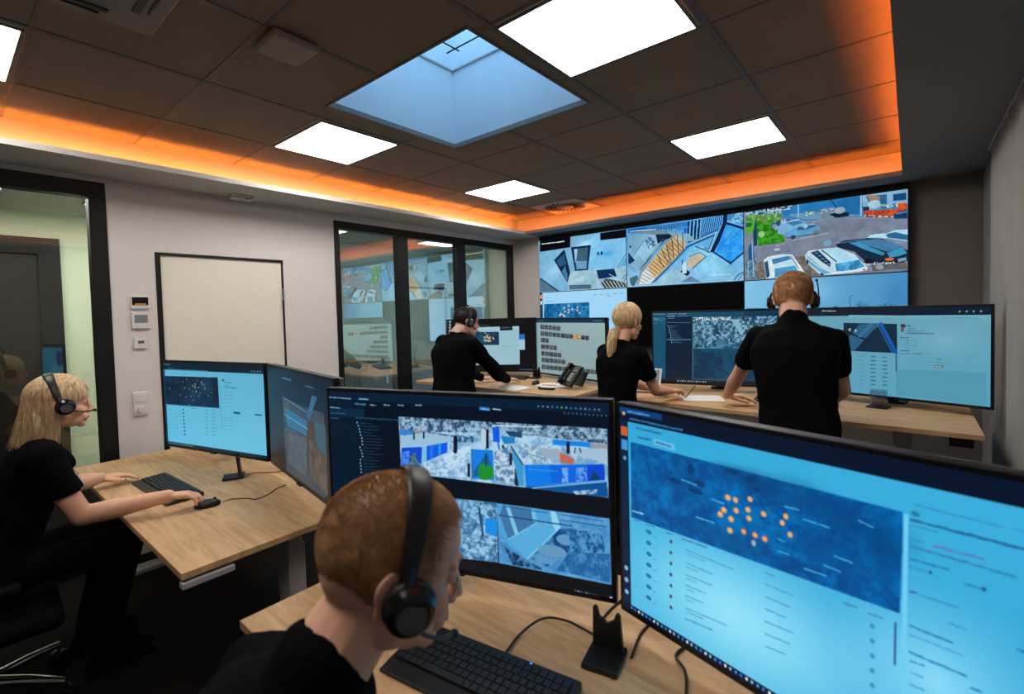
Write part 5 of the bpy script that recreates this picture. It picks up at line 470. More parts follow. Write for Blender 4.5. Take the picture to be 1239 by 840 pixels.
def paint(size, cmds):
    w, h = size; img = np.zeros((h, w, 3)); cache = {}
    def box(us, vs, pad=2):
        return max(0, int(min(us)-pad)), min(w, int(max(us)+pad)+1), max(0, int(min(vs)-pad)), min(h, int(max(vs)+pad)+1)
    def cover(pts):
        us = [p*w/1000 for p in pts[0::2]]; vs = [p*h/1000 for p in pts[1::2]]; x0, x1, y0, y1 = box(us, vs)
        if x1 <= x0 or y1 <= y0: return None
        acc = np.zeros((y1-y0, x1-x0))
        for oy in (0.25, 0.75):
            for ox in (0.25, 0.75):
                X, Y = np.meshgrid(np.arange(x0, x1)+ox, np.arange(y0, y1)+oy); ins = np.zeros(X.shape, bool); n = len(us); j = n-1
                for i in range(n):
                    if vs[i] != vs[j]:
                        c = ((vs[i] > Y) != (vs[j] > Y)) & (X < (us[j]-us[i])*(Y-vs[i])/(vs[j]-vs[i])+us[i]); ins ^= c
                    j = i
                acc += ins*0.25
        return x0, x1, y0, y1, acc
    def blend(x0, x1, y0, y1, a, col):
        img[y0:y1, x0:x1] = img[y0:y1, x0:x1]*(1-a[..., None])+np.asarray(col, float)*a[..., None]
    def seg(p, q, wd, col):
        x0, x1, y0, y1 = box((p[0], q[0]), (p[1], q[1]), wd+2)
        if x1 <= x0 or y1 <= y0: return
        X, Y = np.meshgrid(np.arange(x0, x1)+.5, np.arange(y0, y1)+.5); dx, dy = q[0]-p[0], q[1]-p[1]; L = dx*dx+dy*dy+1e-9
        t = np.clip(((X-p[0])*dx+(Y-p[1])*dy)/L, 0, 1); d = np.hypot(X-p[0]-t*dx, Y-p[1]-t*dy)
        blend(x0, x1, y0, y1, np.clip(wd/2+0.5-d, 0, 1)*min(1, wd+0.25), col)
    for c in cmds:
        k = c[0]
        if k == 'G':
            U = np.linspace(0, 1, w)[None, :, None]; V = np.linspace(0, 1, h)[:, None, None]; a, b, d, e = [np.asarray(q, float) for q in c[1:]]
            img[:] = (a*(1-U)+b*U)*(1-V)+(d*(1-U)+e*U)*V
        elif k == 'P':
            r = cover(c[2])
            if r: blend(*r[:4], r[4], c[1])
        elif k == 'N':
            r = cover(c[7])
            if r:
                key = (c[3], c[6])
                if key not in cache: cache[key] = vnoise(w, h, c[3], c[6])
                nz = cache[key][r[2]:r[3], r[0]:r[1]]; t = np.clip((nz-c[4])*c[5]+0.5, 0, 1)[..., None]
                blend(*r[:4], r[4], np.asarray(c[2], float)*(1-t)+np.asarray(c[1], float)*t)
        elif k == 'L':
            P = [(c[3][i]*w/1000, c[3][i+1]*h/1000) for i in range(0, len(c[3]), 2)]
            for a, b in zip(P, P[1:]): seg(a, b, c[2]*w/1000, c[1])
        elif k in 'EH':
            u, v, ru, rv = c[2]*w/1000, c[3]*h/1000, max(.5, c[4]*w/1000), max(.5, c[5]*h/1000); x0, x1, y0, y1 = box((u-ru, u+ru), (v-rv, v+rv))
            if x1 <= x0 or y1 <= y0: continue
            X, Y = np.meshgrid(np.arange(x0, x1)+.5, np.arange(y0, y1)+.5); d = np.hypot((X-u)/ru, (Y-v)/rv)
            blend(x0, x1, y0, y1, np.clip((1-d)*min(ru, rv)+.5, 0, 1) if k == 'E' else np.clip(1-d, 0, 1)**1.3*.8, c[1])
        elif k == 'D':
            r = random.Random(c[7]); p = np.array((c[2]*w/1000, c[3]*h/1000)); q = np.array((c[4]*w/1000, c[5]*h/1000)); L = np.hypot(*(q-p)); d = (q-p)/max(L, 1e-6); hh = max(0.8, c[6]*h/1000); s = 0
            while s < L:
                n = r.uniform(1.2, 5)*hh; e = min(L, s+n); g = s
                while g < e:                       # each word is a run of small uneven strokes
                    g2 = min(e, g+hh*.55); o = np.array((0, r.uniform(-.12, .12)*hh)); seg(p+d*g+o, p+d*g2+o, hh*r.uniform(.45, .85), c[1]); g = g2+hh*.12
                s = e+hh*.6
        elif k == 'T':
            x = c[2]*w/1000; y = c[3]*h/1000; px = c[4]*h/1000/7
            for ch in c[5]:
                f = FONT[ch]
                for row in range(7):
                    bits = int(f[row*2:row*2+2], 16)
                    for col in range(5):
                        if bits >> (4-col) & 1:
                            xx, yy = int(x+col*px), int(y+row*px); img[yy:int(yy+px+.99), xx:int(xx+px+.99)] = c[1]
                x += px*6
        elif k == 'F':      # photographic grain and unevenness over the whole picture
            g = vnoise(w, h, c[1], 77)*0.55+vnoise(w, h, w/2.5, 78)*0.45; img *= (1+(g-.5)*c[2])[..., None]
        elif k == 'B':
            for _ in range(c[1]): img[1:-1, 1:-1] = (img[1:-1, 1:-1]*2+img[:-2, 1:-1]+img[2:, 1:-1]+img[1:-1, :-2]+img[1:-1, 2:])/6
    return np.clip(img/255, 0, 1)
def screen_mat(key, strength=SCREEN, rough=0.35, spec=0.3):
    size, cmds = SCREENS[key]; a = paint(size, cmds); w, h = size
    im = bpy.data.images.new('screen_picture_'+key, w, h); px = np.ones((h, w, 4), np.float32); px[..., :3] = a[::-1]
    im.pixels.foreach_set(px.ravel()); im.update(); im.pack()
    m = bpy.data.materials.new('screen_picture'); m.use_nodes = True; nt = m.node_tree; b = nt.nodes['Principled BSDF']
    t = nt.nodes.new('ShaderNodeTexImage'); t.image = im; t.extension = 'EXTEND'
    b.inputs['Base Color'].default_value = (0.004, 0.004, 0.005, 1); b.inputs['Roughness'].default_value = rough; b.inputs['Specular IOR Level'].default_value = spec
    nt.links.new(t.outputs['Color'], b.inputs['Emission Color']); b.inputs['Emission Strength'].default_value = strength
    return m
def screen_quad(w, h, y, z, m, parent, name='screen', th=0.002):
    """thin lit panel facing local -Y, its picture mapped 0..1"""
    bm = bmesh.new(); uvl = bm.loops.layers.uv.new('UVMap')
    bmesh.ops.create_cube(bm, size=1); bmesh.ops.transform(bm, matrix=Matrix.Translation((0, y, z)) @ Matrix.Diagonal((w, th, h, 1)), verts=bm.verts)
    for f in bm.faces:
        front = f.normal.y < -0.5; f.material_index = 0 if front else 1
        for l in f.loops: l[uvl].uv = ((l.vert.co.x+w/2)/w, (l.vert.co.z-z+h/2)/h)
    me = bpy.data.meshes.new(name); bm.to_mesh(me); bm.free(); me.materials.append(m); me.materials.append(MT['bezel'])
    o = bpy.data.objects.new(name, me); C.objects.link(o); o.parent = parent; return o
# ================================================================== VIDEO WALL: six displays
PW, PH = 1.2097, 0.655
vw = [('P11', 0, 0, 'wall display showing a corridor camera view, top left of the wall screens'),
      ('P12', 1, 0, 'wall display showing a curved staircase seen from above, top middle of the video wall'),
      ('P13', 2, 0, 'wall display showing parked cars on a lot, top right of the video wall'),
      ('P21', 0, 1, 'wall display with a pale page and small blue map, behind the blonde ponytail woman'),
      ('P22', 1, 1, 'switched-off black wall display in the middle of the lower row'),
      ('P23', 2, 1, 'wall display showing pale blue sky over bare trees, behind the standing man in headset')]
for key, i, j, lab in vw:
    x = -3.647+PW*(i+0.5); z = 2.493-PH*(j+1)
    t = thing('wall_display', lab, 'display', (x, 4.965, z), group='displays of the video wall')
    m = MB(); m.box((0, 0.042, PH/2), (PW-0.001, 0.078, PH-0.001)); m.build('housing', 'bezel', t)
    screen_quad(PW-0.008, PH-0.008, 0.0015, PH/2, screen_mat(key, SCREEN*(0.0 if key == 'P22' else 1.0), 0.6, 0.03), t)
# black surround frame above the displays
m = MB(); m.b(-3.647, -0.018, 4.985, YB-0.001, 2.494, 2.546)
tag(m.build('display_frame', 'black'), 'black metal strip running along the top of the video wall', 'frame')

# ================================================================== DESKS
def desk(lab, x0, x1, y0, y1, z, feet, group='oak topped sit-stand desks'):
    t = thing('desk', lab, 'desk', ((x0+x1)/2, (y0+y1)/2, 0), group=group); w = x1-x0; d = y1-y0
    MB().box((0, 0, z-0.0125), (w, d, 0.025)).build('desktop', 'wood', t, bevel=0.0015)
    m = MB(); m.box((0, -d*0.22, z-0.045), (w-0.30, 0.05, 0.038)); m.box((0, d*0.22, z-0.045), (w-0.30, 0.05, 0.038))
    for s in (-1, 1): m.box((s*(w/2-0.17), 0, z-0.045), (0.05, d-0.16, 0.036))
    m.build('frame', 'grey_metal', t, bevel=0.003)
    for s in (-1, 1):
        lg = MB().box((s*(w/2-feet), 0, 0.33), (0.10, 0.075, 0.60)).build('leg', 'grey_metal', t, bevel=0.004)
        MB().box((s*(w/2-feet), 0, (0.60+z-0.06)/2), (0.085, 0.062, z-0.06-0.60)).build('inner_column', 'grey_metal', lg, bevel=0.003)
        MB().box((s*(w/2-feet), 0, 0.016), (0.10, d-0.12, 0.030)).build('foot', 'grey_metal', lg, bevel=0.004)
    return t
ZA, ZD, ZE = 0.72, 0.945, 0.972
dA = desk('oak desk at the left where the woman with the headset works', -3.93, -1.955, 0.52, 1.40, ZA, 0.12)
dB = desk('oak desk in the foreground under the two nearest screens', -1.512, 0.40, 0.54, 1.42, ZA, 0.30)
dD = desk('oak desk at the back left with the black telephone on it', -3.80, -1.985, 3.06, 4.06, ZD, 0.30)
dE = desk('oak desk at the back right where the tall man leans', -1.72, 0.262, 3.08, 4.05, ZE, 0.30)
# handset on the front edge and cable tray of the left desk
MB().box((0.978, -0.355, ZA-0.046), (0.035, 0.17, 0.022)).build('cable_tray', 'grey_metal', dA, bevel=0.002)
t = thing('desk_control', 'small black box screwed under the right end of the back right desk', 'control box', (0.19, 3.20, ZE-0.027))
m = MB(); m.box((0, 0, -0.035), (0.09, 0.05, 0.055)); m.build('housing', 'plastic', t, bevel=0.004)
m = MB(); m.box((0, 0, -0.004), (0.12, 0.03, 0.006)); m.build('bracket', 'black', t)

# ================================================================== MONITORS
MW, MH = 0.97, 0.56
def monitor(key, base, deg, zdesk, lab, st=SCREEN, flip=False):
    th = R(deg); c = Vector(base)+Vector((math.cos(th), math.sin(th), 0))*MW/2
    t = thing('monitor', lab, 'monitor', (c.x, c.y, zdesk), th, 'large black desk monitors'); g = c.z-zdesk
    m = MB(); m.box((0, 0.012, g+MH/2), (MW, 0.024, MH)); m.build('bezel', 'bezel', t, bevel=0.002)
    m = MB(); m.box((0, 0.034, g+MH/2), (MW-0.006, 0.022, MH-0.006)); m.box((0, 0.056, g+MH*0.42), (MW*0.62, 0.03, MH*0.55)); m.build('back_shell', 'bezel_grey', t, bevel=0.004)
    screen_quad(MW-0.022, MH-0.027, -0.0004, g+0.016+(MH-0.027)/2, screen_mat(key, st), t)
    by = 0.245 if zdesk < 0.8 else 0.15
    m = MB(); m.b(-0.03, 0.03, by-0.018, by+0.018, 0.013, g+0.24); m.b(-0.035, 0.035, 0.068, by+0.018, g+0.20, g+0.26); m.b(-0.06, 0.06, 0.066, 0.078, g+0.17, g+0.29); n = m.build('stand_neck', 'plastic', t, bevel=0.004)
    m = MB(); m.prism([(-0.07, by-0.04, 0.0003), (0.07, by-0.04, 0.0003), (0.07, by+0.045, 0.0003), (-0.07, by+0.045, 0.0003)], (0, 0, 0.012)); m.build('stand_base', 'plastic', t, bevel=0.003)
    m = MB(); m.box((0, -0.002, g+0.004), (0.05, 0.012, 0.010)); m.build('logo_plate', 'plastic', t)
    return t
monitor('A1', (-3.732, 0.946, 0.791), 14.3, ZA, 'monitor facing the seated blonde woman, showing a dark map on a pale blue page')
monitor('A2', (-2.760, 1.185, 0.791), -9.0, ZA, 'dim monitor seen at a steep slant behind the left desk, showing a dark camera picture')
monitor('C1', (-1.535, 0.852, 0.800), 18.2, ZA, 'near monitor with snowy camera pictures, in front of the seated man')
monitor('C2', (-0.600, 1.150, 0.796), -15.1, ZA, 'largest nearest monitor at bottom right with orange dots on a blue map')
monitor('D1', (-3.80, 3.485, 0.98), 30, ZD, 'mostly black monitor half hidden by the man in the black pullover')
monitor('D2', (-2.927, 3.907, 0.974), -15.4, ZD, 'pale monitor with rows of small thumbnails behind the telephone')
monitor('E1', (-1.557, 3.582, 1.016), 13.4, ZE, 'dark blue monitor with a night camera picture beside the ponytail woman')
monitor('E2', (-0.600, 3.812, 1.016), -15.9, ZE, 'monitor with a teal list page at the right end of the back right desk')
# ================================================================== PEOPLE
MT['skin'] = mat('skin', (0.76, 0.43, 0.30, 1), 0.5, spec=0.35, bump=(350, 0.06), var=(18, 0.10), sss=0.08)
MT['skin_fair'] = mat('skin_fair', (0.80, 0.44, 0.29, 1), 0.5, spec=0.35, bump=(350, 0.05), var=(18, 0.08), sss=0.08)
def hair_mat(name, a, b, streak=(1, 1, 1)):
    m = mat(name, a, 0.42, spec=0.35); nt = m.node_tree; bs = nt.nodes['Principled BSDF']
    tc = nt.nodes.new('ShaderNodeTexCoord'); mp = nt.nodes.new('ShaderNodeMapping'); mp.inputs['Scale'].default_value = streak; n = nt.nodes.new('ShaderNodeTexNoise'); n.inputs['Scale'].default_value = 60; n.inputs['Detail'].default_value = 4
    mx = nt.nodes.new('ShaderNodeMix'); mx.data_type = 'RGBA'; mx.inputs['A'].default_value = a; mx.inputs['B'].default_value = b
    nt.links.new(tc.outputs['Object'], mp.inputs['Vector']); nt.links.new(mp.outputs['Vector'], n.inputs['Vector']); mr = nt.nodes.new('ShaderNodeMapRange'); mr.inputs['From Min'].default_value = 0.31 if streak[2] < 1 else 0.2; mr.inputs['From Max'].default_value = 0.69 if streak[2] < 1 else 0.8
    nt.links.new(n.outputs['Fac'], mr.inputs['Value']); nt.links.new(mr.outputs['Result'], mx.inputs['Factor']); nt.links.new(mx.outputs['Result'], bs.inputs['Base Color']); return m
MT['hair_short'] = hair_mat('hair_light_brown', (0.20, 0.095, 0.036, 1), (0.52, 0.29, 0.125, 1))
MT['hair_ginger'] = hair_mat('hair_ginger_blond', (0.30, 0.13, 0.045, 1), (0.66, 0.35, 0.15, 1))
MT['hair_dark'] = hair_mat('hair_dark', (0.006, 0.004, 0.003, 1), (0.02, 0.013, 0.010, 1))
MT['hair_blonde'] = hair_mat('hair_blonde', (0.36, 0.20, 0.085, 1), (0.88, 0.66, 0.38, 1), (2.2, 2.2, 0.22))
MT['hair_pale'] = hair_mat('hair_pale_blonde', (0.34, 0.19, 0.075, 1), (0.84, 0.62, 0.34, 1), (2, 2, 0.3))
MT['trouser'] = mat('black_trousers', (0.0035, 0.0035, 0.0045, 1), 0.95, spec=0.03, bump=(300, 0.3))
MT['trouser_beige'] = mat('beige_trousers', (0.30, 0.24, 0.15, 1), 0.9, bump=(300, 0.3))
MT['lip'] = mat('lip', (0.42, 0.15, 0.12, 1), 0.45)
MT['eye'] = mat('eye_dark', (0.03, 0.025, 0.02, 1), 0.15)
MT['nail'] = mat('dark_nail_polish', (0.03, 0.006, 0.01, 1), 0.2)

def vox(mb, size, it=6, fac=0.5):
    me = mb.mesh('tmp'); o = bpy.data.objects.new('tmp', me); C.objects.link(o)
    r = o.modifiers.new('r', 'REMESH'); r.mode = 'VOXEL'; r.voxel_size = size
    if it: s = o.modifiers.new('s', 'SMOOTH'); s.iterations = it; s.factor = fac
    dg = bpy.context.evaluated_depsgraph_get(); dg.update()
    out = bpy.data.meshes.new_from_object(o.evaluated_get(dg)); bpy.data.objects.remove(o); bpy.data.meshes.remove(me)
    return out
def mesh_obj(me, name, m, parent, origin):
    me.transform(Matrix.Translation(-Vector(origin))); me.name = name; me.materials.clear(); me.materials.append(MT[m])
    me.polygons.foreach_set('use_smooth', [True]*len(me.polygons)); o = bpy.data.objects.new(name, me); C.objects.link(o); o.parent = parent; return o
def cap(mb, p, q, r0, r1=None, M=None, seg=16):
    r1 = r0 if r1 is None else r1; p = Vector(p); q = Vector(q)
    if M: p = M @ p; q = M @ q
    mb.cyl(p, q, r0, r1, seg); mb.ball(p, r0, seg=seg); mb.ball(q, r1, seg=seg)
def ell(mb, c, rad, M=None, rot=None, seg=24):
    r = bmesh.ops.create_uvsphere(mb.bm, u_segments=seg, v_segments=seg*2//3, radius=1)
    T = Matrix.Translation(c) @ (rot.to_matrix().to_4x4() if rot else Matrix()) @ Matrix.Diagonal((rad[0], rad[1], rad[2], 1))
    if M: T = M @ T
    bmesh.ops.transform(mb.bm, matrix=T, verts=r['verts'])
def frame(center, az, down=0.0, tilt=0.0):
    return Matrix.Translation(center) @ Matrix.Rotation(-R(az), 4, 'Z') @ Matrix.Rotation(-R(down), 4, 'X') @ Matrix.Rotation(R(tilt), 4, 'Y')
def add_head(mb, M, fem=False):
    e = lambda c, r, rot=None: ell(mb, c, r, M, rot)
    e((0, -0.016, 0.034), (0.075, 0.096, 0.088)); e((0, 0.028, 0.040), (0.066, 0.063, 0.064)); e((0, -0.045, 0.0), (0.062, 0.058, 0.060))
    e((0, 0.040, -0.022), (0.060, 0.048, 0.066)); e((0, 0.034, -0.074), (0.050, 0.050, 0.034)); e((0, 0.074, -0.094), (0.021, 0.019, 0.019))
    for s in (-1, 1):
        e((s*0.036, 0.058, -0.030), (0.026, 0.026, 0.026)); e((s*0.047, 0.008, -0.062), (0.017, 0.028, 0.030))
        e((s*0.012, 0.098, -0.036), (0.008, 0.009, 0.007)); cap(mb, (s*0.012, 0.088, 0.026), (s*0.044, 0.074, 0.026), 0.0085, 0.008, M)
        e((s*0.030, 0.080, 0.003), (0.0125, 0.0105, 0.0085))
        er = Euler((R(-12), 0, s*R(24))); e((s*0.079, -0.016, -0.006), (0.006, 0.020, 0.033), er); e((s*0.084, -0.024, 0.004), (0.005, 0.018, 0.023), er); e((s*0.078, -0.002, -0.032), (0.005, 0.010, 0.010))
    cap(mb, (0, 0.090, 0.012), (0, 0.108, -0.026), 0.0075, 0.0095, M); e((0, 0.109, -0.030), (0.0105, 0.0105, 0.0095)); e((0, 0.094, -0.046), (0.010, 0.008, 0.012))
    e((0, 0.092, -0.059), (0.021, 0.012, 0.0065)); e((0, 0.089, -0.070), (0.018, 0.012, 0.007)); e((0, 0.082, -0.066), (0.030, 0.018, 0.018))
def add_hand(mb, M, side, curl=(25, 30, 20), spread=1.0, nails=None):
    """side +1: right hand (thumb towards -X when palm down, fingers +Y)"""
    s = -side
    for i, x in enumerate((0.028, 0.010, -0.009, -0.027)):
        x = x*s; k = (x, 0.086-(0.004 if i in (0,) else 0.010 if i == 3 else 0), 0.0)
        cap(mb, (x*0.55, 0.004, 0), k, 0.0135, 0.0112, M, 12)
        L = (0.042, 0.046, 0.043, 0.034)[i]; ang = 0; p = Vector(k); az = x*4.0*spread
        for j in range(3):
            ang += R(curl[j]*(1+0.12*i)); l = L*(1, 0.62, 0.5)[j]
            q = p+Vector((math.sin(az)*math.cos(ang), math.cos(az)*math.cos(ang), -math.sin(ang)))*l
            cap(mb, p, q, (0.0092, 0.0083, 0.0074)[j], (0.0083, 0.0074, 0.0064)[j], M, 10); p = q
        if nails is not None: ell(nails, p+Vector((0, -0.001, 0.0045)), (0.0052, 0.0065, 0.0028), M, seg=10)
    ell(mb, (0.0, 0.045, -0.004), (0.036, 0.048, 0.0125), M)
    a = Vector((0.022*s, 0.020, -0.006)); b = Vector((0.045*s, 0.052, -0.014)); c = Vector((0.052*s, 0.082, -0.020)); d = Vector((0.050*s, 0.105, -0.024))
    cap(mb, a, b, 0.0150, 0.0115, M, 12); cap(mb, b, c, 0.0108, 0.0095, M, 12); cap(mb, c, d, 0.0092, 0.0075, M, 12)
    if nails is not None: ell(nails, d+Vector((0, 0, 0.005)), (0.006, 0.007, 0.003), M, seg=10)
def hand_frame(wrist, direction, up=(0, 0, 1)):
    y = Vector(direction).normalized(); z = Vector(up); z = (z-y*z.dot(y)).normalized(); x = y.cross(z)
    return Matrix.Translation(wrist) @ Matrix((x, y, z)).transposed().to_4x4()
def loft(mb, rings, seg=28):
    """rings: (center, right, fwd, half width, half depth)"""
    vs = []
    for c, r, f, a, b in rings:
        c = Vector(c); row = []
        for k in range(seg):
            t = 2*PI*k/seg; ct, st = math.cos(t), math.sin(t); px = math.copysign(abs(ct)**0.8, ct)*a; py = math.copysign(abs(st)**0.8, st)*b
            row.append(mb.bm.verts.new(c+Vector(r)*px+Vector(f)*py))
        vs.append(row)
    for A, B in zip(vs, vs[1:]):
        for k in range(seg): mb.bm.faces.new((A[k], A[(k+1) % seg], B[(k+1) % seg], B[k]))
    mb.bm.faces.new(vs[0][::-1]); mb.bm.faces.new(vs[-1])
def torso(mb, hip, neck, az, sc_=1.0, grow=0.0, shw=0.2, fem=False, bend=0.0, low=-0.06):
    hip = Vector(hip); neck = Vector(neck); up = (neck-hip).normalized(); L = (neck-hip).length
    f0 = Vector((math.sin(R(az)), math.cos(R(az)), 0)); f = (f0-up*f0.dot(up)).normalized(); r = f.cross(up)
    prof = [(low, 0.168, 0.118), (0.08, 0.172, 0.122), (0.28, 0.150 if fem else 0.160, 0.100), (0.52, 0.162 if fem else 0.180, 0.112), (0.74, 0.172 if fem else 0.198, 0.122), (0.88, shw*0.86, 0.098), (0.955, shw*0.55, 0.072), (1.0, 0.062, 0.060)]
    rows = []
    for t, w_, d_ in prof:
        b = math.sin(min(1, max(0, t))*PI)*bend
        rows.append((hip+up*(t*L)-f*b, r, f, w_*sc_+grow, d_*sc_+grow))
    loft(mb, rows); return r, f, up
def wrinkle(me, amp, scale, seed=0):
    n = len(me.vertices); co = np.empty(n*3); me.vertices.foreach_get('co', co); no = np.empty(n*3)
    me.vertex_normals.foreach_get('vector', no); co = co.reshape(-1, 3); no = no.reshape(-1, 3)
    off = Vector((seed*3.1, seed*1.7, 0))
    d = np.array([noise.fractal(Vector((c[0]*scale, c[1]*scale, c[2]*scale*0.55))+off, 0.9, 2.0, 3) for c in co])
    co += no*(d*amp)[:, None]; me.vertices.foreach_set('co', co.ravel()); me.update()

# ---- hair: a cap with a soft hairline plus real strands
def hair_cap(mb, M, mask, cen, rad, thick, seg=(72, 48), bump_=0.0, inner=0.90):
    rows = []
    for i in range(seg[1]+1):
        ph = PI*i/seg[1]; row = []
        for k in range(seg[0]):
            t = 2*PI*k/seg[0]; d = Vector((math.sin(ph)*math.cos(t), math.sin(ph)*math.sin(t), math.cos(ph))); p = Vector((cen[0]+d.x*rad[0], cen[1]+d.y*rad[1], cen[2]+d.z*rad[2]))
            w_ = mask(p); g = inner+(1-inner+thick)*w_+bump_*w_*noise.noise(p*55)
            row.append(mb.bm.verts.new(M @ Vector((cen[0]+d.x*rad[0]*g, cen[1]+d.y*rad[1]*g, cen[2]+d.z*rad[2]*g))))
        rows.append(row)
    for A, B in zip(rows, rows[1:]):
        for k in range(seg[0]): mb.bm.faces.new((A[k], A[(k+1) % seg[0]], B[(k+1) % seg[0]], B[k]))
def sm(a, b, x): t = min(1, max(0, (x-a)/(b-a))); return t*t*(3-2*t)
def strands_mesh(paths, r0, r1=None, sides=3):
    """many thin tapered hairs in one mesh; paths: list of equal-length point arrays"""
    P = np.array(paths, float); n, m, _ = P.shape; r1 = r0*0.35 if r1 is None else r1
    T = np.gradient(P, axis=1); T /= np.linalg.norm(T, axis=2, keepdims=True)+1e-9
    ref = np.array([0.31, 0.17, 0.93]); A = np.cross(T, ref); A /= np.linalg.norm(A, axis=2, keepdims=True)+1e-9; B = np.cross(T, A)
    rr = np.linspace(r0, r1, m)[None, :, None]; V = []
    for k in range(sides): a = 2*PI*k/sides; V.append(P+(A*math.cos(a)+B*math.sin(a))*rr)
    V = np.stack(V, axis=2).reshape(-1, 3)
    base = (np.arange(n)[:, None, None]*m+np.arange(m-1)[None, :, None])*sides; k = np.arange(sides)[None, None, :]; k2 = (k+1) % sides
    F = np.stack([base+k, base+k2, base+sides+k2, base+sides+k], axis=-1).reshape(-1, 4)
    me = bpy.data.meshes.new('strands'); me.from_pydata(V.tolist(), [], F.tolist()); return me
def join_meshes(a, b):
    bm = bmesh.new(); bm.from_mesh(a); bm.from_mesh(b); me = bpy.data.meshes.new('joined'); bm.to_mesh(me); bm.free(); return me
def short_hair(M, mask, cen, rad, n, length, lie=0.5, seed=1, thick=0.035, rad_s=0.0007, sweep=(0, -0.6, 0.2), bump_=0.03):
    mb = MB(); hair_cap(mb, M, mask, cen, rad, thick, bump_=bump_); base = mb.mesh('cap')
    r = np.random.RandomState(seed); paths = []
    while len(paths) < n:
        d = r.normal(size=3); d /= np.linalg.norm(d); p = Vector((cen[0]+d[0]*rad[0], cen[1]+d[1]*rad[1], cen[2]+d[2]*rad[2]))
        w_ = mask(p)
        if r.rand() > w_: continue
        nn = Vector((d[0]/rad[0], d[1]/rad[1], d[2]/rad[2])).normalized(); sw = Vector(sweep)+Vector(noise.noise_vector(p*14))*0.5
        sw = sw-nn*sw.dot(nn); L = length(p) if callable(length) else length; L *= r.uniform(0.6, 1.15); p0 = p*1.0+nn*(thick*0.6*rad[0]); pts = []
        for k in range(4):
            t = k/3; pts.append(M @ (p0+nn*L*t*(1-lie*t)+sw*L*lie*t*t))
        paths.append(pts)
    return join_meshes(base, strands_mesh(paths, rad_s))

# ---- headset worn over the head (its own thing)
def headset(lab, M, mic=1, cup_col='plastic', boom_up=False, tiltf=0.0):
    loc_, q, _ = M.decompose(); t = thing('headset', lab, 'headset', loc_, group='black headsets worn by the operators'); t.rotation_mode = 'QUATERNION'; t.rotation_quaternion = q; t.scale = _
    pts = []
    for k in range(25):
        a = PI*k/24; pts.append((math.cos(a)*0.094, -0.004+tiltf*math.sin(a), 0.0+math.sin(a)*0.140))
    m = MB(); rows = []
    for k, p in enumerate(pts):
        p = Vector(p); a = PI*k/24; nrm = Vector((math.cos(a)/0.094, 0, math.sin(a)/0.140)).normalized(); wd = 0.010+0.009*math.sin(a)
        rows.append((p, Vector((0, 1, 0)), nrm, wd, 0.0045))
    loft(m, rows, 12); m.build('headband', 'plastic', t, smooth=True)
    for s in (-1, 1):
        m = MB(); m.cyl((s*0.080, 0.008, -0.008), (s*0.100, 0.008, -0.010), 0.034, 0.036, 28); m.build('ear_cushion', 'rubber', t, smooth=True, bevel=0.004)
        m = MB(); m.cyl((s*0.100, 0.008, -0.010), (s*0.116, 0.008, -0.012), 0.036, 0.028, 28); c = m.build('ear_cup', 'plastic_gloss', t, smooth=True, bevel=0.005)
        m = MB(); m.cyl((s*0.116, 0.008, -0.012), (s*0.118, 0.008, -0.012), 0.020, 0.019, 24); m.build('cup_ring', 'chrome' if False else 'bezel_grey', c, smooth=True)
        m = MB(); m.tube([(s*0.094, -0.004, 0.04), (s*0.104, -0.004, 0.018), (s*0.106, -0.004, 0.0)], 0.006, 8); m.build('yoke', 'plastic', t, smooth=True)
    m = MB()
    if boom_up: path = [(mic*0.108, 0.0, -0.012), (mic*0.112, 0.006, 0.03), (mic*0.110, 0.010, 0.075), (mic*0.104, 0.012, 0.115)]
    else: path = [(mic*0.106, 0.004, -0.02), (mic*0.098, 0.035, -0.040), (mic*0.078, 0.070, -0.056), (mic*0.050, 0.100, -0.066)]
    m.tube(smooth_path(path, 6), 0.0032, 8); m.ball(path[-1], 0.0068, seg=12); m.build('microphone_boom', 'plastic', t, smooth=True)
    return t

def person(label, base, parts):
    t = thing('person', label, 'person', base)
    for me, name, m in parts: mesh_obj(me, name, m, t, base)
    return t
def legs_standing(mb_t, hipc, az, r_, f_, knee_f=0.03, spread=0.11):
    shoes = []
    for s in (-1, 1):
        sh_ = MB(); shoes.append(sh_); h = Vector(hipc)+r_*s*0.09; k = Vector((h.x, h.y, 0.50))+r_*s*0.02+f_*knee_f; a = Vector((k.x, k.y, 0.10))-f_*0.03
        cap(mb_t, h, k, 0.092, 0.066); cap(mb_t, k, a, 0.064, 0.052); cap(mb_t, a, a-Vector((0, 0, 0.03)), 0.054, 0.056)
        ell(sh_, a+f_*0.06+Vector((0, 0, -0.055)), (0.046, 0.135, 0.042), None, Euler((0, 0, -R(az)))); sh_.box(a+f_*0.06+Vector((0, 0, -0.088)), (0.085, 0.255, 0.022), Euler((0, 0, -R(az))))
    return shoes
def rf(az): return Vector((math.cos(R(az)), -math.sin(R(az)), 0)), Vector((math.sin(R(az)), math.cos(R(az)), 0))

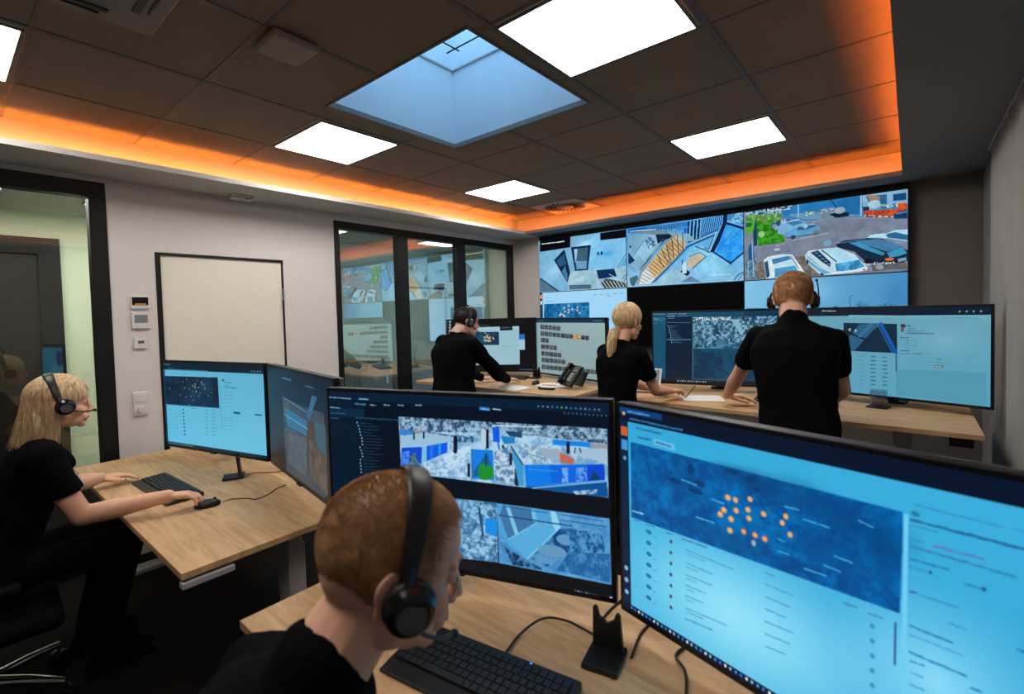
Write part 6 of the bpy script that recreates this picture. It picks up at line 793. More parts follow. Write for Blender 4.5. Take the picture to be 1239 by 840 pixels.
def build_person(label, base, az, headc, haz, hdown, neck, hip, shL, shR, elL, elR, wrL, wrR, hdL, hdR, sleeve='short', fem=False, hair=None, skin='skin', seated=False,
                 trouser='trouser', scale=1.0, shw=0.2, curlL=(22, 28, 18), curlR=(22, 28, 18), nails=False, vx=0.005, bend=0.0, face=True, htilt=0.0, upL=(0, 0, 1), upR=(0, 0, 1), low=-0.06, wr=True, armr=1.0, rest=None, hs=1.0, collar=0.0):
    M = frame(headc, haz, hdown, htilt) @ Matrix.Scale(hs, 4); r_, f_ = rf(az)
    if rest is not None:                                    # lower or lift each hand until it lies on the desk
        out = []
        for wv, hd, s, cu, up in ((wrL, hdL, -1, curlL, upL), (wrR, hdR, 1, curlR, upR)):
            q = MB(); add_hand(q, hand_frame(wv, hd, up) @ Matrix.Scale(0.92 if fem else 1.06, 4), s, cu); lo = min(v.co.z for v in q.bm.verts); q.bm.free()
            out.append((wv[0], wv[1], wv[2]+rest+0.0025-lo))
        wrL, wrR = out
    b = MB(); add_head(b, M, fem); nk = 0.050 if fem else 0.060
    cap(b, M @ Vector((0, -0.020, -0.045)), Vector(neck)+Vector((0, 0, 0.0)), nk*0.98, nk*1.08)
    torso(b, hip, Vector(neck)-Vector((0, 0, 0.035)), az, min(scale, 1.0), -0.028, shw*0.93, fem, bend); nl = MB() if nails else None
    for sh, el, wr_, hd, s, cu, up in ((shL, elL, wrL, hdL, -1, curlL, upL), (shR, elR, wrR, hdR, 1, curlR, upR)):
        sh, el, wr_ = Vector(sh), Vector(el), Vector(wr_); a = (0.85 if fem else 1.0)*armr
        cap(b, Vector(neck)-Vector((0, 0, 0.085)), sh-Vector((0, 0, 0.012)), 0.042*a, 0.05*a); cap(b, sh-Vector((0, 0, 0.01)), el, 0.050*a, 0.040*a); cap(b, el, el.lerp(wr_, 0.35), 0.040*a, 0.043*a); cap(b, el.lerp(wr_, 0.35), wr_, 0.043*a, 0.027*a)
        HM = hand_frame(wr_, hd, up)
        if fem: HM = HM @ Matrix.Scale(0.92, 4)
        else: HM = HM @ Matrix.Scale(1.06, 4)
        add_hand(b, HM, s, cu, nails=nl)
    body = vox(b, vx, 3 if vx < 0.0045 else 2, 0.5)
    parts = [(body, 'body', skin)]
    # shirt
    m = MB(); g = 0.012; torso(m, Vector(hip)-Vector((0, 0, 0.03)), Vector(neck)+Vector((0, 0, -0.012)), az, scale, g, shw*1.0, fem, bend, low)
    cap(m, Vector(neck)-Vector((0, 0, 0.06)), Vector(neck)+Vector((0, 0, -0.012+collar))-f_*0.004, nk*1.32, nk*1.18)
    up_ = (Vector(neck)-Vector(hip)).normalized()
    if fem:
        for s in (-1, 1): ell(m, Vector(hip).lerp(Vector(neck), 0.66)+r_*s*0.075+f_*0.085, (0.070, 0.065, 0.07))
    for sh, el, wr_, s in ((shL, elL, wrL, -1), (shR, elR, wrR, 1)):
        sh, el, wr_ = Vector(sh), Vector(el), Vector(wr_); a = (0.86 if fem else 1.0)*armr
        cap(m, Vector(neck)-Vector((0, 0, 0.062)), sh, 0.068*a, 0.072*a)
        if sleeve == 'short':
            e = sh.lerp(el, 0.62); m.cyl(sh, e, 0.069*a, 0.064*a, 20); m.ball(sh, 0.070*a)
        else:
            cap(m, sh, el, 0.070*a, 0.056*a); cap(m, el, wr_, 0.055*a, 0.040*a)
    shirt = vox(m, 0.009, 5, 0.5); wrinkle(shirt, 0.010, 9, hash(label) % 7 if False else len(label) % 7)
    parts.append((shirt, 'shirt' if sleeve == 'short' else 'pullover', 'fabric_black'))
    # trousers and shoes
    m = MB(); hp = Vector(hip)
    if seated:
        ell(m, hp+Vector((0, 0, -0.02)), (0.185*scale, 0.15, 0.12), None, Euler((0, 0, -R(az)))); shoes = []
        for s in (-1, 1):
            k = hp+r_*s*0.13+f_*0.44+Vector((0, 0, 0.02)); an = Vector((k.x, k.y, 0.11))-f_*0.12
            cap(m, hp+r_*s*0.09, k, 0.088*scale, 0.064); cap(m, k, an, 0.062, 0.050)
            sh_ = MB(); shoes.append(sh_); ell(sh_, an+f_*0.06+Vector((0, 0, -0.06)), (0.045, 0.13, 0.042), None, Euler((0, 0, -R(az)))); sh_.box(an+f_*0.06+Vector((0, 0, -0.099)), (0.085, 0.25, 0.022), Euler((0, 0, -R(az))))
    else:
        loft(m, [(hp+Vector((0, 0, dz)), r_, f_, wq*scale, dq*scale) for dz, wq, dq in ((-0.12, 0.150, 0.105), (-0.03, 0.160, 0.112), (0.06, 0.150, 0.100))]); shoes = legs_standing(m, hp, az, r_, f_)
    tr = vox(m, 0.012, 4, 0.5); parts.append((tr, 'trousers', trouser)); parts += [(q.mesh('shoe'), 'shoe', 'trouser') for q in shoes]
    if hair: parts.append((hair(M), 'hair', hair.mat))
    if nails:
        bmesh.ops.remove_doubles(nl.bm, verts=nl.bm.verts, dist=1e-6); todo = set(nl.bm.verts)
        while todo:
            isl = [todo.pop()]; st = [isl[0]]
            while st:
                for e in st.pop().link_edges:
                    for v in e.verts:
                        if v in todo: todo.discard(v); isl.append(v); st.append(v)
            idx = {v: k for k, v in enumerate(isl)}; fs = {f for v in isl for f in v.link_faces}
            me = bpy.data.meshes.new('n'); me.from_pydata([v.co[:] for v in isl], [], [[idx[v] for v in f.verts] for f in fs]); parts.append((me, 'fingernail', 'nail'))
    if face:
        bc = hair.mat if hair else 'hair_dark'
        for s in (-1, 1):
            e = MB(); ell(e, (s*0.0305, 0.0872, 0.003), (0.0078, 0.0048, 0.0042), M, seg=14); parts.append((e.mesh('eye'), 'eye', 'eye'))
            e = MB(); e.tube(smooth_path([M @ Vector(p) for p in ((s*0.014, 0.0945, 0.030), (s*0.029, 0.0890, 0.0335), (s*0.044, 0.0775, 0.030))], 5), [0.0016]+[0.0026]*9+[0.0010], 8); parts.append((e.mesh('eyebrow'), 'eyebrow', bc))
        e = MB(); ell(e, (0, 0.0945, -0.0645), (0.018, 0.0100, 0.0075), M); parts.append((e.mesh('lips'), 'lips', 'lip'))
    return person(label, base, parts), M
CEN, RAD = (0, -0.012, 0.036), (0.0795, 0.1025, 0.0915)

# ---- hair styles
def crop(M):            # short cropped, faded at the sides, receding at the temples
    def mask(p):
        front = sm(0.090, 0.075, p.y-max(0, (p.z-0.07))*0.9) if p.y > 0.02 else 1
        side = sm(-0.012, 0.020, p.z) if p.y > 0.012 else sm(-0.052, -0.030, p.z)
        temple = 1-sm(0.030, 0.055, p.y)*(1-sm(0.075, 0.092, p.z))
        return front*side*temple
    return short_hair(M, mask, CEN, RAD, 16000, lambda p: 0.005+0.010*sm(0.02, 0.10, p.z), 0.55, 3, thick=0.014, rad_s=0.00055, sweep=(0, 0.4, -0.5), bump_=0.012)
crop.mat = 'hair_short'
def ginger(M):
    def mask(p): return (sm(0.085, 0.07, p.y) if p.z < 0.09 else 1)*(sm(-0.010, 0.012, p.z) if p.y > 0.005 else sm(-0.056, -0.045, p.z))*(1-sm(0.045, 0.065, p.y)*(1-sm(0.06, 0.08, p.z)))
    return short_hair(M, mask, CEN, RAD, 5200, lambda p: 0.020+0.022*sm(0.03, 0.11, p.z), 0.75, 5, thick=0.09, rad_s=0.0016, sweep=(0.5, 0.1, -0.9), bump_=0.10)
ginger.mat = 'hair_ginger'
def dark(M):
    def mask(p): return (1-sm(0.050, 0.075, p.y))*(sm(-0.010, 0.012, p.z) if p.y > 0.005 else sm(-0.056, -0.045, p.z))*(1-0.95*sm(0.036, 0.020, math.hypot(p.x, p.y+0.055)/1.1)*sm(0.08, 0.10, p.z))
    return short_hair(M, mask, CEN, RAD, 5000, 0.014, 0.7, 6, thick=0.07, rad_s=0.0010, sweep=(0.2, -0.1, -0.9), bump_=0.05)
dark.mat = 'hair_dark'
def pony(M):
    def mask(p): return (1-sm(0.055, 0.080, p.y-(p.z-0.036)*0.45))*(sm(-0.02, 0.01, p.z) if p.y > 0.0 else sm(-0.056, -0.048, p.z))
    mb = MB(); hair_cap(mb, M, mask, CEN, (RAD[0]+0.003, RAD[1]+0.004, RAD[2]+0.004), 0.045, bump_=0.01)
    tie = Vector((0, -0.100, -0.062)); end = Vector((0.0, -0.150, -0.31))
    inv = (M.to_3x3().inverted() @ Vector((0, 0, -1))).normalized()
    tail = [tie+Vector((0, -0.008, 0)), tie+Vector((0, -0.034, 0))+inv*0.02, tie+Vector((0, -0.055, 0))+inv*0.08, tie+Vector((0, -0.060, 0))+inv*0.16, tie+Vector((0, -0.058, 0))+inv*0.25]
    tp = smooth_path(tail, 5); mb.tube([M @ p for p in tp], [0.012+0.022*math.sin(PI*min(1, 0.15+0.85*i/(len(tp)-1)))**0.8 for i in range(len(tp))], 12)
    m2 = MB(); rr = np.random.RandomState(4); paths = []
    for _ in range(2600):
        th = rr.uniform(0, 2*PI); d = rr.normal(size=3); d /= np.linalg.norm(d)
        p = Vector((CEN[0]+d[0]*RAD[0], CEN[1]+d[1]*RAD[1], CEN[2]+d[2]*RAD[2]))
        if rr.rand() > mask(p) or p.y < -0.09: continue
        a = (p-Vector(CEN)).normalized(); bdir = (tie-Vector(CEN)).normalized(); pts = []
        for k in range(9):
            t = k/9; q = a.lerp(bdir, t).normalized(); g = 1.065+0.012*math.sin(PI*t)+rr.uniform(-.002, .004); pts.append(Vector((CEN[0]+q.x*RAD[0]*g, CEN[1]+q.y*RAD[1]*g, CEN[2]+q.z*RAD[2]*g)))
        ph = rr.uniform(0, 2*PI); rad_ = 0.032*math.sqrt(rr.rand()); Lf = rr.uniform(.7, 1.0)
        for k in range(9):
            t = k/8*Lf; i = min(len(tp)-1, int(t*(len(tp)-1))); w_ = math.sin(PI*min(1, 0.12+0.80*t)); pts.append(tp[i]+Vector((math.cos(ph), 0.7*math.sin(ph), 0))*(rad_*w_+0.006))
        paths.append([M @ q for q in pts])
    return join_meshes(mb.mesh('c'), strands_mesh(paths, 0.0010))
pony.mat = 'hair_pale'
def long_hair(M):
    def mask(p): return (1-sm(0.062, 0.088, p.y-(p.z-0.036)*0.30))*(sm(0.0, 0.02, p.z) if p.y > 0.03 else sm(-0.056, -0.050, p.z))
    mb = MB(); hair_cap(mb, M, mask, CEN, (RAD[0]+0.003, RAD[1]+0.003, RAD[2]+0.003), 0.06, bump_=0.012)
    inv = (M.to_3x3().inverted() @ Vector((0, 0, -1))).normalized()
    ctrl = [Vector((0, -0.055, 0.02)), Vector((0, -0.070, -0.05)), Vector((0, -0.075, -0.05))+inv*0.10, Vector((0, -0.090, -0.05))+inv*0.20, Vector((0, -0.110, -0.05))+inv*0.30]
    rows = []
    for i, p in enumerate(smooth_path(ctrl, 4)):
        t = i/16; rows.append((M @ p, (M.to_3x3() @ Vector((1, 0, 0))), (M.to_3x3() @ Vector((0, 1, 0))), 0.060+0.030*math.sin(PI*min(1, t*1.3))-0.030*t*t, 0.046-0.026*t))
    loft(mb, rows, 20)
    rr = np.random.RandomState(9); paths = []
    while len(paths) < 3600:
        d = rr.normal(size=3); d /= np.linalg.norm(d); d[2] = abs(d[2])*1.0 if rr.rand() < 0.8 else d[2]; d /= np.linalg.norm(d)
        p = Vector((CEN[0]+d[0]*RAD[0], CEN[1]+d[1]*RAD[1], CEN[2]+d[2]*RAD[2]))
        if rr.rand() > mask(p): continue
        az_ = math.atan2(d[1], d[0]); s = 1 if d[0] > 0 else -1
        # end direction round the head: swept to the back half
        tgt = math.atan2(-0.85+0.80*rr.rand(), s*rr.uniform(0.12, 0.98)); a = Vector(d); e = Vector((math.cos(tgt)*0.98, math.sin(tgt)*0.98, -0.30)).normalized(); pts = []
        lump = noise.noise(Vector((tgt*3.0, s, 0)))*0.010
        for k in range(7):
            t = k/7; q = a.lerp(e, t).normalized(); g = 1.075+0.02*t+lump*t*4+rr.uniform(-.004, .004); pts.append(Vector((CEN[0]+q.x*RAD[0]*g, CEN[1]+q.y*RAD[1]*g, CEN[2]+q.z*RAD[2]*g)))
        p0 = pts[-1]; L = rr.uniform(0.27, 0.44); wv = rr.uniform(0, 6.28); fl = rr.uniform(-0.005, 0.030)+0.05*rr.rand()*max(0, -e.y)+0.03*noise.noise(Vector((tgt*2.2, 3, s)))
        for k in range(1, 9):
            t = k/8; out = Vector((p0.x, p0.y*0.5-0.02, 0)).normalized()*(fl*t+0.005*math.sin(wv+7*t)); pull = Vector((-p0.x*0.30*t, -0.020*t*t, 0)); pts.append(p0+inv*(L*t)+out+pull)
        paths.append([M @ q for q in pts])
    return join_meshes(mb.mesh('c'), strands_mesh(paths, 0.0014, 0.0005))
long_hair.mat = 'hair_blonde'

# ---- 1. seated man in the foreground
p1, M1 = build_person('seated man with cropped light brown hair and headset, nearest the camera, in black shirt', (-0.66, 0.16, 0), 10,
    headc=(-0.612, 0.437, 1.217), haz=27, hdown=18, neck=(-0.650, 0.340, 1.095), hip=(-0.72, 0.08, 0.56), shL=(-0.850, 0.330, 0.990), shR=(-0.470, 0.270, 1.000),
    elL=(-0.95, 0.33, 0.735), elR=(-0.42, 0.22, 0.735), wrL=(-0.86, 0.485, 0.655), wrR=(-0.56, 0.43, 0.655), hdL=(0.25, 1, -0.10), hdR=(-0.25, 1, -0.10),
    hair=crop, seated=True, vx=0.0032, shw=0.205, bend=0.03, hs=1.05, collar=0.022)
headset('black headset on the seated man in the foreground, its cup nearest the camera', M1, mic=1)
# ---- 2. seated blonde woman at the left
p2, M2 = build_person('seated woman with long loose blonde hair and headset, hand on a computer mouse', (-2.98, 0.10, 0), -3,
    headc=(-2.935, 0.355, 1.245), haz=2, hdown=4, neck=(-2.955, 0.285, 1.110), hip=(-2.98, 0.12, 0.56), shL=(-3.115, 0.285, 1.040), shR=(-2.795, 0.270, 1.035),
    elL=(-3.22, 0.42, 0.800), elR=(-2.765, 0.385, 0.768), wrL=(-3.325, 0.545, 0.768), wrR=(-2.610, 0.660, 0.775), hdL=(0.05, 1, -0.06), hdR=(0.30, 1, -0.14),
    hair=long_hair, seated=True, fem=True, skin='skin_fair', nails=True, vx=0.0040, curlL=(10, 14, 10), curlR=(16, 26, 20), scale=0.92, shw=0.175, bend=0.0, rest=ZA+0.004, armr=1.22)
headset('black headset over the loose blonde hair of the seated woman', M2 @ Matrix.Rotation(R(17), 4, 'X'), mic=1)
# ---- 3. man in black pullover at the back left desk
p3, M3_ = build_person('balding dark-haired man in a black long-sleeved pullover standing at the back left desk', (-2.93, 2.76, 0), 22,
    headc=(-2.900, 2.900, 1.530), haz=28, hdown=12, neck=(-2.93, 2.820, 1.430), hip=(-2.90, 2.74, 0.93), shL=(-3.130, 2.84, 1.345), shR=(-2.715, 2.76, 1.345),
    elL=(-3.20, 3.08, 1.10), elR=(-2.665, 3.02, 1.085), wrL=(-3.10, 3.26, 1.0), wrR=(-2.790, 3.27, 1.0), hdL=(0.3, 1, -0.04), hdR=(-0.05, 1, -0.04), curlL=(10, 14, 10), curlR=(10, 14, 10),
    sleeve='long', hair=dark, vx=0.006, shw=0.215, bend=0.03, scale=1.28, rest=ZD)
headset('thin black headset on the balding man at the back left desk', M3_, mic=1)
# ---- 4. woman with ponytail
p4, M4 = build_person('standing woman with a pale blonde ponytail and black polo shirt writing at the desk', (-1.50, 2.88, 0), 22,
    headc=(-1.450, 2.955, 1.515), haz=14, hdown=6, neck=(-1.475, 2.895, 1.385), hip=(-1.490, 2.86, 0.92), shL=(-1.610, 2.95, 1.305), shR=(-1.335, 2.87, 1.300),
    elL=(-1.54, 3.06, 1.10), elR=(-1.275, 2.985, 1.065), wrL=(-1.38, 3.22, 1.01), wrR=(-1.240, 3.150, 1.01), hdL=(0.45, 1, -0.02), hdR=(0.22, 1, -0.02), curlL=(12, 18, 12), curlR=(16, 24, 16),
    hair=pony, fem=True, skin='skin_fair', vx=0.0048, scale=0.86, shw=0.165, bend=0.015, rest=ZE+0.009)
# ---- 5. tall man leaning on the desk
p5, M5 = build_person('tall ginger-haired man in black polo shirt and headset, leaning one hand on the desk', (-0.44, 2.72, 0), -6,
    headc=(-0.490, 2.960, 1.625), haz=-8, hdown=26, neck=(-0.475, 2.870, 1.520), hip=(-0.420, 2.70, 0.955), shL=(-0.650, 2.90, 1.410), shR=(-0.300, 2.87, 1.405),
    elL=(-0.790, 3.05, 1.190), elR=(-0.275, 3.00, 1.150), wrL=(-0.905, 3.215, 1.015), wrR=(-0.40, 3.24, 1.015), hdL=(1, 0.50, -0.10), hdR=(-0.3, 1, -0.05), curlL=(10, 14, 10), curlR=(8, 12, 8),
    hair=ginger, vx=0.0048, shw=0.200, bend=0.045, scale=0.95, trouser='trouser_beige', armr=0.98, low=-0.19, hs=1.05, rest=ZE)
headset('black headset with raised microphone on the tall ginger-haired man', M5, mic=1, boom_up=True)
# ================================================================== THINGS ON THE DESKS
MT['key'] = mat('key_caps', (0.010, 0.010, 0.011, 1), 0.5, spec=0.4)
MT['glass'] = glass_mat('smoked_tumbler_glass', 0.06, (0.80, 0.84, 0.88, 1))
MT['drink'] = mat('dark_tea', (0.20, 0.10, 0.045, 1), 0.15)
def keyboard(lab, c, deg, L=0.46, D=0.155, palm=True, led=False):
    t = thing('keyboard', lab, 'keyboard', c, R(deg), 'black keyboards')
    m = MB(); d0 = -D/2-(0.03 if palm else 0); m.prism([(-L/2, d0, 0.002), (-L/2, D/2, 0.002), (-L/2, D/2, 0.022), (-L/2, -D/2+0.01, 0.015), (-L/2, d0, 0.009)], (L, 0, 0)); m.build('case', 'plastic', t, bevel=0.002)
    m = MB(); cols = 21; cw = (L-0.03)/cols; ch = (D-0.025)/6
    for r in range(6):
        x = -L/2+0.015; y = D/2-0.014-ch*(r+0.5); k = 0
        while k < cols:
            wk = 1
            if r == 5 and k == 4: wk = 6
            elif r in (2, 3, 4) and k == 0: wk = 1.5 if r == 2 else 2
            elif k in (15.0, 18.0) : pass
            wk = min(wk, cols-k); z = 0.0165+(y/D)*0.006
            m.box((x+cw*(k+wk/2), y, z+0.005), (cw*wk-0.0022, ch-0.0022, 0.006)); k += wk
    o = m.build('keys', 'key', t, bevel=0.0006)
    if led: MB().box((0.10, D/2-0.006, 0.0225), (0.004, 0.003, 0.001)).build('status_lamp', mat('blue_lamp', (0, 0.1, 0.8, 1), emis=(0.02, 0.25, 1, 1), es=3), t)
    return t
keyboard('black keyboard with palm rest between the hands of the seated blonde woman', (-2.995, 0.765, ZA+0.001), 2, L=0.54, D=0.13)
keyboard('black keyboard with a small blue light in front of the seated man', (-0.800, 0.812, ZA+0.001), 9, led=True)
keyboard('black keyboard by the hand of the leaning man', (-0.570, 3.50, ZE+0.001), 4, palm=False)
keyboard('black keyboard in front of the balding man', (-3.09, 3.60, ZD+0.001), 22, palm=False)
def mouse(lab, c, deg):
    t = thing('computer_mouse', lab, 'mouse', c, R(deg), 'black computer mice')
    m = MB(); ell(m, (0, 0, 0.010), (0.030, 0.055, 0.024)); bmesh.ops.bisect_plane(m.bm, geom=m.bm.verts[:]+m.bm.edges[:]+m.bm.faces[:], plane_co=(0, 0, 0.001), plane_no=(0, 0, 1), clear_inner=True)
    bmesh.ops.contextual_create(m.bm, geom=[e for e in m.bm.edges if e.is_boundary]); m.build('shell', 'plastic', t, smooth=True)
    m = MB(); m.cyl((-0.004, 0.030, 0.031), (0.004, 0.030, 0.031), 0.007, seg=16); m.build('scroll_wheel', 'rubber', t, smooth=True)
mouse('black mouse at the tip of the desk under the blonde woman\'s right hand', (-2.560, 0.800, ZA+0.001), -14)
mouse('black mouse to the left of the telephone on the back left desk', (-2.60, 3.45, ZD+0.001), 10)
def charging_stand(lab, c, deg, h=0.105):
    """upright plate with a forked top on a thick flat foot"""
    t = thing('headset_stand', lab, 'headset stand', c, R(deg), 'black headset charging stands')
    m = MB(); m.prism([(-0.045, -0.045, 0.0), (0.045, -0.045, 0.0), (0.045, 0.060, 0.0), (-0.045, 0.060, 0.0)], (0, 0, 0.014)); m.build('foot', 'plastic', t, bevel=0.004)
    m = MB(); pr_ = [(-0.040, 0.012), (0.040, 0.012), (0.036, h+0.006), (0.026, h+0.010), (0.018, h-0.012), (0.0, h-0.024), (-0.018, h-0.010), (-0.024, h+0.016), (-0.034, h+0.016)]
    m.prism([(x, 0.035-0.10*z, z) for x, z in pr_], (0, 0.014, 0)); m.build('upright', 'plastic', t, bevel=0.003)
    return t
charging_stand('forked black headset stand on the near desk, right of the keyboard', (-0.590, 1.035, ZA+0.001), 12)
charging_stand('black headset stand under the screen on the left desk', (-2.905, 1.035, ZA+0.001), -25, 0.115)
charging_stand('small black headset stand between the two screens on the back left desk', (-2.84, 3.76, ZD+0.001), 10, 0.10)
def cable(lab, pts, r=0.0028, m_='rubber'):
    p = smooth_path(pts, 8); o = MB().tube(p, r, 8).build('cable', m_, smooth=True); tag(o, lab, 'cable', 'thin black cables on the desks'); return o
z = ZA+0.004
cable('thin cable snaking from the blonde woman\'s mouse to the slanted screen', [(-2.545, 0.86, z+0.004), (-2.555, 0.905, z), (-2.50, 0.955, z), (-2.455, 0.975, z), (-2.47, 1.04, z), (-2.515, 1.10, z), (-2.535, 1.16, z)], 0.0022)
cable('thin reddish cable from the left headset stand to the gap between screens', [(-2.885, 1.100, z+0.003), (-2.88, 1.145, z), (-2.835, 1.185, z), (-2.79, 1.23, z), (-2.765, 1.30, z)], 0.0022, mat('red_brown_cable', (0.12, 0.02, 0.012, 1), 0.5))
cable('black cable looping from the near keyboard to the forked stand', [(-0.800, 0.905, z+0.004), (-0.815, 0.985, z+0.004), (-0.795, 1.060, z+0.015), (-0.745, 1.095, z+0.012), (-0.69, 1.105, z+0.004), (-0.640, 1.100, z+0.003)], 0.0032)
cable('black cable rising behind the forked stand to the screen gap', [(-0.655, 1.115, z), (-0.672, 1.175, z), (-0.676, 1.24, z), (-0.668, 1.33, z)], 0.0032)
cable('black cable right of the forked stand', [(-0.540, 1.085, z+0.002), (-0.553, 1.140, z), (-0.562, 1.200, z), (-0.552, 1.28, z)], 0.0032)
cable('black cable at the bottom edge of the picture under the nearest screen', [(-0.385, 0.98, z), (-0.392, 1.055, z), (-0.418, 1.120, z+0.004), (-0.455, 1.160, z+0.002), (-0.448, 1.215, z), (-0.43, 1.29, z)], 0.0036)
# telephone on its bracket
t = thing('desk_telephone', 'black office telephone propped on its stand at the front of the back left desk', 'telephone', (-2.20, 3.42, ZD+0.001), R(-28))
TM = Matrix.Translation((0, 0, 0.105)) @ Matrix.Rotation(R(52), 4, 'X')
m = MB(); m.box((0, 0, 0), (0.19, 0.20, 0.028), M=TM); m.build('body', 'plastic', t, bevel=0.006)
m = MB(); m.box((-0.060, 0, 0.040), (0.036, 0.13, 0.022), M=TM); m.box((-0.060, 0.080, 0.032), (0.046, 0.045, 0.034), M=TM); m.box((-0.060, -0.080, 0.032), (0.046, 0.045, 0.034), M=TM); m.build('handset', 'plastic_gloss', t, bevel=0.007)
m = MB(); m.box((0.035, 0.058, 0.016), (0.095, 0.048, 0.004), M=TM); m.build('display', mat('phone_display', (0.05, 0.06, 0.065, 1), 0.2), t)
m = MB()
for r in range(4):
    for k in range(3): m.box((0.008+k*0.020, 0.012-r*0.020, 0.017), (0.014, 0.012, 0.006), M=TM)
m.build('keypad', 'grey_metal', t)
m = MB(); m.box((0, 0.095, 0.072), (0.12, 0.012, 0.13), Euler((R(-28), 0, 0))); m.build('stand', 'plastic', t, bevel=0.002)
t = thing('handset_rest', 'slim black handset-shaped receiver lying left of the telephone', 'receiver', (-2.34, 3.25, ZD+0.001), R(12))
m = MB(); m.box((0, 0, 0.010), (0.15, 0.028, 0.016)); m.build('body', 'plastic', t, bevel=0.006)
m = MB(); m.box((-0.062, 0, 0.021), (0.018, 0.018, 0.004)); m.build('earpiece', 'plastic_gloss', t, bevel=0.001)
def sheet(lab, c, deg, w_=0.21, d_=0.297, th=0.002, name='paper_sheet', cat_='paper'):
    o = MB().box((0, 0, th/2), (w_, d_, th)).build(name, 'paper', loc=c, rot=(0, 0, R(deg))); tag(o, lab, cat_); return o
sheet('white sheet of paper with a pencil on it beside the telephone', (-2.45, 3.46, ZD+0.001), 62)
sheet('white sheet of paper on the desk edge right of the man in the pullover', (-2.66, 3.20, ZD+0.001), 80)
t = thing('pencil', 'orange pencil lying on the paper beside the telephone', 'pencil', (-2.45, 3.44, ZD+0.0075), R(20))
MB().cyl((-0.06, 0, 0), (0.06, 0, 0), 0.0042, seg=6).build('shaft', mat('orange_lacquer', (0.7, 0.22, 0.04, 1), 0.4), t); MB().cyl((0.06, 0, 0), (0.075, 0, 0), 0.0042, 0.0006, 8).build('tip', mat('raw_wood', (0.6, 0.42, 0.25, 1), 0.6), t)
# tablet, notebook and pen of the ponytail woman
t = thing('tablet', 'white-framed tablet propped up in front of the ponytail woman', 'tablet', (-1.54, 3.36, ZE+0.001), R(8))
TT = Matrix.Rotation(R(-24), 4, 'X')
m = MB(); m.box((0, 0, 0.102), (0.255, 0.008, 0.185), M=TT); m.build('frame', 'white_plastic', t, bevel=0.003)
m = MB(); m.box((0, -0.0045, 0.102), (0.222, 0.002, 0.155), M=TT); m.build('display', mat('tablet_display', (0.02, 0.025, 0.03, 1), 0.15, var=(6, 0.4), emis=(0.20, 0.24, 0.26, 1), es=0.8), t)
m = MB(); m.box((0, 0.085, 0.063), (0.16, 0.006, 0.130), Euler((R(22), 0, 0))); m.build('kickstand', 'bezel_grey', t, bevel=0.001)
o = MB().box((0, 0, 0.003), (0.21, 0.26, 0.006)).build('notebook', 'paper', loc=(-1.10, 3.34, ZE+0.001), rot=(0, 0, R(-62)), bevel=0.001); tag(o, 'white notepad under the writing hand of the ponytail woman', 'notepad')
t = thing('pen', 'slim pen held over the notepad by the ponytail woman', 'pen', (-1.19, 3.275, ZE+0.012), rot=(R(30), R(25), R(60)))
MB().cyl((0, 0, 0), (0, 0, 0.105), 0.004, seg=10).build('barrel', 'bezel_grey', t, smooth=True); MB().cyl((0, 0, -0.008), (0, 0, 0), 0.001, 0.004, 10).build('tip', 'chrome', t, smooth=True)
# tumbler on its coaster
t = thing('coaster', 'square black coaster under the glass on the back right desk', 'coaster', (-0.150, 3.600, ZE+0.0005), R(-10)); MB().box((0, 0, 0.004), (0.105, 0.105, 0.007)).build('pad', 'rubber', t, bevel=0.002)
t.location = (-0.150, 3.600, ZE+0.0005)
t = thing('tumbler', 'glass of dark drink standing on a black coaster before the teal screen', 'glass', (-0.150, 3.600, ZE+0.0095))
MB().lathe([(0, 0), (0.034, 0), (0.046, 0.030), (0.047, 0.055), (0.041, 0.095), (0.0395, 0.095), (0.0455, 0.055), (0.0445, 0.032), (0.033, 0.005), (0, 0.005)], 40).build('wall', 'glass', t, smooth=True)
MB().lathe([(0, 0.006), (0.032, 0.006), (0.0435, 0.032), (0.0435, 0.034), (0, 0.034)], 40).build('drink', 'drink', t, smooth=True)

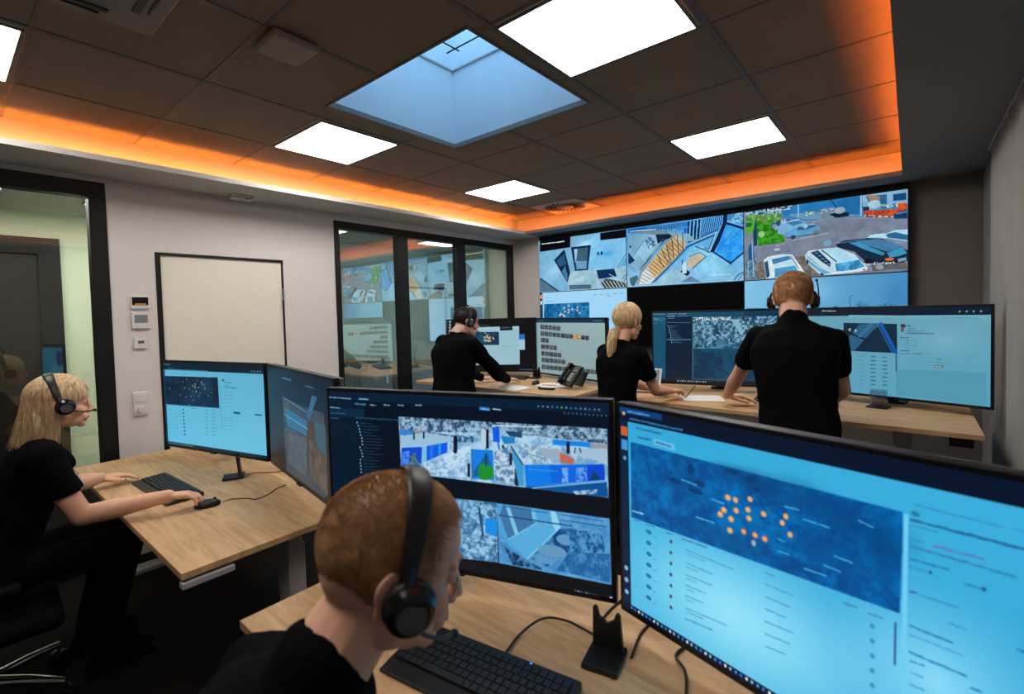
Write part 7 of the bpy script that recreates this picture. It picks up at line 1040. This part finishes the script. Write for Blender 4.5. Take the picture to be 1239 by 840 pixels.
# ================================================================== CHAIRS
def office_chair(lab, x, y, deg, seat=0.415, back=0.62):
    t = thing('office_chair', lab, 'chair', (x, y, 0), R(deg), 'black office chairs')
    m = MB(); m.box((0, 0, seat-0.035), (0.50, 0.48, 0.07)); m.build('seat', 'chair_fabric', t, bevel=0.03)
    bm_ = MB(); rows = []
    for k in range(9):
        tt = k/8; z_ = seat+0.10+tt*back; rows.append(((0, -0.235-0.05*tt+0.02*math.sin(tt*PI), z_), (1, 0, 0), (0, 1, 0), 0.235-0.05*abs(tt-0.35)-0.05*tt**6, 0.030))
    loft(bm_, rows, 24); bm_.build('backrest', 'chair_fabric', t, smooth=True, bevel=0.004)
    m = MB(); m.tube(smooth_path([(0, -0.05, seat-0.09), (0, -0.22, seat-0.09), (0, -0.31, seat), (0, -0.31, seat+0.25)], 6), 0.022, 10, flat=(1.6, 0.7)); m.build('back_support', 'plastic', t, smooth=True)
    for s in (-1, 1):
        a = MB(); a.tube(smooth_path([(s*0.20, 0.02, seat-0.075), (s*0.285, 0.02, seat-0.06), (s*0.295, 0.0, seat+0.06), (s*0.290, -0.01, seat+0.155)], 6), 0.017, 10); ar = a.build('armrest', 'plastic', t, smooth=True)
        MB().box((s*0.288, 0.0, seat+0.172), (0.075, 0.23, 0.022)).build('arm_pad', 'chair_fabric', ar, bevel=0.009)
    m = MB(); m.cyl((0, 0, 0.30), (0, 0, seat-0.07), 0.016, seg=20); m.cyl((0, 0, 0.12), (0, 0, 0.31), 0.026, seg=20); m.box((0, 0, seat-0.085), (0.20, 0.20, 0.03)); m.build('gas_column', 'chrome', t, smooth=True)
    for k in range(5):
        a = 2*PI*k/5+0.94; d = Vector((math.cos(a), math.sin(a), 0))
        g = MB(); g.tube([d*0.02+Vector((0, 0, 0.125)), d*0.15+Vector((0, 0, 0.112)), d*0.29+Vector((0, 0, 0.085))], [0.026, 0.021, 0.015], 12); lg = g.build('base_arm', 'chrome', t, smooth=True)
        n = Vector((-d.y, d.x, 0)); c = MB()
        for s in (-1, 1): c.cyl(d*0.29+n*s*0.006+Vector((0, 0, 0.030)), d*0.29+n*s*0.026+Vector((0, 0, 0.030)), 0.029, seg=20)
        c.cyl(d*0.29+Vector((0, 0, 0.035)), d*0.29+Vector((0, 0, 0.08)), 0.008); c.build('castor', 'plastic', lg, smooth=True)
    return t
office_chair('black office chair with chrome star base under the seated blonde woman', -2.95, 0.08, -3)
office_chair('black office chair under the seated man in the foreground', -0.735, 0.02, 10)

# ================================================================== CURTAIN ON THE RIGHT WALL
t = thing('curtain', 'light grey curtain hanging in soft folds on the right wall at the picture edge', 'curtain', (XR-0.024, 3.3, 0))
m = MB(); rows = []
n = 90
for zz in (0.03, 0.6, 1.2, 1.9, 2.53):
    row = []
    for k in range(n+1):
        y = -0.35+1.30*k/n; a = 0.008+0.007*math.sin(k*0.21); row.append(Vector((-0.012+a*math.sin(y*34+0.6*math.sin(y*7)+zz*0.12), y, zz)))
    rows.append(row)
vv = [[m.bm.verts.new(p) for p in row] for row in rows]
for a, b in zip(vv, vv[1:]):
    for k in range(n): m.bm.faces.new((a[k], a[k+1], b[k+1], b[k]))
o = m.build('fabric', mat('curtain_cloth', (0.33, 0.32, 0.31, 1), 0.9, bump=(400, 0.2)), t, smooth=True); sd = o.modifiers.new('thickness', 'SOLIDIFY'); sd.thickness = 0.003
m = MB(); m.box((-0.010, 0.30, 2.538), (0.026, 1.34, 0.016)); m.build('rail', 'grey_metal', t, smooth=True)
